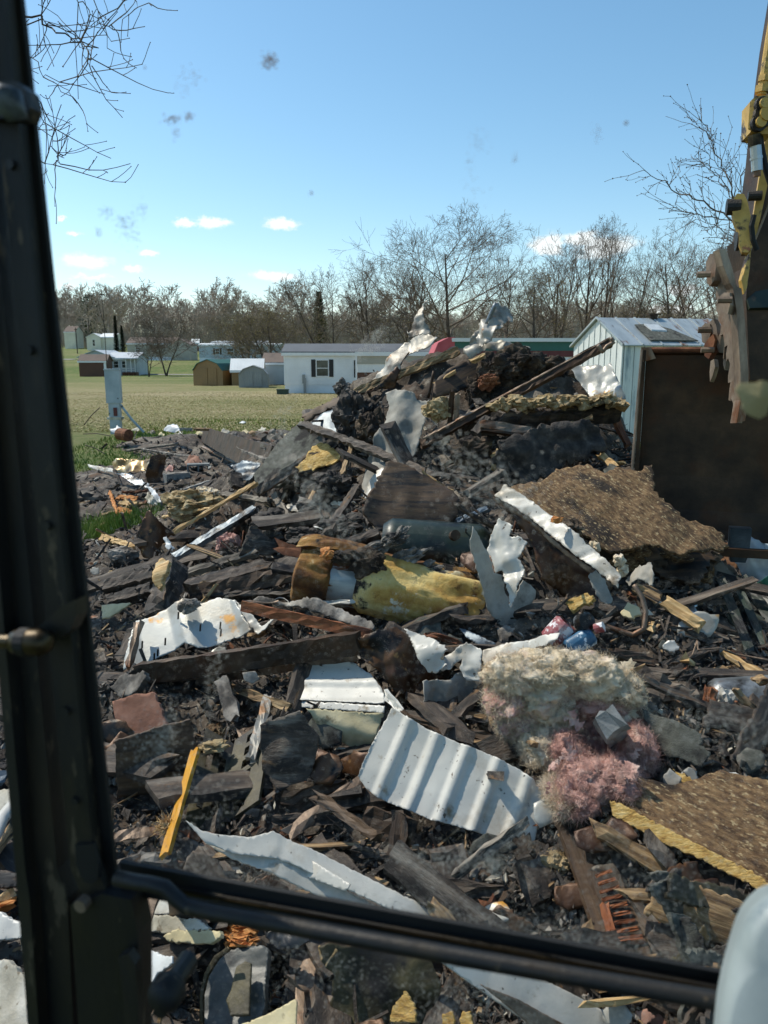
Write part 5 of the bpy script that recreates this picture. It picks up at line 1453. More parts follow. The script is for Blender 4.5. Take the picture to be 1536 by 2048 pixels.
wh = empty('water_heater', at(770, 1170, 5.0), 'burst water heater with rusty steel body and yellow foam jacket', 'water heater')
def barrel(name, a, b, r, mat, t0, t1, amp, seg=40, rings=26, squash=1.0, parent=wh, sd=0, thick=0.0):
    A, Bq = at(*a), at(*b)
    ax = (Bq - A); L = ax.length; ax.normalize()
    f_ = (Vector((0, -.75, .66)) - ax * Vector((0, -.75, .66)).dot(ax)).normalized(); s_ = ax.cross(f_)
    v, f = [], []
    uu = np.linspace(0, 1, rings); tt = np.linspace(t0, t1, seg)
    G = np.array([(u * L * 3, math.cos(t) * 2, math.sin(t) * 2 + sd) for u in uu for t in tt])
    nzv = fbm(G, 40 + sd, 4)
    i = 0
    for u in uu:
        cap = 1 - max(0, abs(u - .5) * 2 - .86) * 1.6
        for t in tt:
            rr = r * cap * (1 + amp * nzv[i]); i += 1
            q = A + ax * (u * L) + f_ * (math.cos(t) * rr * squash) + s_ * (math.sin(t) * rr)
            v.append(q)
    for j in range(rings - 1):
        for k in range(seg - 1):
            f.append((j * seg + k, j * seg + k + 1, (j + 1) * seg + k + 1, (j + 1) * seg + k))
    return link_mesh(name, v, f, mat, parent, None, True)
barrel('tank', (612, 1148, 5.05), (930, 1214, 4.95), .17, 'tank_steel', 0, 6.2832, .03, sd=1)
barrel('foam_jacket', (590, 1125, 5.08), (950, 1208, 4.95), .21, 'burnt_foam', -2.6, -.3, .2, sd=2, rings=50, seg=50)
barrel('foam_jacket', (716, 1160, 4.95), (962, 1222, 4.86), .205, 'foam', -1.3, 1.9, .13, sd=5, rings=46, seg=46)
barrel('rust_jacket', (592, 1150, 5.0), (662, 1165, 4.98), .18, 'burnt_foam', -1.2, 1.5, .2, sd=8, rings=36, seg=36)
for i, (x, y, a, b, mt) in enumerate([(738, 1128, 34, 28, 'dark_wool'), (655, 1108, 14, 10, 'orange_wood'), (770, 1175, 14, 14, 'dark_wool'), (860, 1225, 46, 14, 'ash'), (910, 1205, 20, 24, 'cream_board'), (690, 1115, 30, 14, 'dark_wool')]):
    lump('crust', None, None, x, y, a, b, mt, Y=4.82, amp=.45, sub=4, fine=.3, parent=wh, depth=.06)
tg = empty('gas_tank', at(880, 1100, 5.35), 'dark olive green steel cylinder lying behind the water heater', 'tank')
barrel('shell', (765, 1090, 5.4), (975, 1105, 5.35), .2, 'green_tank', 0, 6.2832, .015, parent=tg, sd=12)
p = at(907, 1072, 5.14); k = MB(); k.tube([p, p + Vector((.01, -.05, .02))], .035, 14); k.build('cap', 'dark_steel', tg)
for i, (x, y, w) in enumerate([(760, 1095, 40), (810, 1118, 36), (850, 1140, 30), (790, 1075, 22)]):
    LP('ash_fringe', 'lacy grey ash on the dark green cylinder, ' + ['left end', 'lower middle', 'lowest right bit', 'upper bit'][i], 'char clump', x, y, w, 12, 'ash', Y=4.98, amp=.6, sub=5, fine=.5, depth=.06, rot=-.5, group='lacy ash on the dark green cylinder')

# ---- left foreground: corrugated siding, rust bar, beams
sd_ = S('corrugated_siding', 'white corrugated siding sheet with scorch marks lying at left', 'scrap metal',
  [(272, 1242), (300, 1234), (345, 1212), (372, 1200), (405, 1206), (440, 1195), (472, 1203), (490, 1240), (508, 1264), (440, 1288), (398, 1300), (372, 1290), (310, 1318), (250, 1344), (256, 1312)], 'scorched_metal', Y=4.75, n=(-.15, -.62, .77), rib=(5, .4, .03), crumple=(.005, 2), jag=2, res=5, udir=(3, -1))
for (x, y) in [(284, 1296), (308, 1320), (315, 1312), (356, 1238), (441, 1272), (440, 1258), (330, 1290), (400, 1262)]:
    q = on_plane(x, y, sd_.matrix_world.translation + sd_.matrix_world.to_3x3() @ Vector((0, 0, .05)), (sd_.matrix_world.to_3x3() @ Vector((0, 0, 1))))
    k = MB(); k.tube([q, q + Vector((.008, -.01, .05))], .006, 5); attach(k.build('screw', 'grease'), sd_)
S('corrugated_siding', 'crumpled right end of the scorched corrugated siding', 'scrap metal', [(470, 1200), (500, 1226), (520, 1250), (556, 1236), (530, 1258), (514, 1268), (496, 1250)], 'white_metal', Y=4.7, n='lit', crumple=(.05, 4), jag=2, res=4)
BD('ridge_cap', 'dark sooty ridge on the left edge of the corrugated siding', 'strip', (276, 1240, 4.72), (253, 1338, 4.45), 14, .03, 'worn_steel', n='lit')
LP('ash_clump', 'ash clump lying on the top edge of the corrugated siding', 'char clump', 378, 1210, 20, 14, 'ash', Y=4.75, amp=.5, sub=4, fine=.4)
rb = empty('angle_iron', at(610, 1238, 4.45), 'rust orange flat iron bar slanting down to the right', 'iron bar')
board('bar', None, None, (481, 1212, 4.6), (742, 1270, 4.25), 23, .012, 'rust_red', n=(-.25, -.95, .2), rough=.002, ends=.005, parent=rb)
board('flange', None, None, (484, 1202, 4.62), (560, 1204, 4.6), 7, .012, 'worn_steel', n='up', rough=.004, parent=rb)
S('torn_board', 'weathered pale torn board behind the rust orange bar', 'board', [(486, 1200), (520, 1194), (560, 1202), (600, 1200), (640, 1200), (690, 1222), (740, 1240), (745, 1258), (700, 1250), (640, 1226), (590, 1212), (530, 1206)], 'ash', Y=4.7, n='lit', thick=.015, jag=3, res=6, crumple=(.03, 3), udir=(3, 1))
BD('white_strip', 'narrow white strip behind the rust orange bar', 'strip', (600, 1206, 4.75), (712, 1202, 4.75), 9, .01, 'white_metal', n='lit')
S('torn_board', 'cream chip of board at the right end of the rust orange bar', 'board', [(712, 1232), (745, 1246), (744, 1260), (722, 1250), (706, 1244)], 'cream_board', Y=4.55, n='lit', thick=.015, jag=2, res=4)
ob = BD('i_beam', 'long dark red brown steel beam below the corrugated siding', 'beam', (268, 1352, 4.6), (720, 1288, 4.35), 44, .1, 'dark_steel', n=(.1, -.97, .2), rough=.003)
attach(BD('beam_lip', 'thin bright upper lip of the long dark steel beam', 'beam', (330, 1323, 4.52), (716, 1266, 4.3), 4, .05, 'worn_steel', n='up', rough=.002), ob)
attach(BD('beam_lip', 'thin lower lip of the long dark steel beam', 'beam', (330, 1366, 4.5), (716, 1308, 4.28), 4, .05, 'worn_steel', n='up', rough=.002), ob)
S('pink_board', 'pinkish brown board with a pale edge at the left beside the pillar', 'board', [(222, 1402), (262, 1390), (304, 1383), (318, 1412), (333, 1452), (290, 1470), (240, 1482), (230, 1450)], 'pink_board', Y=4.0, n=(-.3, -.8, .5), thick=.02, crumple=(.015, 2), jag=2, res=7)
S('stone_slab', 'grey brown stone like slab above the pinkish board', 'board', [(222, 1375), (240, 1352), (288, 1342), (300, 1358), (280, 1380), (240, 1394)], 'ash', Y=4.15, n='lit', thick=.04, crumple=(.03, 3), jag=3, res=6)
S('rusty_board', 'dark red brown panel under the pinkish board', 'board', [(228, 1484), (335, 1450), (380, 1440), (395, 1500), (380, 1560), (300, 1590), (235, 1600)], 'brown_ply', Y=3.95, n=(.3, -.9, .2), thick=.02, crumple=(.02, 2), jag=3, res=9)
BD('yellow_bar', 'yellow painted flat bar leaning in the lower left rubble', 'bar', (390, 1494, 3.5), (326, 1712, 2.85), 24, .02, 'yellow_paint', n=(-.4, -.8, .4), rough=.001, ends=.02)
LP('straw_tuft', 'tuft of straw coloured fibres caught on the yellow bar', 'fibre tuft', 335, 1655, 14, 14, 'tan_wool', Y=3.05, amp=.4, sub=3, fine=.3, fur=(260, .06, .002, 'pale_wood', 'fibre'))
HERO.append(([(350, 1440), (560, 1420), (520, 1520), (440, 1670), (350, 1670)], 3.5))
HERO.append(([(1190, 1740), (1240, 1735), (1300, 1900), (1230, 1930)], 2.4))
HERO.append(([(590, 1090), (950, 1100), (960, 1240), (720, 1240), (600, 1180)], 4.8))
ch = empty('chassis_plate', at(460, 1540, 3.75), 'olive brown slotted metal chassis plate in shadow at lower left', 'metal plate')
def slotted(name, A, Bq, C, nu, nv, mat, parent, th=.02, fr=.3):
    """flat plate through three seen corners with a grid of slots"""
    o, u, v = at(*A), at(*Bq) - at(*A), at(*C) - at(*A)
    n = u.cross(v).normalized()
    if n.y > 0: n = -n
    xs_ = []
    m = MB()
    def bar(u0, u1, v0, v1):
        q = [o + u * u0 + v * v0, o + u * u1 + v * v0, o + u * u1 + v * v1, o + u * u0 + v * v1]
        m.prism(q, -n * th)
    for i in range(nu + 1):
        a = i / nu * (1 - fr / nu); bar(a, a + fr / nu, 0, 1)
    for j in range(nv + 1):
        a = j / nv * (1 - fr / nv)
        for i in range(nu):
            bar(i / nu * (1 - fr / nu) + fr / nu, (i + 1) / nu * (1 - fr / nu), a, a + fr / nv)
    return m.build(name, mat, parent)
slotted('slotted_plate', (412, 1455, 3.8), (472, 1490, 3.75), (368, 1650, 3.2), 2, 2, 'olive_metal', ch, fr=.42)
slotted('slotted_plate', (470, 1480, 3.78), (545, 1430, 3.85), (430, 1660, 3.2), 1, 6, 'olive_metal', ch, fr=.36)
LP('sediment', 'caked grey dirt on the slotted chassis plate', 'dirt clump', 430, 1492, 28, 10, 'tan_wool', Y=3.65, amp=.5, sub=4, fine=.3, depth=.05)
BD('pillar_board', 'mottled grey board leaning above the slotted chassis plate', 'board', (440, 1352, 4.2), (468, 1440, 3.95), 30, .03, 'ash', n=(0, -.9, .4))
S('grey_scrap', 'rounded grey scrap in the shade below the steel beam', 'scrap', [(484, 1345), (510, 1342), (520, 1358), (504, 1368), (488, 1360)], 'ash', Y=4.1, n='cam', crumple=(.02, 3), jag=1, res=4)
S('dark_board', 'dark plank in the shade right of the slotted chassis plate', 'board', [(520, 1450), (600, 1420), (640, 1480), (620, 1560), (560, 1580), (524, 1540)], 'burnt_wood', Y=3.75, n=(.1, -.9, .4), thick=.03, jag=3, res=9)
for i, (a, b, w, mt, lb) in enumerate([((560, 1600, 3.3), (700, 1570, 3.4), 26, 'brown_ply', 'dark brown board in the shade left of the big white corrugated sheet'), ((540, 1640, 3.2), (690, 1640, 3.2), 22, 'burnt_wood', 'charred board in the shade above the white bent flashing'), ((700, 1700, 3.0), (880, 1740, 2.9), 24, 'burnt_wood', 'cracked charred board under the big white corrugated sheet'), ((870, 1770, 2.8), (1010, 1790, 2.75), 30, 'burnt_wood', 'cracked charred plank left of the rusty slotted plank'), ((720, 1640, 3.1), (830, 1670, 3.0), 60, 'brown_ply', 'brown board standing in the shade under the big white corrugated sheet'), ((800, 1620, 3.1), (790, 1720, 2.95), 34, 'brown_ply', 'upright brown board behind the white bent flashing'), ((540, 1500, 3.6), (660, 1520, 3.5), 20, 'burnt_wood', 'burnt lath under the folded white siding')]):
    BD('shaded_board', lb, 'board', a, b, w, .03, mt, n='cam')

# ---- centre foreground: white sheets
S('crumpled_metal', 'brown stained crumpled sheet folded over in the centre foreground', 'scrap metal',
  [(704, 1290), (720, 1275), (752, 1262), (792, 1255), (812, 1270), (830, 1300), (838, 1325), (860, 1345), (896, 1355), (872, 1362), (838, 1366), (826, 1396), (816, 1412), (796, 1404), (785, 1378), (758, 1345), (730, 1325)], 'brown_metal', Y=4.1, n=(.1, -.88, .45), crumple=(.05, 3), jag=2, res=5, bend=(10, -.9))
S('crumpled_metal', 'white crumpled panel curling over the brown stained sheet', 'scrap metal',
  [(808, 1256), (830, 1262), (870, 1280), (898, 1302), (880, 1318), (892, 1326), (872, 1340), (856, 1342), (842, 1324), (832, 1298)], 'white_siding', Y=4.05, n='lit', crumple=(.04, 4), jag=2, res=4)
S('crumpled_metal', 'white upright fold of crumpled panel right of the brown stained sheet', 'scrap metal',
  [(890, 1312), (934, 1284), (966, 1302), (962, 1362), (934, 1362), (920, 1340), (925, 1318), (910, 1328), (900, 1340), (884, 1342)], 'white_siding', Y=4.0, n=(-.35, -.85, .4), crumple=(.05, 4), jag=2, res=5)
S('crumpled_metal', 'lower folds of the crumpled panel with shade painted in as grey', 'scrap metal',  # grey in place of white: the shade of the folds is in the colour
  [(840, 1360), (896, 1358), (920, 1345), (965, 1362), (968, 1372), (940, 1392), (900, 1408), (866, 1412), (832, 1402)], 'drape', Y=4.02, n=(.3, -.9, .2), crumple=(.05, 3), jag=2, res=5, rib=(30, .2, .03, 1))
BD('curved_trim', 'curved rust brown trim behind the white crumpled panel', 'strip', (846, 1266, 4.3), (930, 1292, 4.25), 12, .03, 'rust', n='lit', bow=.04)
S('pale_pipe', 'pale grey tapered pipe behind the white crumpled panel', 'pipe', [(915, 1252), (940, 1262), (990, 1285), (985, 1300), (960, 1292), (930, 1272)], 'bluegrey_metal', Y=4.3, n='lit', bend=(90, -2), crumple=(.01, 3), jag=1, res=5)
ob = S('white_siding_stack', 'white siding panels lying flat left of the brown stained sheet', 'siding',
  [(596, 1328), (660, 1320), (712, 1328), (744, 1352), (764, 1378), (772, 1398), (770, 1412), (600, 1400), (594, 1362)], 'white_siding', Y=4.05, n=(-.2, -.4, .88), rib=(80, .16, .012), crumple=(.008, 2), jag=1.5, res=6, bend=(90, .25))
attach(S('siding_lip', 'bright front lip of the white siding panels', 'siding', [(598, 1402), (770, 1412), (768, 1426), (700, 1422), (600, 1414)], 'white_siding', Y=3.85, n='lit', crumple=(.004, 2), jag=1, res=5), ob)
S('folded_siding', 'curled cream underside of siding hanging below the white panels', 'siding',
  [(612, 1416), (700, 1424), (768, 1428), (752, 1470), (735, 1502), (700, 1494), (668, 1476), (635, 1450)], 'cream_board', Y=3.85, n=(.1, -.9, .35), rib=(70, .17, .03, 1), crumple=(.02, 3), jag=2, res=5, thick=.008)
SHW = [(784, 1414), (800, 1424), (850, 1456), (920, 1488), (962, 1502), (1000, 1520), (1040, 1540), (1068, 1560), (1085, 1590), (1080, 1630), (1068, 1690), (1052, 1745), (1034, 1716), (1010, 1690), (978, 1676), (950, 1664), (910, 1652), (860, 1640), (826, 1624), (790, 1610), (756, 1596), (730, 1575), (715, 1552), (728, 1520), (742, 1490), (765, 1448)]
S('corrugated_siding', 'big white corrugated wall panel bent over in the centre foreground', 'corrugated panel', SHW, 'white_siding', Y=3.25, n=(-.17, -.77, .61), rib=(0, .15, .02), crumple=(.01, 2.2), jag=1.2, res=5, bend=[(90, .28), (0, -.1)], udir=(3, 1.35), thick=.004)
BD('brown_lath', 'thin brown lath along the upper edge of the big white corrugated panel', 'board', (800, 1420, 3.5), (950, 1500, 3.35), 10, .02, 'brown_ply', n='up')
BD('white_strip', 'narrow white strip along the lath over the big white corrugated panel', 'strip', (764, 1378, 3.7), (812, 1436, 3.5), 14, .006, 'white_siding', n='lit')
for i, (a, b, w, mt) in enumerate([((860, 1420, 3.8), (1000, 1440, 3.75), 14, 'old_wood'), ((880, 1450, 3.7), (990, 1480, 3.6), 20, 'brown_ply'), ((950, 1400, 3.9), (1000, 1480, 3.6), 14, 'burnt_wood'), ((930, 1430, 3.7), (985, 1452, 3.65), 8, 'grey_metal')]):
    BD('shaded_board', ['old grey lath in the hollow below the crumpled panel', 'brown board in the hollow behind the big white corrugated panel', 'burnt stub in the hollow left of the pink insulation', 'thin metal strip in the hollow left of the pink insulation'][i], 'board', a, b, w, .025, mt, n='lit')
S('white_sheet', 'white curved sheet edge above the pink insulation batt', 'scrap metal',
  [(966, 1300), (1000, 1290), (1060, 1278), (1124, 1270), (1118, 1284), (1090, 1296), (1050, 1310), (1000, 1322), (972, 1340), (964, 1320)], 'white_siding', Y=3.95, n='lit', crumple=(.03, 3), jag=1.5, res=5)
S('grey_felt', 'grey felt scrap between the white curved sheet and the insulation', 'scrap', [(1048, 1300), (1080, 1292), (1120, 1300), (1140, 1312), (1100, 1322), (1050, 1318)], 'ash', Y=3.8, n='lit', crumple=(.04, 4), jag=3, res=4)
# crushed printed packaging
cp = empty('printed_can', at(1130, 1260, 4.0), 'crushed printed tins in red, white and blue behind the insulation batt', 'crushed tins')
barrel('red_tin', (1100, 1285, 4.05), (1135, 1246, 4.05), .07, 'red_print', 0, 6.2832, .06, parent=cp, sd=20, rings=14, seg=22)
barrel('blue_tin', (1135, 1300, 3.95), (1184, 1268, 3.98), .055, 'blue_print', 0, 6.2832, .08, parent=cp, sd=24, rings=14, seg=22)
p = at(1162, 1246, 4.02); k = MB(); k.tube([p, p + Vector((0.02, -.05, .03))], .05, 16); k.build('lid', 'grey_metal', cp)
p = at(1190, 1258, 3.95); k = MB(); k.tube([p, p + Vector((.04, -.02, .02))], .028, 12); k.build('red_cap', 'red_print', cp)

# pink and cream insulation batt
ib = empty('insulation_batt', at(1140, 1440, 3.5), 'big shaggy pink and cream insulation batt in the right foreground', 'insulation')
for i, (x, y, a, b, mt, fm) in enumerate([(1030, 1352, 58, 40, 'cream_wool', 'cream_wool'), (1100, 1340, 70, 38, 'cream_wool', 'cream_wool'), (1170, 1352, 66, 40, 'cream_wool', 'cream_wool'), (1085, 1395, 72, 44, 'cream_wool', 'cream_wool'), (1232, 1382, 54, 38, 'cream_wool', 'cream_wool'),
        (1010, 1400, 38, 34, 'pink_wool', 'cream_wool'), (1040, 1440, 46, 34, 'pink_wool', 'cream_wool'), (1075, 1490, 36, 36, 'cream_wool', 'cream_wool'), (1110, 1440, 48, 52, 'cream_wool', 'cream_wool'),
        (1268, 1430, 26, 40, 'pink_wool', 'cream_wool'), (1272, 1500, 28, 46, 'pink_wool', 'pink_wool'), (1235, 1560, 50, 36, 'pink_wool', 'pink_wool'), (1170, 1560, 50, 40, 'pink_wool', 'pink_wool'), (1135, 1510, 40, 44, 'pink_wool', 'pink_wool'), (1150, 1590, 36, 22, 'pink_wool', 'pink_wool'), (1112, 1590, 20, 14, 'pink_wool', 'cream_wool'), (1200, 1400, 60, 24, 'pink_wool', 'pink_wool')]):
    lump('wool', None, None, x, y, a, b, mt, Y=min(3.5, hit(x, y, .16).y), amp=.24, freq=1.9, sub=5, fine=.3, parent=ib, depth=.13, smooth=True, fur=(5200, .055, .0006, fm, 'fibres'))
lump('wool', None, None, 1205, 1490, 62, 56, 'pink_wool', Y=hit(1205, 1490, .04).y, amp=.25, sub=5, fine=.6, parent=ib, depth=.06, smooth=True, fur=(2000, .05, .0007, 'pink_wool', 'fibres'))
irng = random.Random(31)
def shred(x, y, r, mt, off):
    poly = []
    a0 = irng.uniform(0, 6.28); asp = irng.uniform(.3, .7)
    for a in np.linspace(0, 5.5, 8):
        q = r * irng.uniform(.6, 1.15); u_, v_ = q * math.cos(a), q * asp * math.sin(a)
        poly.append((x + u_ * math.cos(a0) - v_ * math.sin(a0), y + u_ * math.sin(a0) + v_ * math.cos(a0)))
    sheet('shred', None, None, poly, mt, Y=hit(x, y, off).y, n=(irng.gauss(-.3, .35), -irng.uniform(.4, .9), irng.uniform(.3, .9)), thick=.004, crumple=(.012, 8), jag=9, res=3.2, parent=ib, hero=False, smooth=False)
for k in range(75):
    t = irng.random()
    x = 985 + 285 * t + irng.gauss(0, 8); y = 1345 + 95 * irng.random() - 30 * math.sin(3.1 * t) + (10 if t > .8 else 0)
    shred(x, y, irng.uniform(14, 34), 'cream_wool', .27 + irng.uniform(0, .05))
for k in range(16):
    a = irng.uniform(-.6, 4.4)
    x = 1205 + 72 * math.cos(a) * irng.uniform(.85, 1.15); y = 1492 + 74 * math.sin(a) * irng.uniform(.85, 1.15)
    shred(x, y, irng.uniform(14, 34), 'pink_wool', .24 + irng.uniform(0, .05))
for k in range(5):
    shred(irng.uniform(1085, 1170), irng.uniform(1500, 1600), irng.uniform(12, 26), 'pink_wool', .24)
HERO.append(([(965, 1310), (1080, 1300), (1240, 1340), (1310, 1480), (1290, 1580), (1110, 1610), (1050, 1520), (975, 1440)], 3.3))
BD('post_stub', 'weathered broken post end poking out of the insulation batt', 'post', (1206, 1424, 3.12), (1214, 1452, 3.32), 50, .09, 'concrete', n=(-.5, -.3, .8), rough=.006, nseg=5)

# ---- right middle
S('shingle_scrap', 'grey torn shingle sheet right of the insulation batt', 'shingle', [(1284, 1418), (1320, 1434), (1352, 1442), (1402, 1466), (1396, 1490), (1420, 1503), (1404, 1534), (1370, 1520), (1330, 1512), (1310, 1488)], 'shingle', Y=3.55, n='lit', thick=.008, crumple=(.02, 3), jag=3, res=6)
S('screen_scrap', 'narrow grey mesh scrap above the torn shingle sheet', 'scrap', [(1250, 1360), (1262, 1358), (1310, 1410), (1320, 1424), (1292, 1416), (1262, 1390)], 'ash', Y=3.8, n='lit', crumple=(.01, 3), jag=2, res=5, rib=(45, .02, .003, 1))
BD('split_log', 'dark splintered log slanting down right behind the insulation batt', 'log', (1240, 1342, 4.0), (1398, 1402, 3.75), 48, .12, 'burnt_wood', n='lit', rough=.016, ends=.15)
BD('orange_plank', 'light split plank with a bright lit face right of centre', 'board', (1322, 1196, 4.55), (1410, 1256, 4.35), 25, .03, 'pale_wood', n='lit', rough=.004, ends=.04)
BD('orange_plank', 'upper half of the light split plank, darker wood standing in for shade', 'board', (1266, 1168, 4.7), (1324, 1198, 4.57), 24, .03, 'old_wood', n='lit', rough=.004)  # same plank as the lit half; its shade is painted as darker wood
BD('pale_batten', 'long pale batten at the right edge of the heap', 'board', (1440, 1300, 4.3), (1560, 1372, 4.0), 16, .03, 'pale_wood', n='lit', taper=1.4)
S('wood_wedge', 'frayed yellow wedge of wood below the hanging torn sheet', 'wood scrap', [(1130, 1198), (1156, 1190), (1174, 1184), (1190, 1196), (1184, 1206), (1164, 1208), (1144, 1222), (1136, 1212)], 'osb_bright', Y=4.45, n='lit', thick=.03, crumple=(.02, 5), jag=3, res=4)
S('wood_wedge', 'cream wedge of wood right of the frayed yellow one', 'wood scrap', [(1240, 1224), (1256, 1204), (1278, 1214), (1282, 1226), (1262, 1236), (1246, 1232)], 'cream_board', Y=4.4, n='lit', thick=.02, crumple=(.01, 4), jag=1.5, res=4)
rod('bent_strip', 'dark metal strip bent into a hook above the crushed tins', 'strip', [(1156, 1228, 4.3), (1210, 1252, 4.25), (1265, 1270, 4.2), (1288, 1258, 4.2), (1292, 1225, 4.25), (1284, 1195, 4.3), (1268, 1170, 4.35)], .016, 'worn_steel', seg=5)
S('foil_scrap', 'crumpled bright foil scrap behind the light split plank', 'scrap', [(1340, 1202), (1362, 1198), (1378, 1204), (1394, 1200), (1388, 1212), (1398, 1220), (1392, 1232), (1376, 1224), (1362, 1212)], 'silver', Y=4.55, n='lit', crumple=(.05, 5), jag=2, res=3)
S('cardboard', 'torn striped grey cardboard beside the white flashing', 'scrap', [(1178, 1150), (1192, 1140), (1212, 1160), (1226, 1200), (1218, 1212), (1200, 1200), (1186, 1176)], 'paper', Y=4.6, n='cam', crumple=(.02, 3), jag=2, res=4, rib=(30, .02, .003, 1))
S('grey_cloth', 'pale grey cloth scrap hanging under the big strand board', 'scrap', [(1250, 1160), (1268, 1136), (1300, 1124), (1312, 1150), (1306, 1172), (1282, 1160), (1258, 1172)], 'drape', Y=4.75, n='left', crumple=(.04, 4), jag=2, res=4)
for i, (x, y) in enumerate([(1190, 1096), (1240, 1120), (1245, 1140)]):
    LP('fluff', ['white fluff caught beside the white flashing, upper bit', 'white fluff caught beside the white flashing, middle bit', 'white fluff caught beside the white flashing, lowest bit'][i], 'fluff', x, y, 9, 11, 'cream_wool', Y=4.75, amp=.6, sub=3, fine=.4)
LP('fluff', 'orange crumb of foam beside the white flashing', 'foam crumb', 1114, 1040, 11, 7, 'orange_wood', Y=4.8, amp=.5, sub=3)
rod('wire', 'thin bent wire looping over the dark hollow at right', 'wire', [(1342, 1372, 3.9), (1350, 1340, 4.0), (1385, 1310, 4.1), (1395, 1280, 4.2), (1396, 1300, 4.1), (1440, 1296, 4.1), (1470, 1308, 4.1), (1536, 1320, 4.0)], .006, 'worn_steel', seg=5)
S('scrap_corner', 'grey corner of panel below the pale batten at right', 'scrap', [(1412, 1340), (1444, 1330), (1470, 1342), (1460, 1350), (1436, 1344)], 'old_wood', Y=4.1, n='lit', jag=2, res=4)
pp = empty('rusty_pipe', at(1480, 1400, 3.75), 'thick grey rusty pipe end at the right edge', 'pipe')
barrel('pipe', (1420, 1405, 3.8), (1640, 1392, 3.7), .12, 'grey_metal', 0, 6.2832, .05, parent=pp, sd=30)
for i, (x, y, mt) in enumerate([(1420, 1400, 'rust'), (1450, 1402, 'white_metal'), (1465, 1425, 'rust'), (1520, 1360, 'old_wood')]):
    lump('scale', None, None, x, y, 14, 26 if i < 3 else 10, mt, Y=3.65, amp=.4, sub=3, parent=pp, depth=.04)
# slatted dark green metal rack
rk = empty('metal_rack', at(1490, 1210, 5.0), 'dark green bolted metal slats standing at the right edge', 'metal rack')
for i, (a, b, w) in enumerate([((1440, 1152, 5.2), (1500, 1300, 4.5), 18), ((1466, 1150, 5.2), (1530, 1290, 4.55), 16), ((1482, 1150, 5.22), (1570, 1280, 4.6), 22), ((1502, 1165, 5.2), (1600, 1270, 4.65), 20), ((1432, 1160, 5.15), (1470, 1250, 4.7), 14)]):
    s = board('slat', None, None, a, b, w, .02, 'green_tank', n=(-.3, -.85, .4), rough=.001, parent=rk)
    q = at(a[0] + 4, a[1] + 12, a[2] - .1); k = MB(); k.tube([q, q + Vector((0, -.02, .01))], .014, 8); k.build('bolt', 'silver', rk)
S('trash_bag', 'crumpled white plastic bag behind the metal slats under the bucket', 'bag', [(1468, 1108), (1482, 1088), (1510, 1092), (1540, 1090), (1580, 1110), (1570, 1160), (1520, 1172), (1490, 1160), (1472, 1138)], 'bag_white', Y=5.9, n='lit', crumple=(.14, 3), jag=2, res=4)
S('trash_bag', 'dark green plastic bag at the right edge behind the metal slats', 'bag', [(1508, 1168), (1540, 1150), (1600, 1150), (1600, 1230), (1545, 1215), (1520, 1196)], 'green_bag', Y=5.6, n='cam', crumple=(.1, 3), jag=2, res=5)
S('soil_patch', 'patch of bare brown soil seen under the bucket', 'soil', [(1380, 1092), (1480, 1090), (1476, 1140), (1440, 1158), (1400, 1150), (1386, 1120)], 'soil', Y=7.6, n=(0, -.25, .97), crumple=(.04, 3), jag=4, res=6, thick=.05)

# ---- lower right: deck boards and rusty slotted plank
ob = S('roof_deck', 'large weathered roof deck sheet in the lower right corner', 'roof deck',
  [(1212, 1556), (1250, 1548), (1350, 1570), (1440, 1540), (1540, 1560), (1640, 1600), (1640, 1820), (1536, 1782), (1460, 1740), (1400, 1712), (1340, 1680), (1292, 1655), (1252, 1640), (1226, 1622)], 'osb', Y=2.95, n=(-.25, -.5, .83), thick=.02, crumple=(.012, 2), jag=3, res=8, udir=(3, 1.5))
attach(S('deck_edge', 'bright splintered yellow edge of the roof deck sheet', 'roof deck', [(1220, 1600), (1250, 1612), (1330, 1655), (1400, 1690), (1470, 1725), (1540, 1765), (1600, 1800), (1600, 1822), (1536, 1790), (1460, 1748), (1400, 1718), (1330, 1688), (1280, 1660), (1226, 1632)], 'osb_bright', Y=2.86, n='lit', thick=.02, crumple=(.008, 3), jag=3, res=5), ob)
S('deck_splinter', 'yellow delaminated flake lying on the roof deck sheet', 'wood scrap', [(1345, 1538), (1372, 1552), (1400, 1570), (1440, 1575), (1470, 1590), (1502, 1602), (1470, 1600), (1430, 1600), (1396, 1586), (1366, 1566)], 'osb_bright', Y=2.98, n='lit', thick=.012, crumple=(.015, 4), jag=4, res=4)
S('deck_splinter', 'second yellow flake nearer the right edge of the roof deck', 'wood scrap', [(1440, 1650), (1480, 1646), (1540, 1660), (1560, 1700), (1520, 1690), (1480, 1680)], 'osb_bright', Y=2.75, n='lit', thick=.01, crumple=(.015, 4), jag=4, res=4)
LP('deck_crumb', 'tan crumb of insulation lying on the roof deck', 'insulation', 1474, 1686, 20, 10, 'tan_wool', Y=2.7, amp=.5, sub=4, fine=.3)
S('label_scrap', 'small white paper scrap on the roof deck', 'paper', [(1504, 1662), (1514, 1660), (1524, 1676), (1514, 1682)], 'bag_white', Y=2.7, n='lit', crumple=(.004, 4), jag=.5, res=4)
BD('dark_plank', 'wide dark brown plank standing steeply in the lower right hollow', 'board', (1135, 1590, 3.2), (1262, 1925, 2.45), 100, .03, 'brown_ply', n=(.1, -.8, .6), rough=.002)
sb = empty('slotted_bracket', at(1245, 1840, 2.5), 'rusty orange steel bracket with a comb of slots', 'steel bracket')
q0 = [(1196, 1748), (1208, 1744), (1296, 1890), (1262, 1902), (1222, 1910), (1212, 1880)]
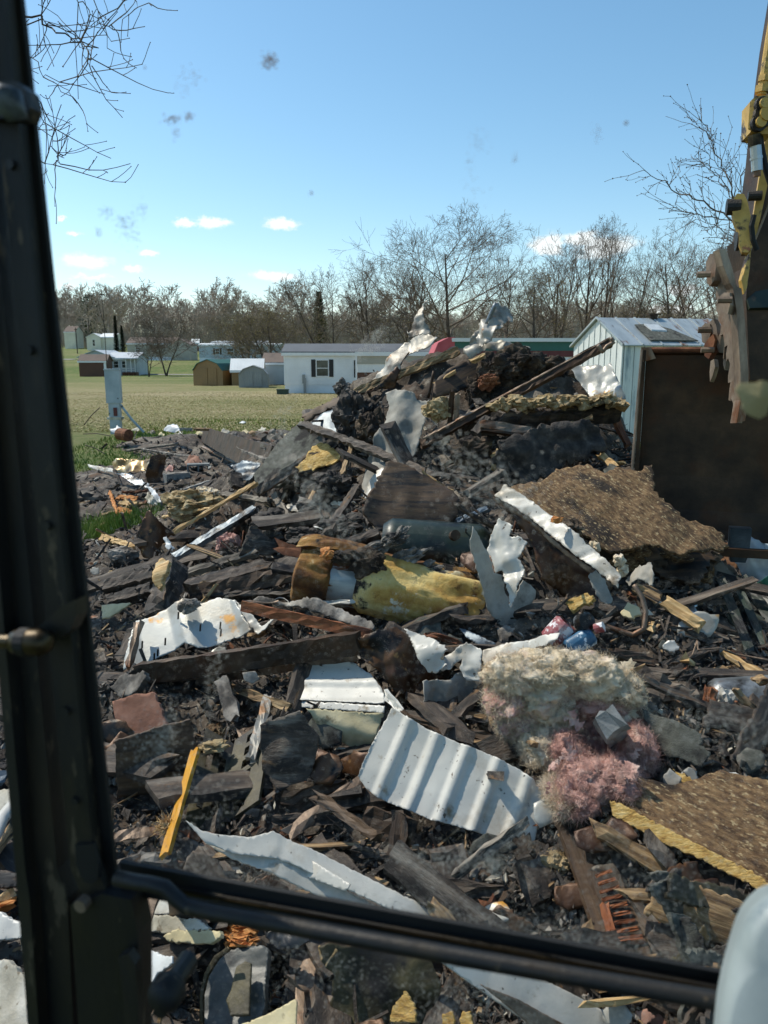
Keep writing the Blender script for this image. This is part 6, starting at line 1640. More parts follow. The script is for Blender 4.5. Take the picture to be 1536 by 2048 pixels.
for i in range(9):
    t = i / 8
    a = (1192 + 34 * t, 1752 + 128 * t, 2.62 - .22 * t); b = (1224 + 62 * t, 1740 + 132 * t, 2.64 - .22 * t)
    board('tine', None, None, a, b, 6 + 3 * t, .01, 'rust_red', n=(-.35, -.65, .65), rough=.001, ends=.003, parent=sb)
board('spine', None, None, (1206, 1800, 2.52), (1236, 1925, 2.36), 22, .012, 'rust_red', n=(-.35, -.65, .65), rough=.002, parent=sb)
board('tail', None, None, (1240, 1896, 2.4), (1300, 1900, 2.4), 34, .012, 'rust_red', n=(-.35, -.65, .65), rough=.002, parent=sb)

# ---- bottom: bent white flashing and what lies under the rail
gf = empty('bent_flashing', at(700, 1790, 2.6), 'long bent white metal flashing crossing the bottom from left to right', 'flashing')
sheet('upper_face', None, None, [(372, 1642), (400, 1660), (432, 1668), (500, 1672), (548, 1660), (575, 1676), (640, 1706), (720, 1748), (800, 1790), (900, 1838), (930, 1862), (900, 1880), (760, 1812), (640, 1752), (560, 1716), (470, 1706), (410, 1684)], 'white_siding', Y=2.6, n=(.25, -.5, .83), crumple=(.012, 3), jag=1.5, res=7, parent=gf, udir=(2, 1))
sheet('lower_face', None, None, [(405, 1684), (470, 1706), (560, 1716), (640, 1754), (760, 1814), (900, 1884), (880, 1920), (830, 1900), (760, 1856), (640, 1795), (540, 1746), (460, 1716)], 'white_metal', Y=2.55, n=(.2, -.6, .77), crumple=(.01, 3), jag=1.5, res=7, parent=gf, udir=(2, 1))
sheet('lower_run', None, None, [(820, 1872), (900, 1880), (985, 1912), (1120, 1975), (1280, 2060), (1330, 2100), (1120, 2100), (1080, 2062), (940, 1965), (860, 1910)], 'white_metal', Y=2.12, n=(.32, -.62, .72), crumple=(.008, 3), jag=1, res=7, parent=gf, udir=(2, 1))
sheet('lower_crease', None, None, [(960, 1968), (1040, 2000), (1130, 2050), (1180, 2100), (1120, 2100), (1060, 2050)], 'worn_steel', Y=2.09, n=(.3, -.8, .5), crumple=(.004, 3), jag=1, res=7, parent=gf, udir=(2, 1))
sheet('fold', None, None, [(552, 1720), (575, 1690), (592, 1700), (700, 1768), (690, 1782), (590, 1745)], 'white_siding', Y=2.62, n='lit', crumple=(.008, 4), jag=1, res=6, parent=gf)
BD('grey_block', 'charred block with a grey top at the lower left above the rail', 'board', (268, 1716, 3.0), (352, 1712, 3.0), 26, .1, 'ash', n='up')
for i, (pl, mt, lb) in enumerate([([(262, 1790), (330, 1788), (420, 1796), (400, 1822), (330, 1830), (262, 1826)], 'plaster', 'cracked white plaster slab just below the left end of the rail'),
        ([(262, 1830), (340, 1832), (400, 1840), (420, 1856), (340, 1868), (262, 1858)], 'plaster', 'cream plaster slab under the topmost slab below the rail'),
        ([(330, 1874), (352, 1860), (440, 1862), (442, 1876), (420, 1888), (340, 1884)], 'cream_board', 'thin cream board edge below the plaster slabs'),
        ([(378, 1822), (470, 1838), (490, 1850), (420, 1856), (392, 1840)], 'white_siding', 'bright white panel corner under the rail'),
        ([(262, 1898), (300, 1900), (330, 1912), (362, 1916), (364, 1930), (320, 1950), (300, 1980), (276, 2012), (262, 2012)], 'bag_white', 'crumpled white sheet at the bottom left beside the knob')]):
    S('plaster_slab' if i < 3 else 'white_scrap', lb, 'plaster' if i < 3 else 'scrap', pl, mt, off=.08 + .03 * (i % 3), n='lit', thick=.02 if i < 3 else .006, crumple=(.012, 4) if i < 3 else (.03, 4), jag=3, res=6)
ow = empty('splintered_wood', hit(488, 1868, .1), 'orange splintered end of wood just below the rail', 'wood scrap')
for i in range(9):
    board('splinter', None, None, (440 + (i * 7) % 9, 1848 + i * 5), (526 - (i * 13) % 24, 1852 + i * 5), 6, .02, 'orange_wood', n='lit', off=.15, rough=.006, ends=.05, parent=ow)
S('black_bag', 'crumpled black plastic bag below the rail', 'bag', [(528, 1866), (560, 1856), (622, 1868), (626, 1884), (600, 1898), (566, 1902), (545, 1892)], 'black_plastic', off=.15, n='lit', crumple=(.03, 5), jag=2, res=4)
hc = empty('plastic_housing', hit(470, 1965, .12), 'dark grey melted plastic panel with an oval recess at the bottom', 'plastic panel')
pc = hit(470, 1965, .1)
sheet('panel', None, None, [(405, 2048), (402, 1990), (412, 1950), (432, 1915), (456, 1897), (520, 1890), (536, 1896), (530, 1990), (522, 2060), (410, 2070)], 'grey_plastic', Y=pc.y, n=(-.25, -.45, .85), thick=.03, crumple=(.012, 5), jag=2, res=6, parent=hc)
sheet('recess', None, None, [(462, 1980), (472, 1935), (490, 1922), (502, 1926), (500, 1980), (498, 2030), (462, 2032), (452, 2000)], 'olive_metal', Y=pc.y - .06, n=(-.25, -.45, .85), thick=.01, crumple=(.004, 5), jag=1, res=6, parent=hc)
sheet('rim', None, None, [(400, 2048), (399, 1990), (408, 1948), (428, 1912), (456, 1893), (459, 1899), (436, 1918), (415, 1952), (406, 1990), (407, 2048)], 'brass', Y=pc.y - .05, n='lit', thick=.01, crumple=(.002, 5), jag=.6, res=5, parent=hc)
S('ivory_sheet', 'ivory wedge of sheet at the bottom edge', 'scrap', [(480, 2050), (530, 2030), (588, 1998), (592, 2004), (590, 2070), (470, 2075)], 'cream_board', off=.12, n='lit', crumple=(.01, 3), jag=1.5, res=6)
S('brown_sheet', 'brown leathery sheet at the bottom centre', 'scrap', [(636, 1896), (662, 1888), (690, 1896), (770, 1890), (860, 1910), (880, 1960), (870, 2060), (680, 2060), (660, 2010), (668, 1950), (648, 1930)], 'olive_metal', off=.08, n='cam', crumple=(.03, 3), jag=3, res=7)
S('brown_flap', 'curled tan flap at the left corner of the brown leathery sheet', 'scrap', [(634, 1892), (656, 1888), (674, 1900), (660, 1916), (652, 1934), (640, 1920)], 'tan_wool', off=.16, n='lit', crumple=(.03, 4), jag=2, res=4)
for i, (x, y) in enumerate([(808, 2010), (900, 2036), (932, 2034)]):
    S('bark_shard', ['pointed tan bark shard at the bottom centre', 'small curled tan shard at the bottom right of centre', 'thin upright tan shard at the bottom right of centre'][i], 'wood scrap', [(x - 28, y + 34), (x - 22, y + 4), (x + 4, y - 28), (x + 22, y - 2), (x + 26, y + 34)] if i == 0 else [(x - 14, y + 26), (x - 8, y - 8), (x + 10, y - 12), (x + 14, y + 20)], 'osb_bright', off=.16, n='lit', thick=.01, crumple=(.02, 5), jag=3, res=4)
for i, (x, y) in enumerate([(1290, 2026), (1310, 2036)]):
    S('rust_flake', ['rusty curled flake at the bottom right', 'second rusty flake at the bottom right'][i], 'scrap', [(x - 16, y), (x + 8, y - 8), (x + 24, y + 10), (x + 4, y + 26)], 'pink_board', off=.1, n='lit', crumple=(.02, 5), jag=2, res=4)
# through the side window, left of the pillar
for i, (pl, mt, nm, lb) in enumerate([([(-60, 1590), (22, 1578), (24, 1600), (10, 1640), (-60, 1650)], 'plaster', 'plaster_slab', 'pale plaster slab seen left of the black pillar, highest one'), ([(-80, 1830), (10, 1826), (44, 1850), (44, 1876), (-80, 1890)], 'white_metal', 'white_scrap', 'white sheet with a dark fold seen left of the black pillar'), ([(-90, 1930), (20, 1920), (52, 1960), (56, 2060), (-90, 2060)], 'plaster', 'plaster_slab', 'dusty white slab at the bottom left corner'), ([(-80, 1750), (10, 1740), (34, 1748), (30, 1772), (-80, 1790)], 'brown_ply', 'bark_slab', 'brown slab of bark seen left of the black pillar')]):
    S(nm, lb, 'plaster' if 'plaster' in nm else 'scrap', pl, mt, off=.1, n='lit', thick=.02, crumple=(.015, 3), jag=3, res=7)
for i, (a, b, w, mt, lb) in enumerate([((-40, 1730), (26, 1648), 30, 'old_wood', 'grey plank slanting behind the left side of the black pillar'), ((-60, 1820), (36, 1800), 16, 'orange_wood', 'orange stick seen left of the black pillar'), ((-60, 1840), (30, 1768), 14, 'pale_wood', 'pale stick seen left of the black pillar'), ((-70, 1560), (14, 1552), 26, 'bluegrey_metal', 'dark metal strip seen left of the black pillar')]):
    BD('side_plank', lb, 'board', a, b, w, .03, mt, n='lit', off=.12)
rod('white_hoop', 'curved white trim hoop seen left of the black pillar', 'trim', [(-20, 1690), (2, 1640), (26, 1612)], .03, 'white_metal', off=.2)
# ================================================================ loose fill over the whole heap
frng = random.Random(4242)
def covered(p, slack=.2):
    """is this point in front of something laid out by hand?"""
    d = p - CAM
    yv = d.y * CP - d.z * SP            # camera depth
    px = 768 + F * d.x / yv
    py = 1024 - F * (d.y * SP + d.z * CP) / yv
    for poly, Y in HERO:
        if p.y < Y + slack and pin(px, py, poly): return True
    return False

def heap_point(px_range=(-60, 1600), near=False):
    for _ in range(60):
        px = frng.uniform(*px_range)
        py = frng.uniform(850, 2080)
        if px < 600 and py < 862: continue
        p = hit(px, py, 0)
        if p.y > 24 or p.y < 1.7: continue
        if p.x < -.36 * p.y - 1.2 or heap_base(p.x, p.y) < .12: continue
        if 180 < px < 262 and 1036 < py < 1078: continue
        return p
    return None

def rand_dir(flat=.5):
    a = frng.uniform(0, 6.283)
    return Vector((math.cos(a), math.sin(a), frng.gauss(0, flat))).normalized()

MARKS = [('the copper coloured sheet', 265, 935), ('the cinder blocks', 360, 950), ('the curved I beam', 470, 895), ('the roof slab', 590, 900), ('the yellow strand board', 640, 915), ('the pale drape', 800, 850), ('the insulation topped beam', 1100, 815), ('the large dark panel', 830, 1000), ('the big strand board', 1200, 1010), ('the white flashing', 1110, 1080), ('the leaf shaped white sheet', 1015, 1120), ('the water heater', 770, 1170), ('the green cylinder', 880, 1090), ('the burnt log stub', 318, 1170), ('the dark pointed panel', 305, 1075), ('the scorched siding', 380, 1260), ('the long steel beam', 500, 1325), ('the pinkish board', 275, 1430), ('the yellow bar', 355, 1600), ('the slotted plate', 450, 1550), ('the flat white siding', 680, 1370), ('the brown crumpled sheet', 780, 1320), ('the big white panel', 900, 1560), ('the insulation batt', 1140, 1440), ('the post stub', 1210, 1440), ('the crushed tins', 1140, 1265), ('the torn shingle', 1350, 1480), ('the rusty pipe', 1480, 1400), ('the metal slats', 1490, 1220), ('the light split plank', 1365, 1225), ('the roof deck', 1400, 1640), ('the slotted bracket', 1245, 1840), ('the bent white flashing', 640, 1740), ('the plaster slabs', 340, 1840), ('the dark plastic housing', 470, 1960), ('the brown leathery sheet', 770, 1970), ('the blue grey channel', 430, 1060), ('the charred timber', 460, 1150), ('the dark plank', 1190, 1720), ('the black pillar', 60, 1600)]
_used = {}
def place_label(p, noun, d=None, size=None):
    """a label of its own: size, lie and the nearest thing one can find"""
    v = p - CAM; yv = v.y * CP - v.z * SP
    px = 768 + F * v.x / yv; py = 1024 - F * (v.y * SP + v.z * CP) / yv
    mk = sorted(MARKS, key=lambda m: (m[1] - px) ** 2 + (m[2] - py) ** 2)
    lie = ''
    if d is not None:
        sx = d.x if d.x > 0 else -d.x; sz = d.z if d.x > 0 else -d.z
        lie = ' lying level' if abs(sz) < .15 else (' tilted up right' if sz > 0 else ' tilted up left')
    for m in mk[:4]:
        rel = 'above' if py < m[2] - 25 else ('below' if py > m[2] + 25 else 'beside')
        side = 'left' if px < m[1] - 20 else ('right' if px > m[1] + 20 else '')
        m = (m[0].replace('the ', '', 1) if False else m[0], m[1], m[2])
        where = (rel + (' and ' + side + ' of ' if side else ' ') + m[0]) if rel != 'beside' else ((side + ' of ' if side else 'beside ') + m[0])
        lb = (size + ' ' if size else '') + noun + lie + ' ' + where
        if lb not in _used:
            _used[lb] = 1
            return lb
    return lb

# boards and sheets that can be picked out one by one
FILL = [('charred_board', 'charred board half buried in the heap', 'board', 'burnt_wood', 120), ('weathered_stick', 'weathered stick lying loose on the heap', 'stick', 'old_wood', 26),
        ('pale_splinter', 'pale splintered stick lying loose on the heap', 'stick', 'pale_wood', 10), ('metal_strip', 'bent grey metal strip lying loose on the heap', 'strip', 'worn_steel', 14), ('rusty_strip', 'rusty metal strip lying loose on the heap', 'strip', 'rust', 10)]
for nm, lb, ct, mt, cnt in FILL:
    protos = []
    for v in range(5):
        L, w, t = 1.0, frng.uniform(.07, .16), frng.uniform(.02, .07)
        if 'strip' in nm: w, t = frng.uniform(.05, .1), .008
        if 'stick' in nm or 'splinter' in nm: w, t = frng.uniform(.03, .07), frng.uniform(.02, .03)
        ring = [(-.5, 0), (0, 0.02), (.5, 0), (.5, -1), (-.5, -1)]
        vv, ff = [], []
        ns = 10; m = len(ring)
        bw = frng.gauss(0, .05 if 'strip' in nm else .015)
        for k in range(ns + 1):
            s = k / ns
            for j, (q, z) in enumerate(ring):
                e = frng.uniform(0, .1) if k in (0, ns) else 0
                vv.append(((s - .5) * L + (e if k == 0 else -e), q * w * frng.uniform(.85, 1.1) + frng.gauss(0, .004), z * t + frng.gauss(0, .004) + bw * (1 - (2 * s - 1) ** 2) * 2))
        for k in range(ns):
            for j in range(m): ff.append((k * m + j, (k + 1) * m + j, (k + 1) * m + (j + 1) % m, k * m + (j + 1) % m))
        ff.append(tuple(range(m))); ff.append(tuple(ns * m + j for j in reversed(range(m))))
        me = bpy.data.meshes.new(nm); me.from_pydata(vv, [], ff); me.materials.append(MATS[mt]); me.update()
        protos.append(me)
    c = 0; tries = 0
    while c < cnt and tries < cnt * 8:
        tries += 1
        p = heap_point()
        if p is None or covered(p): continue
        o = bpy.data.objects.new(nm, protos[c % 5]); COL.objects.link(o)
        d = rand_dir(.35); nn = (Vector((0, -.35, .9)) + Vector((frng.gauss(0, .4), frng.gauss(0, .3), 0))).normalized()
        nn = (nn - d * nn.dot(d)).normalized(); sd = nn.cross(d)
        Ls = (.25 + .85 * frng.random() ** 1.5) * (1 + .05 * p.y); ws = frng.uniform(.6, 1.1) * (1 + .03 * p.y)
        q = p + Vector((0, -.02, .03)); q.z = max(q.z, top_at(q.x, q.y) + .02)
        o.matrix_world = Matrix(((d.x * Ls, sd.x * ws, nn.x * ws, q.x), (d.y * Ls, sd.y * ws, nn.y * ws, q.y), (d.z * Ls, sd.z * ws, nn.z * ws, q.z), (0, 0, 0, 1)))
        tag(o, place_label(p, {'charred_board': 'charred board', 'weathered_stick': 'grey weathered stick', 'pale_splinter': 'pale splintered stick', 'metal_strip': 'worn metal strip', 'rusty_strip': 'rusty strip'}[nm], d, 'short' if Ls < .5 else ('middling' if Ls < .85 else 'long')), ct, {'charred_board': 'charred boards scattered over the heap', 'weathered_stick': 'weathered sticks scattered over the heap', 'pale_splinter': 'pale splinters scattered over the heap', 'metal_strip': 'metal strips scattered over the heap', 'rusty_strip': 'rusty strips scattered over the heap'}[nm])
        c += 1
_nb = [0]
for k in range(900):
    p = heap_point((240, 1560))
    if p is None or p.y > 10 or covered(p, .35) or covered(p + Vector((.12, 0, 0)), .35) or covered(p - Vector((.12, 0, 0)), .35): continue
    d = p - CAM; yv = d.y * CP - d.z * SP
    px = 768 + F * d.x / yv; py = 1024 - F * (d.y * SP + d.z * CP) / yv
    R = frng.uniform(36, 90); a0 = frng.uniform(0, 6.28); asp = frng.uniform(.35, .8)
    if k % 2: R, asp = frng.uniform(60, 150), frng.uniform(.12, .3)
    poly = []
    for j, a in enumerate(np.linspace(0, 5.3, 6)):
        x, y = R * frng.uniform(.7, 1.1) * math.cos(a), R * asp * frng.uniform(.7, 1.1) * math.sin(a)
        if k % 2: x, y = R * ((1, .3, -.9, -1, -.2, .95)[j] + frng.gauss(0, .05)), R * asp * ((-1, -1.05, -.9, .95, 1, 1)[j] + frng.gauss(0, .1))
        poly.append((px + x * math.cos(a0) - y * math.sin(a0), py + x * math.sin(a0) + y * math.cos(a0)))
    if sum(any(pin(x, y, hp) for hp, hy in HERO) for x, y in poly + [(px, py)] + [((x + px) / 2, (y + py) / 2) for x, y in poly]) > 0: continue
    if p.y < 3.8 and (k * 7) % 10 == 6: continue
    if _nb[0] > 150: break
    _nb[0] += 1
    mt, noun = [('burnt_wood', 'broad charred board'), ('burnt_wood', 'broad dark board'), ('brown_metal', 'broad stained metal sheet'), ('shingle', 'broad shingled scrap'), ('char', 'broad sooty slab'), ('old_wood', 'broad weathered board'), ('dull_metal', 'broad dull metal sheet'), ('olive_metal', 'broad olive brown sheet'), ('shingle', 'broad grey felt sheet'), ('burnt_wood', 'broad burnt panel')][(k * 7) % 10]
    sheet({'burnt_wood': 'charred_board', 'brown_metal': 'stained_sheet', 'shingle': 'shingle_sheet', 'char': 'sooty_slab', 'old_wood': 'weathered_board', 'dull_metal': 'metal_sheet', 'olive_metal': 'metal_sheet'}[mt], place_label(p, noun), 'scrap', poly, mt, off=.05, n=(frng.gauss(.05, .4), -frng.uniform(.4, .9), frng.uniform(.2, .9)), thick=.015, crumple=(.02, 2.5), jag=5, res=9, udir=(math.cos(a0), math.sin(a0)), group='broad dark sheets scattered over the near heap', hero=False)
for nm, lb, ct, mt, cnt, grp in [('crumpled_scrap', 'small crumpled scrap of pale metal on the heap', 'scrap', 'scorched_metal', 14, 'pale metal scraps scattered over the heap'), ('charred_scrap', 'curled charred scrap of sheet on the heap', 'scrap', 'brown_metal', 30, 'charred scraps scattered over the heap'), ('paper_scrap', 'small white paper scrap on the heap', 'paper', 'paper', 12, 'white paper scraps scattered over the heap'), ('shingle_flake', 'torn grey shingle flake on the heap', 'shingle', 'shingle', 18, 'shingle flakes scattered over the heap')]:
    c = 0; tries = 0
    while c < cnt and tries < cnt * 8:
        tries += 1
        p = heap_point()
        if p is None or covered(p): continue
        d = p - CAM; yv = d.y * CP - d.z * SP
        px = 768 + F * d.x / yv; py = 1024 - F * (d.y * SP + d.z * CP) / yv
        R = frng.uniform(.05, .16 if 'paper' not in nm else .07) * F / p.y
        R = min(R, 52)
        poly = [(px + R * frng.uniform(.5, 1.1) * math.cos(a), py + R * .75 * frng.uniform(.5, 1.1) * math.sin(a)) for a in np.linspace(0, 5.4, 7)]
        n = (frng.gauss(-.2, .4), -frng.uniform(.4, .9), frng.uniform(.3, .9))
        sheet(nm, place_label(p, {'crumpled_scrap': 'crumpled pale metal scrap', 'charred_scrap': 'curled charred scrap', 'paper_scrap': 'white paper scrap', 'shingle_flake': 'grey shingle flake'}[nm], None, 'small' if R < 22 else ('palm sized' if R < 36 else 'larger')), ct, poly, mt, off=.06, n=n, crumple=(.012, 7), jag=3, res=max(3, R / 4), group=grp, hero=False)
        c += 1

for k in range(26):
    p = heap_point((240, 1540))
    if p is None or p.y > 9: continue
    d = rand_dir(.5); w2 = rand_dir(.6); L = frng.uniform(.25, .7)
    P = [p + d * (L * (t - .5)) + w2 * (L * .22 * math.sin(3.1 * t + k)) + Vector((0, -.03, .05 + .12 * math.sin(3.14 * t))) for t in np.linspace(0, 1, 9)]
    if any(covered(q) for q in P): continue
    m = MB(); m.tube(P, frng.choice((.003, .004, .006)) * (.6 + p.y * .12), 5)
    tag(m.build('wire', frng.choice(('worn_steel', 'black_plastic', 'rust')), smooth=True), place_label(p, 'thin bent wire'), 'wire', 'bent wires scattered over the heap')
for k in range(16):
    p = heap_point((230, 1540))
    if p is None or p.y > 8 or covered(p, .3): continue
    d = p - CAM; yv = d.y * CP - d.z * SP
    px = 768 + F * d.x / yv; py = 1024 - F * (d.y * SP + d.z * CP) / yv
    lump('insulation_tuft', place_label(p, 'dirty tuft of insulation'), 'insulation', px, py, frng.uniform(14, 32), frng.uniform(10, 22), frng.choice(('tan_wool', 'dark_wool', 'dark_wool', 'osb')), off=.03, amp=.5, sub=4, fine=.5, group='dirty insulation tufts scattered over the heap', fur=(350, .04, .001, 'tan_wool', 'fibres'))

# uncountable crumbs: flakes, splinters and lumps joined into one mass per kind
def crumbs(name, mat, count, smin, smax, kind, bias=None):
    V, Fq = [], []
    rngs = np.random.RandomState(hash(name) % 1000 if False else sum(map(ord, name)))
    done = 0
    while done < count:
        p = heap_point()
        if p is None: continue
        if p.y < 4.2 and frng.random() < .4: continue
        for _ in range(7):
            q = p + Vector((frng.gauss(0, .12), frng.gauss(0, .14), 0)) * (p.y / 5)
            q.z = top_at(q.x, q.y) + .015
            if covered(q): continue
            s = (smin * .6 + (smax * 1.35 - smin * .6) * frng.random() ** 2.2) * (0.55 + p.y * .09)
            u = rand_dir(.6) * s; w = rand_dir(.9) * s
            b = len(V)
            if kind == 'flake':
                w = (w - u * (w.dot(u) / u.length_squared)) * .7
                n = u.cross(w).normalized() * s * .12
                V += [q - u, q + w * frng.uniform(.4, 1) + n, q + u * frng.uniform(.6, 1), q - w * frng.uniform(.4, 1) + n * 2, q - u - n, q + w * .7 - n, q + u - n, q - w * .7 - n]
                Fq += [(b, b + 1, b + 2), (b, b + 2, b + 3), (b + 4, b + 6, b + 5), (b + 4, b + 7, b + 6), (b, b + 4, b + 5, b + 1), (b + 1, b + 5, b + 6, b + 2), (b + 2, b + 6, b + 7, b + 3), (b + 3, b + 7, b + 4, b)]
            elif kind == 'splinter':
                w = (w - u * (w.dot(u) / u.length_squared)).normalized() * s * .1
                n = u.cross(w).normalized() * s * .07
                V += [q - u + w, q - u - w, q - u + n, q + u + w * .4, q + u - w * .4, q + u + n]
                Fq += [(b, b + 1, b + 4, b + 3), (b + 1, b + 2, b + 5, b + 4), (b + 2, b, b + 3, b + 5), (b, b + 2, b + 1), (b + 3, b + 4, b + 5)]
            else:
                t = np.array([(1, 0, 0), (-1, 0, 0), (0, 1, 0), (0, -1, 0), (0, 0, 1), (0, 0, -1)]) * rngs.uniform(.4, 1.1, (6, 1)) * s * .7 + rngs.normal(0, .15 * s, (6, 3))
                V += [q + Vector(x) for x in t]
                Fq += [(b + i, b + j, b + k) for i, j, k in ((0, 2, 4), (2, 1, 4), (1, 3, 4), (3, 0, 4), (2, 0, 5), (1, 2, 5), (3, 1, 5), (0, 3, 5))]
            done += 1
    o = link_mesh(name, V, Fq, mat); o['kind'] = 'stuff'
crumbs('char_flakes', 'char', 6500, .015, .06, 'flake')
crumbs('char_lumps', 'char', 5000, .01, .045, 'lump')
crumbs('ash_crumbs', 'ash', 3200, .01, .04, 'lump')
crumbs('ash_flakes', 'ash', 1600, .015, .05, 'flake')
crumbs('wood_splinters', 'burnt_wood', 2600, .05, .16, 'splinter')
crumbs('pale_splinters', 'old_wood', 800, .03, .11, 'splinter')
crumbs('rust_flakes', 'rust', 700, .015, .05, 'flake')
crumbs('white_crumbs', 'plaster', 900, .008, .04, 'flake')

# grass: tufts at the edge of the rubble and on the patch inside it
gb = MB()
def blades(n, fx, fy, h0, h1):
    for _ in range(n):
        x, y = fx(), fy()
        z = gz(x, y); h = frng.uniform(h0, h1); a = frng.uniform(0, 6.28); w = .006 + .0006 * y
        l = Vector((frng.gauss(0, .4), frng.gauss(0, .4), 1)) * h
        b = Vector((x, y, z + .0)); s = Vector((math.cos(a), math.sin(a), 0)) * w
        gb.add([b - s, b + s, b + l], [(0, 1, 2)])
pg = zpt(218, 1058, .25)
for _ in range(1500):
    b = pg + Vector((frng.gauss(0, .35), frng.gauss(0, .35), 0)); b.z = float(heap_base(b.x, b.y)) - .02
    a = frng.uniform(0, 6.28); s = Vector((math.cos(a), math.sin(a), 0)) * .008
    gb.add([b - s, b + s, b + Vector((frng.gauss(0, .4), frng.gauss(0, .4), 1)) * frng.uniform(.12, .26)], [(0, 1, 2)])
blades(5000, lambda: frng.uniform(-9, -5.5), lambda: frng.uniform(12, 27), .05, .14)
blades(4000, lambda: frng.uniform(-9, 4), lambda: frng.uniform(26, 33), .04, .1)
blades(5000, lambda: frng.uniform(2.2, 8.5), lambda: frng.uniform(10, 23), .05, .14)
gb.build('grass', 'grass_blade')['kind'] = 'stuff'
pm('grass_green', ['6f7f3c', '8a9450', 'a3a468'], 0.8, 0.9, bump=0)
pm('grass_dry', ['a3946a', 'bcac82', 'd0c29c'], 0.7, 0.9, bump=0)
for nm, mt, n in (('dry_grass', 'grass_dry', 26000), ('field_grass', 'grass_green', 18000)):
    g2 = MB()
    for _ in range(n):
        y = 27 + 34 * frng.random() ** 1.3; x = frng.uniform(-.5, .12) * y
        h = frng.uniform(.012, .035); w = frng.uniform(.012, .035); a = frng.uniform(-.9, .9)
        b = Vector((x, y, .02)); s = Vector((math.cos(a), math.sin(a), 0)) * w
        g2.add([b - s, b + s, b + Vector((frng.gauss(0, .04), -.05 + frng.gauss(0, .06), h))], [(0, 1, 2)])
    g2.build(nm, mt)['kind'] = 'stuff'
# weed stems by the pillar
for i, (a, b) in enumerate([((168, 850, 14), (200, 815, 14)), ((166, 868, 14), (222, 872, 14)), ((170, 890, 14), (210, 908, 14))]):
    rod('weed_stem', ['upper', 'middle', 'lowest'][i] + ' thin bare weed stem at the left edge of the rubble', 'weed', [a, ((a[0] + b[0]) / 2, (a[1] + b[1]) / 2 - 3, a[2]), b], .008, 'twig', group='bare weed stems at the left')

# near branches: one tree behind the arm at the right, one beside the cab at the left
def limb_tree(name, label, base, limbs, Y, seed, rr=.02, dens=9):
    rng = random.Random(seed)
    root = empty(name, base, label, 'tree')
    tr, cr, bd = MB(), MB(), MB()
    top = None
    for (pts, r0) in limbs:
        P = [at(x, y, Y + dy) - base for x, y, dy in pts]
        Q = []
        for i in range(len(P) - 1):
            for s in range(5):
                q = P[i].lerp(P[i + 1], s / 5) + Vector((rng.gauss(0, .02), rng.gauss(0, .04), rng.gauss(0, .02)))
                Q.append(q)
        Q.append(P[-1])
        n = len(Q)
        cr.tube(Q, [max(.0035, .55 * r0 * (1 - .75 * k / n)) for k in range(n)], 5, cap=False)
        for k in range(2, n):
            for _ in range(rng.randint(0, 2) if k < n - 3 else 1):
                if rng.random() > dens / 10: continue
                d = (Q[k] - Q[k - 1]).normalized()
                sdv = d.cross(Vector((rng.gauss(0, .5), 1, rng.gauss(0, .5)))).normalized() * rng.choice((-1, 1))
                L = rng.uniform(.15, .75)
                pth = branch_path(rng, Q[k], d + sdv * rng.uniform(.5, 1.2), L, 5, .12, .05)
                cr.tube(pth, [.0048, .0045, .004, .0035, .003, .003], 4, cap=False)
                for q in pth[1:]:
                    s = rng.uniform(.006, .013) * Y / 13; v, f = ico(1)
                    bd.add([tuple(np.array(q) + x * s) for x in v], f) if rng.random() < .55 else None
                    if rng.random() < .35:
                        d2 = (pth[-1] - pth[0]).normalized(); s2 = d2.cross(Vector((rng.gauss(0, 1), 1, rng.gauss(0, 1)))).normalized()
                        e = branch_path(rng, q, d2 + s2, rng.uniform(.08, .25), 3, .1, .05)
                        cr.tube(e, [.0035, .003, .003, .003], 3, cap=False)
                        bd.add([tuple(np.array(e[-1]) + x * .009 * Y / 13) for x in v], f)
    t0 = Vector((0, 0, -.1)); t1 = at(limbs[0][0][0][0], limbs[0][0][0][1], Y + limbs[0][0][0][2]) - base
    tr.tube([t0, t0.lerp(t1, .5) + Vector((.05, .1, 0)), t1, t1 + Vector((.05, 0, .6))], [.16, .12, .08, .05], 10)
    tr.build('trunk', 'bark', root, 'local'); cr.build('branches', 'twig', root, 'local'); bd.build('buds', 'bud_brown', root, 'local')['kind'] = 'stuff'
p = at(1500, 720, 13)
limb_tree('budding_tree', 'near budding tree whose bare branches reach out left of the yellow linkage', Vector((p.x + .3, 13, 0)),
          [([(1500, 470, 0), (1450, 425, 0), (1380, 396, 0), (1330, 365, .2), (1288, 340, .3)], .03), ([(1500, 470, 0), (1462, 384, 0), (1448, 330, .1), (1425, 285, .1), (1404, 245, .2), (1384, 240, .2)], .026),
           ([(1490, 480, 0), (1470, 400, .2), (1440, 345, .3), (1410, 300, .3)], .02), ([(1500, 500, 0), (1452, 438, .2), (1400, 430, .2), (1370, 425, .2), (1346, 412, .2)], .02),
           ([(1500, 505, 0), (1440, 455, -.2), (1392, 438, -.2)], .016), ([(1500, 470, 0), (1480, 360, .3), (1500, 318, .3), (1520, 300, .3)], .018), ([(1510, 520, 0), (1470, 490, 0), (1430, 470, 0), (1404, 452, .1)], .016), ([(1455, 380, 0), (1430, 352, 0), (1410, 330, 0), (1390, 312, 0)], .014)], 13, 5)
p = at(-260, 720, 7)
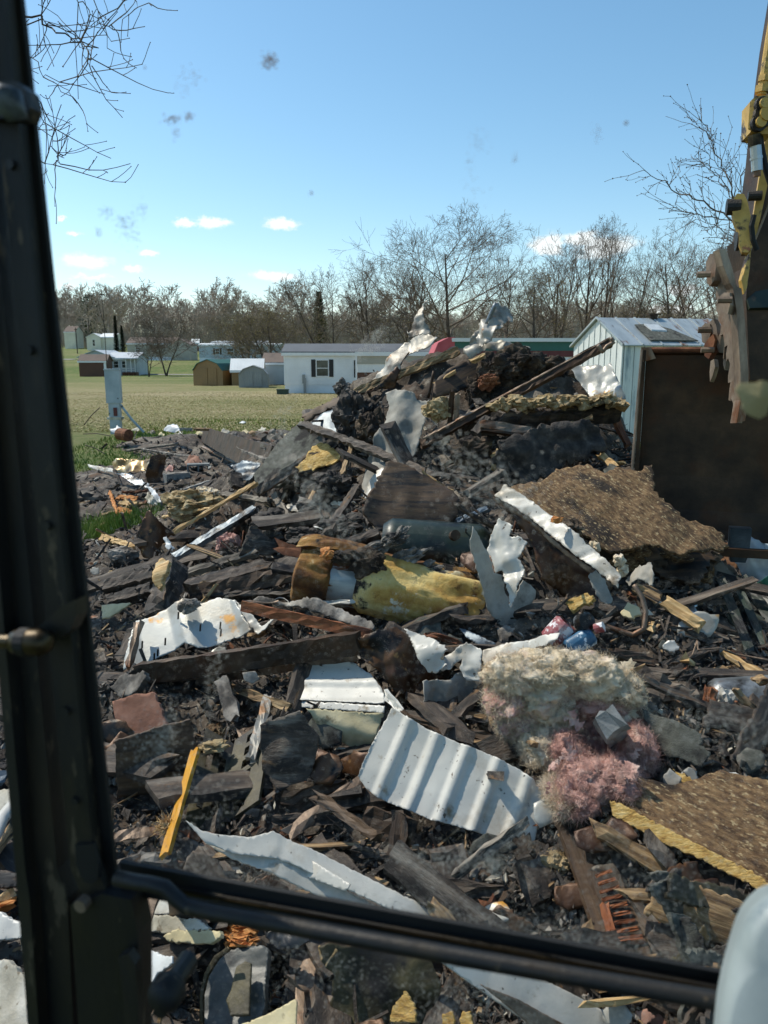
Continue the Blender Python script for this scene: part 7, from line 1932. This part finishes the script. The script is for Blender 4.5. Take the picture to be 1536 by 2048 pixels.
limb_tree('overhanging_tree', 'tree beside the cab whose bare twigs droop in at the upper left', Vector((p.x, 7, 0)),
          [([(-260, 200, 0), (-120, 40, 0), (60, 30, 0), (120, 68, 0), (170, 88, 0), (186, 98, 0)], .022), ([(-120, 40, 0), (40, -30, 0), (150, -10, .1), (190, 40, .1), (236, 66, .1)], .014), ([(-120, 40, .1), (60, 110, .1), (110, 165, .1), (155, 206, .1)], .01),
           ([(0, -40, .1), (180, -30, .1), (250, -6, .1), (303, 12, .1)], .012), ([(60, 40, 0), (140, 62, 0), (176, 105, 0), (184, 132, 0)], .01), ([(-100, 60, 0), (60, 190, 0), (92, 250, 0), (104, 295, 0)], .008), ([(-100, 100, 0), (80, 345, 0), (110, 330, 0), (124, 310, 0)], .006)], 7, 9, dens=6)
# ================================================================ the excavator: bucket, thumb, arm, and the cab we look out of
EX = empty('excavator', Vector((1.2, -0.6, 0)), 'yellow excavator seen from inside its black framed cab, rusty bucket and toothed thumb at right', 'excavator')
U = Vector((.967, -.255, 0)).normalized(); NF = Vector((.255, .967, 0)).normalized(); ZZ = Vector((0, 0, 1))
def box_at(o, du, dn, dz, m):
    q = [o, o + U * du, o + U * du + NF * dn, o + NF * dn]
    m.prism(q, ZZ * dz)

# bucket, open towards the cab
A = at(1284, 700, 5.75); Bq = at(1252, 1085, 5.5)
NB = Vector((.318, .948, 0)); UB = Vector((.948, -.318, 0))
mb = MB(); prof = [(0.02, 0), (.62, 0.0), (.78, -.12), (.86, -.4), (.8, -.75), (.6, -1.0), (.3, -1.12), (0, -1.2)]
H = A.z - Bq.z
pr = [A + NB * d + ZZ * (z / 1.2 * H) for d, z in [(0, 0), (.05, .0), (.09, -.02), (.11, -.4), (.1, -.8), (.08, -1.02), (.05, -1.14), (.02, -1.2)]]
mb.prism(pr, UB * .03); mb.build('side_plate', 'dark_steel', EX)
WB = 1.35
mb2 = MB(); mb2.prism([p + UB * WB for p in pr], UB * .035); mb2.build('side_plate', 'dark_steel', EX)
sh = MB()
for (a, b) in zip(pr[1:-1], pr[2:]):
    d = (b - a).normalized(); n = d.cross(UB).normalized() * .025
    q = [a + UB * .031, b + UB * .031, b + UB * .031 + n, a + UB * .031 + n]
    sh.prism(q, UB * (WB - .032))
bs = sh.build('bucket_shell', 'dark_steel', EX)
k = MB()
for i in range(14):
    pass
k.tube([pr[1] + UB * .04, pr[1] + UB * WB * .5, pr[1] + UB * (WB - .01)], .022, 8); k.build('top_lip', 'rust', EX)
k = MB(); k.tube([A + U * .0, A + U * .0 + (Bq - A) * .33, A + (Bq - A) * .7, Bq], .011, 6); k.build('sunlit_edge', 'worn_steel', EX)  # pale steel paints the sunlit rim of the side plate
k = MB(); k.prism([A + U * -.005 + ZZ * .02, A + U * .06 + ZZ * .02, A + U * .1 - ZZ * .06, A + U * .0 - ZZ * .09], NF * .04); k.build('lug', 'worn_steel', EX)
k = MB(); e0 = at(1258, 1086, 5.45); k.prism([e0, e0 + U * WB, e0 + U * WB - ZZ * .06 , e0 - ZZ * .06], NF * .05); k.build('cutting_edge', 'dark_steel', EX)
for px in (1290, 1396, 1480, 1575):
    p = at(px, 1084, 5.3)
    m = MB()
    s = .07
    poly = [p - U * s + ZZ * .1, p + U * s + ZZ * .1, p + U * s * .95 - ZZ * .08, p + U * s * .7 - ZZ * .15, p - U * s * .7 - ZZ * .15, p - U * s * .95 - ZZ * .08]
    m.prism(poly, NF * .07); m.build('bucket_tooth', 'tooth_steel', EX)
k = MB(); sp = at(1420, 690, 5.9); k.prism([at(1300, 772, 6.2), at(1420, 765, 6.2), at(1420, 772, 6.2), at(1300, 780, 6.2)], Vector((0, .03, 0))); k.build('weld_bead', 'grease', EX)

# thumb: a serrated plate, its edge bar and smaller toothed plates
nS = Vector((-.86, -.5, .08)).normalized(); nE = Vector((.12, -.98, .1)).normalized()
p0 = at(1470, 660, 4.95)
TH = [(1437, 500), (1440, 499), (1447, 530), (1462, 566), (1468, 575), (1474, 620), (1478, 680), (1482, 740), (1482, 800), (1474, 846), (1469, 845), (1467, 832), (1466, 806), (1461, 796), (1461, 802), (1457, 800), (1459, 776), (1461, 764), (1456, 766), (1456, 752), (1460, 728), (1456, 716), (1453, 722), (1452, 708), (1455, 690), (1449, 694), (1447, 718), (1446, 716), (1449, 688), (1446, 668), (1440, 672), (1442, 650), (1436, 640), (1437, 632), (1432, 618), (1434, 600), (1431, 590), (1435, 575), (1439, 552)]
pt_ = plate('thumb_plate', TH, 'worn_steel', p0, nS, .05, EX)
EDGE = [(1438, 498), (1452, 498), (1463, 530), (1474, 573), (1483, 577), (1488, 620), (1493, 680), (1497, 740), (1497, 800), (1490, 842), (1473, 846), (1481, 800), (1481, 740), (1477, 680), (1473, 620), (1466, 576), (1460, 566), (1446, 530)]
plate('thumb_edge', EDGE, 'worn_steel', at(1475, 660, 4.82), nE, .07, EX)
q0 = at(1425, 690, 5.15)
plate('thumb_lug', [(1412, 525), (1420, 508), (1430, 506), (1432, 530), (1429, 560), (1420, 572), (1414, 566), (1412, 548)], 'worn_steel', at(1420, 540, 5.1), nS, .07, EX)
plate('thumb_lug', [(1440, 592), (1448, 585), (1459, 585), (1460, 610), (1455, 628), (1444, 624), (1440, 612)], 'worn_steel', at(1450, 606, 4.85), nS, .06, EX)
plate('thumb_tooth', [(1416, 648), (1426, 637), (1432, 650), (1436, 675), (1446, 655), (1441, 680), (1438, 705), (1432, 690), (1424, 668), (1418, 662)], 'worn_steel', q0, nS, .05, EX)
plate('thumb_tooth', [(1402, 655), (1410, 646), (1420, 648), (1422, 664), (1414, 690), (1404, 684)], 'worn_steel', at(1410, 668, 5.2), nS, .05, EX)
plate('thumb_tooth', [(1408, 690), (1416, 678), (1426, 668), (1430, 680), (1424, 705), (1417, 718), (1409, 712)], 'rust', at(1416, 695, 5.15), nS, .05, EX)
plate('thumb_tooth', [(1421, 722), (1428, 718), (1430, 734), (1425, 752), (1420, 764), (1419, 745)], 'worn_steel', at(1424, 740, 5.1), nS, .04, EX)
plate('thumb_tooth', [(1447, 700), (1452, 695), (1454, 715), (1449, 740), (1446, 728)], 'worn_steel', at(1450, 715, 5.05), nS, .04, EX)
for (x, y, Y) in [(1404, 549, 5.08), (1406, 660, 5.12), (1412, 700, 5.1), (1446, 600, 4.8)]:
    k = MB(); p = at(x, y, Y); k.tube([p - U * .03, p + U * .05], .02, 6); k.build('bolt', 'worn_steel', EX)
# arm (stick): tapered box with yellow flange
F_ = [(1490, 470), (1500, 470), (1516, 400), (1530, 300), (1536, 240), (1560, 60), (1590, -120), (1750, -120), (1720, 200), (1680, 460), (1640, 760), (1500, 760), (1497, 700), (1492, 600), (1497, 530)]
plate('stick', F_, 'dark_steel', at(1520, 500, 5.25), Vector((-.05, -.99, .1)), .3, EX)
plate('stick_flange', [(1536, 235), (1528, 300), (1518, 360), (1507, 430), (1500, 472), (1511, 478), (1520, 440), (1533, 380), (1548, 300), (1562, 180), (1600, -100), (1578, -100), (1556, 80)], 'machine_yellow', at(1520, 400, 5.15), Vector((-.3, -.95, .1)), .06, EX)
plate('stick_edge', [(1496, 506), (1512, 470), (1536, 408), (1560, 340), (1562, 346), (1540, 412), (1515, 474), (1499, 510)], 'worn_steel', at(1520, 460, 5.13), Vector((0, -1, 0)), .02, EX)
plate('bottom_gusset', [(1494, 598), (1512, 582), (1545, 574), (1600, 570), (1600, 612), (1500, 616)], 'green_tank', at(1530, 595, 5.2), Vector((-.1, -.9, .4)), .1, EX)
plate('side_strap', [(1484, 560), (1492, 530), (1497, 512), (1502, 500), (1500, 530), (1494, 575), (1488, 588)], 'machine_yellow', at(1492, 545, 5.1), nE, .04, EX)
# bucket link and hydraulic block
plate('bucket_link', [(1468, 396), (1474, 387), (1488, 388), (1495, 402), (1503, 440), (1508, 470), (1504, 495), (1496, 505), (1484, 504), (1478, 490), (1478, 462), (1468, 440), (1464, 420)], 'machine_yellow', at(1486, 445, 5.05), Vector((-.35, -.92, .15)), .09, EX)
for (x, y, r, mt, nm) in [(1463, 414, .05, 'grease', 'link_boss'), (1482, 482, .06, 'grease', 'link_boss'), (1506, 392, .03, 'grease', 'link_pin')]:
    k = MB(); p = at(x, y, 5.12); k.tube([p - U * .03, p + U * .05], r, 14); k.build(nm, mt, EX)
plate('hydraulic_block', [(1503, 200), (1512, 192), (1545, 190), (1545, 268), (1520, 268), (1501, 264)], 'machine_yellow', at(1520, 230, 5.0), Vector((-.1, -.97, .1)), .16, EX)
plate('block_cover', [(1500, 203), (1510, 202), (1512, 206), (1504, 258), (1496, 256)], 'machine_yellow', at(1504, 230, 4.97), Vector((-.5, -.85, .1)), .03, EX)
for (x, y, r) in [(1521, 212, .03), (1526, 232, .045), (1514, 249, .032), (1540, 212, .03)]:
    p = at(x, y, 4.97); d = Vector((.1, -.97, .1)).normalized()
    k = MB(); k.tube([p, p + d * .03], r * 1.5, 16); g_ = k.build('port_ring', 'grease', EX)
    k = MB(); k.tube([p + d * .031, p + d * .05], r, 12); k.build('plug', 'machine_yellow', EX)
def tubepx(nm, pts, r, mat, Y, seg=10):
    k = MB(); k.tube([at(x, y, Y) for x, y in pts], r, seg); return k.build(nm, mat, EX)
tubepx('fitting_nut', [(1509, 270), (1511, 292)], .04, 'brass', 5.0, 6)
tubepx('hose_fitting', [(1511, 290), (1513, 316), (1514, 342)], .032, 'silver', 5.0)
tubepx('fitting_ring', [(1512.4, 314), (1512.8, 319)], .036, 'silver', 5.0)
tubepx('fitting_end', [(1514, 342), (1514, 353)], .022, 'worn_steel', 5.0)
tubepx('cylinder_rod', [(1523, 190), (1527, 166), (1531, 140), (1540, 80), (1560, -40)], .028, 'machine_yellow', 5.05)
tubepx('rod_nut', [(1524, 186), (1526, 172)], .045, 'machine_yellow', 5.05, 6)
tubepx('rod_nut', [(1528, 164), (1530, 152)], .04, 'machine_yellow', 5.05, 6)

tubepx('hose', [(1519, 268), (1524, 300), (1532, 340), (1545, 380)], .018, 'rubber', 5.02)
tubepx('hose', [(1508, 430), (1503, 452), (1506, 480), (1514, 500)], .016, 'rubber', 5.0)
# ---- cab: pillar profiles on the plane of the window
W0 = at(240, 1740, .8)
def wp(px, py, d=0.0):
    return on_plane(px, py, W0 + NF * d, NF)
RS = lambda x: 1726 + (x - 245) * .1835
def edgeR(y): return 42 + (230 - 42) * y / 1740 if y < 1740 else (230 + (272 - 230) * min(1, (y - 1740) / 60))
def edgeL(y): return -118 + .0853 * y - (4 if y > 1900 else 0)
def strip_px(name, f0, f1, d0, d1, mat, y0=-400, y1=2500, parent=EX):
    """a run of the pillar's profile between two shares of its seen width"""
    ysn = [y0, 0, 600, 1200, 1740, 1800, y1]
    Lp = [(edgeL(y) + (edgeR(y) - edgeL(y)) * f0, y) for y in ysn]; Rp = [(edgeL(y) + (edgeR(y) - edgeL(y)) * f1, y) for y in ysn]
    m = MB()
    fr = [wp(x, y, d0) for x, y in Lp] ; fl = [wp(x, y, d0) for x, y in Rp]
    v = []
    for a, b in zip(fr, fl):
        v += [a, b, b + NF * (d1 - d0), a + NF * (d1 - d0)]
    f = []
    n = len(fr)
    for i in range(n - 1):
        for j in range(4):
            f.append((i * 4 + j, i * 4 + (j + 1) % 4, (i + 1) * 4 + (j + 1) % 4, (i + 1) * 4 + j))
    f += [(3, 2, 1, 0), tuple((n - 1) * 4 + j for j in range(4))]
    m.add(v, f)
    o = m.build(name, mat, parent)
    return o
strip_px('cab_pillar', 0, .1, -.03, .06, 'cab_black')
strip_px('cab_pillar', .1003, .42, -.012, .055, 'cab_black')
strip_px('pillar_channel', .4203, .56, .012, .05, 'rubber')
strip_px('window_frame', .5603, .8, -.01, .012, 'cab_black')
strip_px('window_seal', .8003, 1.0, .006, .012, 'rubber')
pg_ = plate('pillar_gusset', [(140, 1810), (205, 1788), (262, 1800), (276, 1870), (277, 2100), (160, 2100), (150, 1950)], 'cab_black', wp(210, 1900, -.02), NF * -1, .03, EX)
plate('frame_clip', [(236, 1915), (256, 1908), (270, 1930), (277, 2000), (278, 2100), (250, 2100), (246, 1990)], 'cab_black', wp(255, 1980, -.035), NF * -1, .012, EX)
plate('keyhole_plate', [(150, 1690), (186, 1688), (196, 1730), (196, 1760), (184, 1768), (168, 1764), (152, 1730)], 'rubber', wp(172, 1725, -.014), NF * -1, .006, EX)
for y in (330, 700, 1050, 1420, 1600):
    x = edgeL(y) + (edgeR(y) - edgeL(y)) * .68
    k = MB(); p = wp(x, y, -.0101); k.tube([p, p - NF * .004], .005, 6); k.build('bolt', 'cab_black', EX)
for i in range(5):
    x = 420 + i * 250; k = MB(); p = wp(x, RS(x) + 53, .0058); k.tube([p, p - NF * .003], .0035, 6); k.build('bolt', 'cab_black', EX)
k = MB(); p = wp(172, 1800, -.02); k.tube([p, p - NF * .012], .008, 10); k.build('screw', 'worn_steel', EX)
# latch bracket with a brass handle
plate('latch_bracket', [(70, 1262), (92, 1240), (120, 1214), (150, 1200), (152, 1232), (140, 1262), (112, 1284), (96, 1292)], 'cab_black', wp(110, 1250, -.03), NF * -1, .02, EX)
k = MB(); a = wp(-40, 1282, -.05); b = wp(100, 1285, -.05)
k.tube([a, a.lerp(b, .45)], .0075, 12); k.build('latch_rod', 'brass', EX)
k = MB(); c0 = a.lerp(b, .47)
k.tube([c0, c0.lerp(b, .08), c0.lerp(b, .3), c0.lerp(b, .75), c0.lerp(b, .95), b], [.008, .0125, .0145, .0145, .011, .005], 14); k.build('latch_knob', 'brass', EX, smooth=True)
k = MB(); k.tube([c0.lerp(b, .25), c0.lerp(b, .5)], .0152, 14); k.build('latch_band', 'rubber', EX)
# bracket at the upper left
plate('hinge_bracket', [(-40, 165), (30, 162), (52, 180), (60, 215), (50, 240), (-40, 232)], 'cab_black', wp(10, 200, -.03), NF * -1, .018, EX)
k = MB(); k.tube([wp(-30, 190, -.06), wp(22, 205, -.06), wp(36, 240, -.055)], [.014, .014, .009], 12); k.build('hinge_pin', 'bluegrey_metal', EX, smooth=True)
# lower rails
def rail(nm, pts, r, mat, d=0.0, seg=10, sq=None):
    k = MB(); k.tube([wp(x, y, d) for x, y in pts], r, seg); return k.build(nm, mat, EX, smooth=seg > 6)
def bar_px(nm, off0, off1, d0, d1, mat, x0=240, x1=1720):
    q = [(x0, RS(x0) + off0), (x1, RS(x1) + off0), (x1, RS(x1) + off1 * .9), (x0, RS(x0) + off1)]
    return plate(nm, q, mat, wp(x0, RS(x0), d0), NF * -1, d1 - d0, EX)
bar_px('window_seal', 0, 30, .004, .01, 'rubber')
bar_px('sash_rail', 31, 44, -.002, .01, 'cab_black')
bar_px('sash_channel', 44.5, 62, .006, .012, 'cab_black', x1=1720)
bar_px('sash_trim', 36, 39, -.004, -.0021, 'brass')
rail('grab_rail', [(232, 1756), (270, 1764), (300, 1768), (330, 1775), (350, 1795), (372, 1812), (420, 1824), (600, 1856), (900, 1910), (1200, 1962), (1450, 2004), (1720, 2050)], .0088, 'cab_black', -.022, 12)
# knob at the bottom left
p = wp(333, 1985, -.05); q = wp(330, 2016, -.05)
k = MB(); k.tube([p + NF * .05, p + NF * .015], .012, 12); k.build('knob_stem', 'cab_black', EX)
k = MB(); k.tube([p + NF * .016, p + NF * .01, p - NF * .008, p - NF * .016], [.014, .019, .019, .012], 18); k.build('clamp_knob', 'cab_black', EX, smooth=True)
k = MB(); a_ = wp(326, 2014, -.055); k.tube([a_ + NF * .03, a_ - NF * .008], .008, 12); k.build('knob_screw', 'cab_black', EX)
# armrest console at the lower right
ar = [(1436, 2060), (1446, 2000), (1458, 1950), (1470, 1905), (1484, 1862), (1500, 1832), (1518, 1812), (1540, 1796), (1600, 1780), (1660, 1800), (1700, 1900), (1700, 2300), (1420, 2300)]
nA = Vector((-.35, -.8, .48)).normalized()
pA = at(1480, 1950, .55)
o1 = [on_plane(x, y, pA, nA) for x, y in ar]
def smooth_loop(P, k=2):
    for _ in range(k):
        Q = []
        for i in range(len(P)):
            a, b = P[i], P[(i + 1) % len(P)]
            Q += [a.lerp(b, .25), a.lerp(b, .75)]
        P = Q
    return P
o1 = smooth_loop(o1)
cen = sum(o1, Vector()) / len(o1)
V_, F_2 = [], []
n1 = len(o1); RINGS = [(0, .09), (0, .03)] + [(.022 * (1 - math.cos(t)), .022 * (1 - math.sin(t)) ) for t in np.linspace(0, 1.57, 6)]
for (ins, dep) in RINGS:
    for v in o1:
        dv = cen - v
        V_.append(v + dv.normalized() * ins - nA * dep)
for r_ in range(len(RINGS) - 1):
    for i in range(n1):
        F_2.append((r_ * n1 + i, r_ * n1 + (i + 1) % n1, (r_ + 1) * n1 + (i + 1) % n1, (r_ + 1) * n1 + i))
F_2.append(tuple((len(RINGS) - 1) * n1 + i for i in range(n1)))
link_mesh('armrest', V_, F_2, 'cab_grey', EX, None, True)
# roof, back and floor of the cab behind us
k = MB(); o_ = W0 + ZZ * (CAMZ + .75 - W0.z); box_at(o_ - U * .15 + NF * .04, 1.3, -1.75, .05, k); k.build('cab_roof', 'cab_black', EX)
k = MB(); o_ = W0 + ZZ * (.95 - W0.z); box_at(o_ - U * .15 + NF * .04, 1.3, -1.75, -.05, k); k.build('cab_floor', 'cab_black', EX)
k = MB(); o_ = W0 + ZZ * (.95 - W0.z); box_at(o_ - U * .15 - NF * 1.66, 1.3, -.05, 1.0, k); k.build('cab_back', 'cab_black', EX)
k = MB(); o_ = W0 + ZZ * (.95 - W0.z); box_at(o_ + U * 1.1 + NF * .0, .05, -1.7, .75, k); k.build('cab_side', 'cab_black', EX)
k = MB(); o_ = W0 + ZZ * (.95 - W0.z); box_at(o_ + U * 1.09 + NF * .0, .06, -.06, 2.3, k); k.build('cab_pillar', 'cab_black', EX)
# glass
def pane(nm, poly, d):
    return plate(nm, poly, 'windshield_glass', wp(*poly[0], d + .005), NF * -1, .005, EX)
pane('windshield', [(20, -300), (edgeR(1700) - 6, 1700), (245, 1740), (1750, RS(1750) + 14), (1750, -300)], .014)
pane('lower_glass', [(262, 1790), (1750, RS(1750) + 60), (1750, 2500), (262, 2500)], .014)

# ---- dust, smears and splashed insects on the inside of the glass
drng = np.random.RandomState(7)
def specks(name, mat, pts, sizes, d=.0155):
    """thin round crumbs stuck to the pane; pts are seen points"""
    V, Fq = [], []
    for (x, y), s in zip(pts, sizes):
        c = wp(x, y, d)
        n = 6; b = len(V); a0 = drng.rand() * 6.28
        e = .5 + drng.rand() * .8; an = drng.rand() * 3.14
        for kx in range(n):
            t = 6.283 * kx / n
            u0, v0 = math.cos(t) * s, math.sin(t) * s * e
            u1 = u0 * math.cos(an) - v0 * math.sin(an); v1 = u0 * math.sin(an) + v0 * math.cos(an)
            V.append(c + U * u1 + ZZ * v1)
        V.append(c + NF * s * (1.0 if 'dust' in name else .4))
        Fq += [(b + kx, b + (kx + 1) % n, b + n) for kx in range(n)]
    o = link_mesh(name, V, Fq, mat, EX); o['kind'] = 'stuff'
def inside(x, y):
    if y < 1740 and x < edgeR(y) + 6: return False
    r = RS(x)
    return not (r - 2 < y < r + 100)
pts, sz = [], []
def cloud(cx, cy, sx, sy, n, s0, s1, rot=0):
    c_, s_ = math.cos(rot), math.sin(rot)
    for _ in range(int(n * 3)):
        a, b = drng.normal(0, 1), drng.normal(0, 1)
        x, y = cx + a * sx * c_ - b * sy * s_, cy + a * sx * s_ + b * sy * c_
        if inside(x, y): pts.append((x, y)); sz.append(drng.uniform(s0, s1) * 1.15)
# general dust, thicker low down
for _ in range(26000):
    x, y = drng.uniform(60, 1560), 2060 * drng.rand() ** .45
    if inside(x, y) and y > 900 and (x < 1200 or y > 1150): pts.append((x, y)); sz.append(drng.uniform(.00015, .00045))
for x in range(260, 1480, 3):        # the film that collects over the lower seal
    for _ in range(14):
        y = RS(x) - abs(drng.normal(0, 26)) - 2
        if inside(x, y): pts.append((x, y)); sz.append(drng.uniform(.00015, .0007))
for (cx, cy, sx, sy, n, rot) in [(640, 1010, 60, 16, 170, .9), (560, 880, 14, 40, 60, .2), (330, 1470, 14, 34, 120, .3), (300, 1500, 26, 26, 90, 0), (930, 930, 70, 26, 130, .5), (1000, 1000, 50, 30, 90, 0), (740, 690, 22, 10, 50, -.8), (430, 1330, 10, 70, 90, .2), (900, 1720, 60, 12, 160, .1), (990, 1730, 14, 14, 80, 0), (1040, 1640, 40, 60, 140, 0), (620, 1900, 70, 60, 260, 0), (900, 1990, 100, 50, 240, 0), (1200, 1990, 90, 40, 160, 0), (1450, 1450, 70, 30, 130, .3), (1300, 1780, 80, 60, 160, .4), (1195, 765, 8, 6, 20, .6), (1240, 790, 5, 5, 14, 0), (400, 1600, 60, 90, 160, 0)]:
    cloud(cx, cy, sx, sy, n, .0002, .0008, rot)
specks('glass_dust', 'glass_dust', pts, sz)
pts, sz = [], []
for (cx, cy, sx, sy, n, s) in [(540, 122, 9, 9, 16, .0022), (345, 238, 14, 6, 12, .0018), (380, 232, 6, 8, 7, .0016), (352, 268, 7, 10, 7, .0013), (385, 150, 16, 14, 9, .0012), (370, 180, 16, 12, 8, .001), (215, 425, 9, 8, 8, .0014), (248, 445, 14, 12, 16, .0015), (262, 470, 14, 16, 10, .0012), (285, 420, 8, 14, 8, .0012), (197, 464, 5, 5, 5, .0014), (960, 280, 14, 18, 9, .001), (1195, 265, 5, 12, 6, .001), (1252, 245, 3, 3, 3, .0014), (940, 330, 8, 30, 6, .001), (1030, 315, 4, 8, 4, .001), (622, 386, 4, 3, 3, .0012), (940, 400, 18, 24, 8, .001), (290, 135, 2, 2, 2, .0012), (1500, 560, 30, 60, 8, .001)]:
    cloud(cx, cy, sx * .8, sy * .8, n * 2, s * .12, s * .45, 0)
specks('insect_splashes', 'bug_brown', pts, sz)
# dried mud splat at the right edge of the glass
k = MB(); c = wp(1515, 795, .008); ring = []
for i in range(18):
    t = 6.283 * i / 18; r = .016 * (1 + .18 * math.sin(3 * t) + .1 * math.sin(5 * t + 1))
    ring.append(c + U * math.cos(t) * r * .95 + ZZ * math.sin(t) * r * .95)
k.add(ring + [c - NF * .004], [(i, (i + 1) % 18, 18) for i in range(18)]); k.prism(ring, NF * .002); k.build('mud_splat', 'mud', EX)
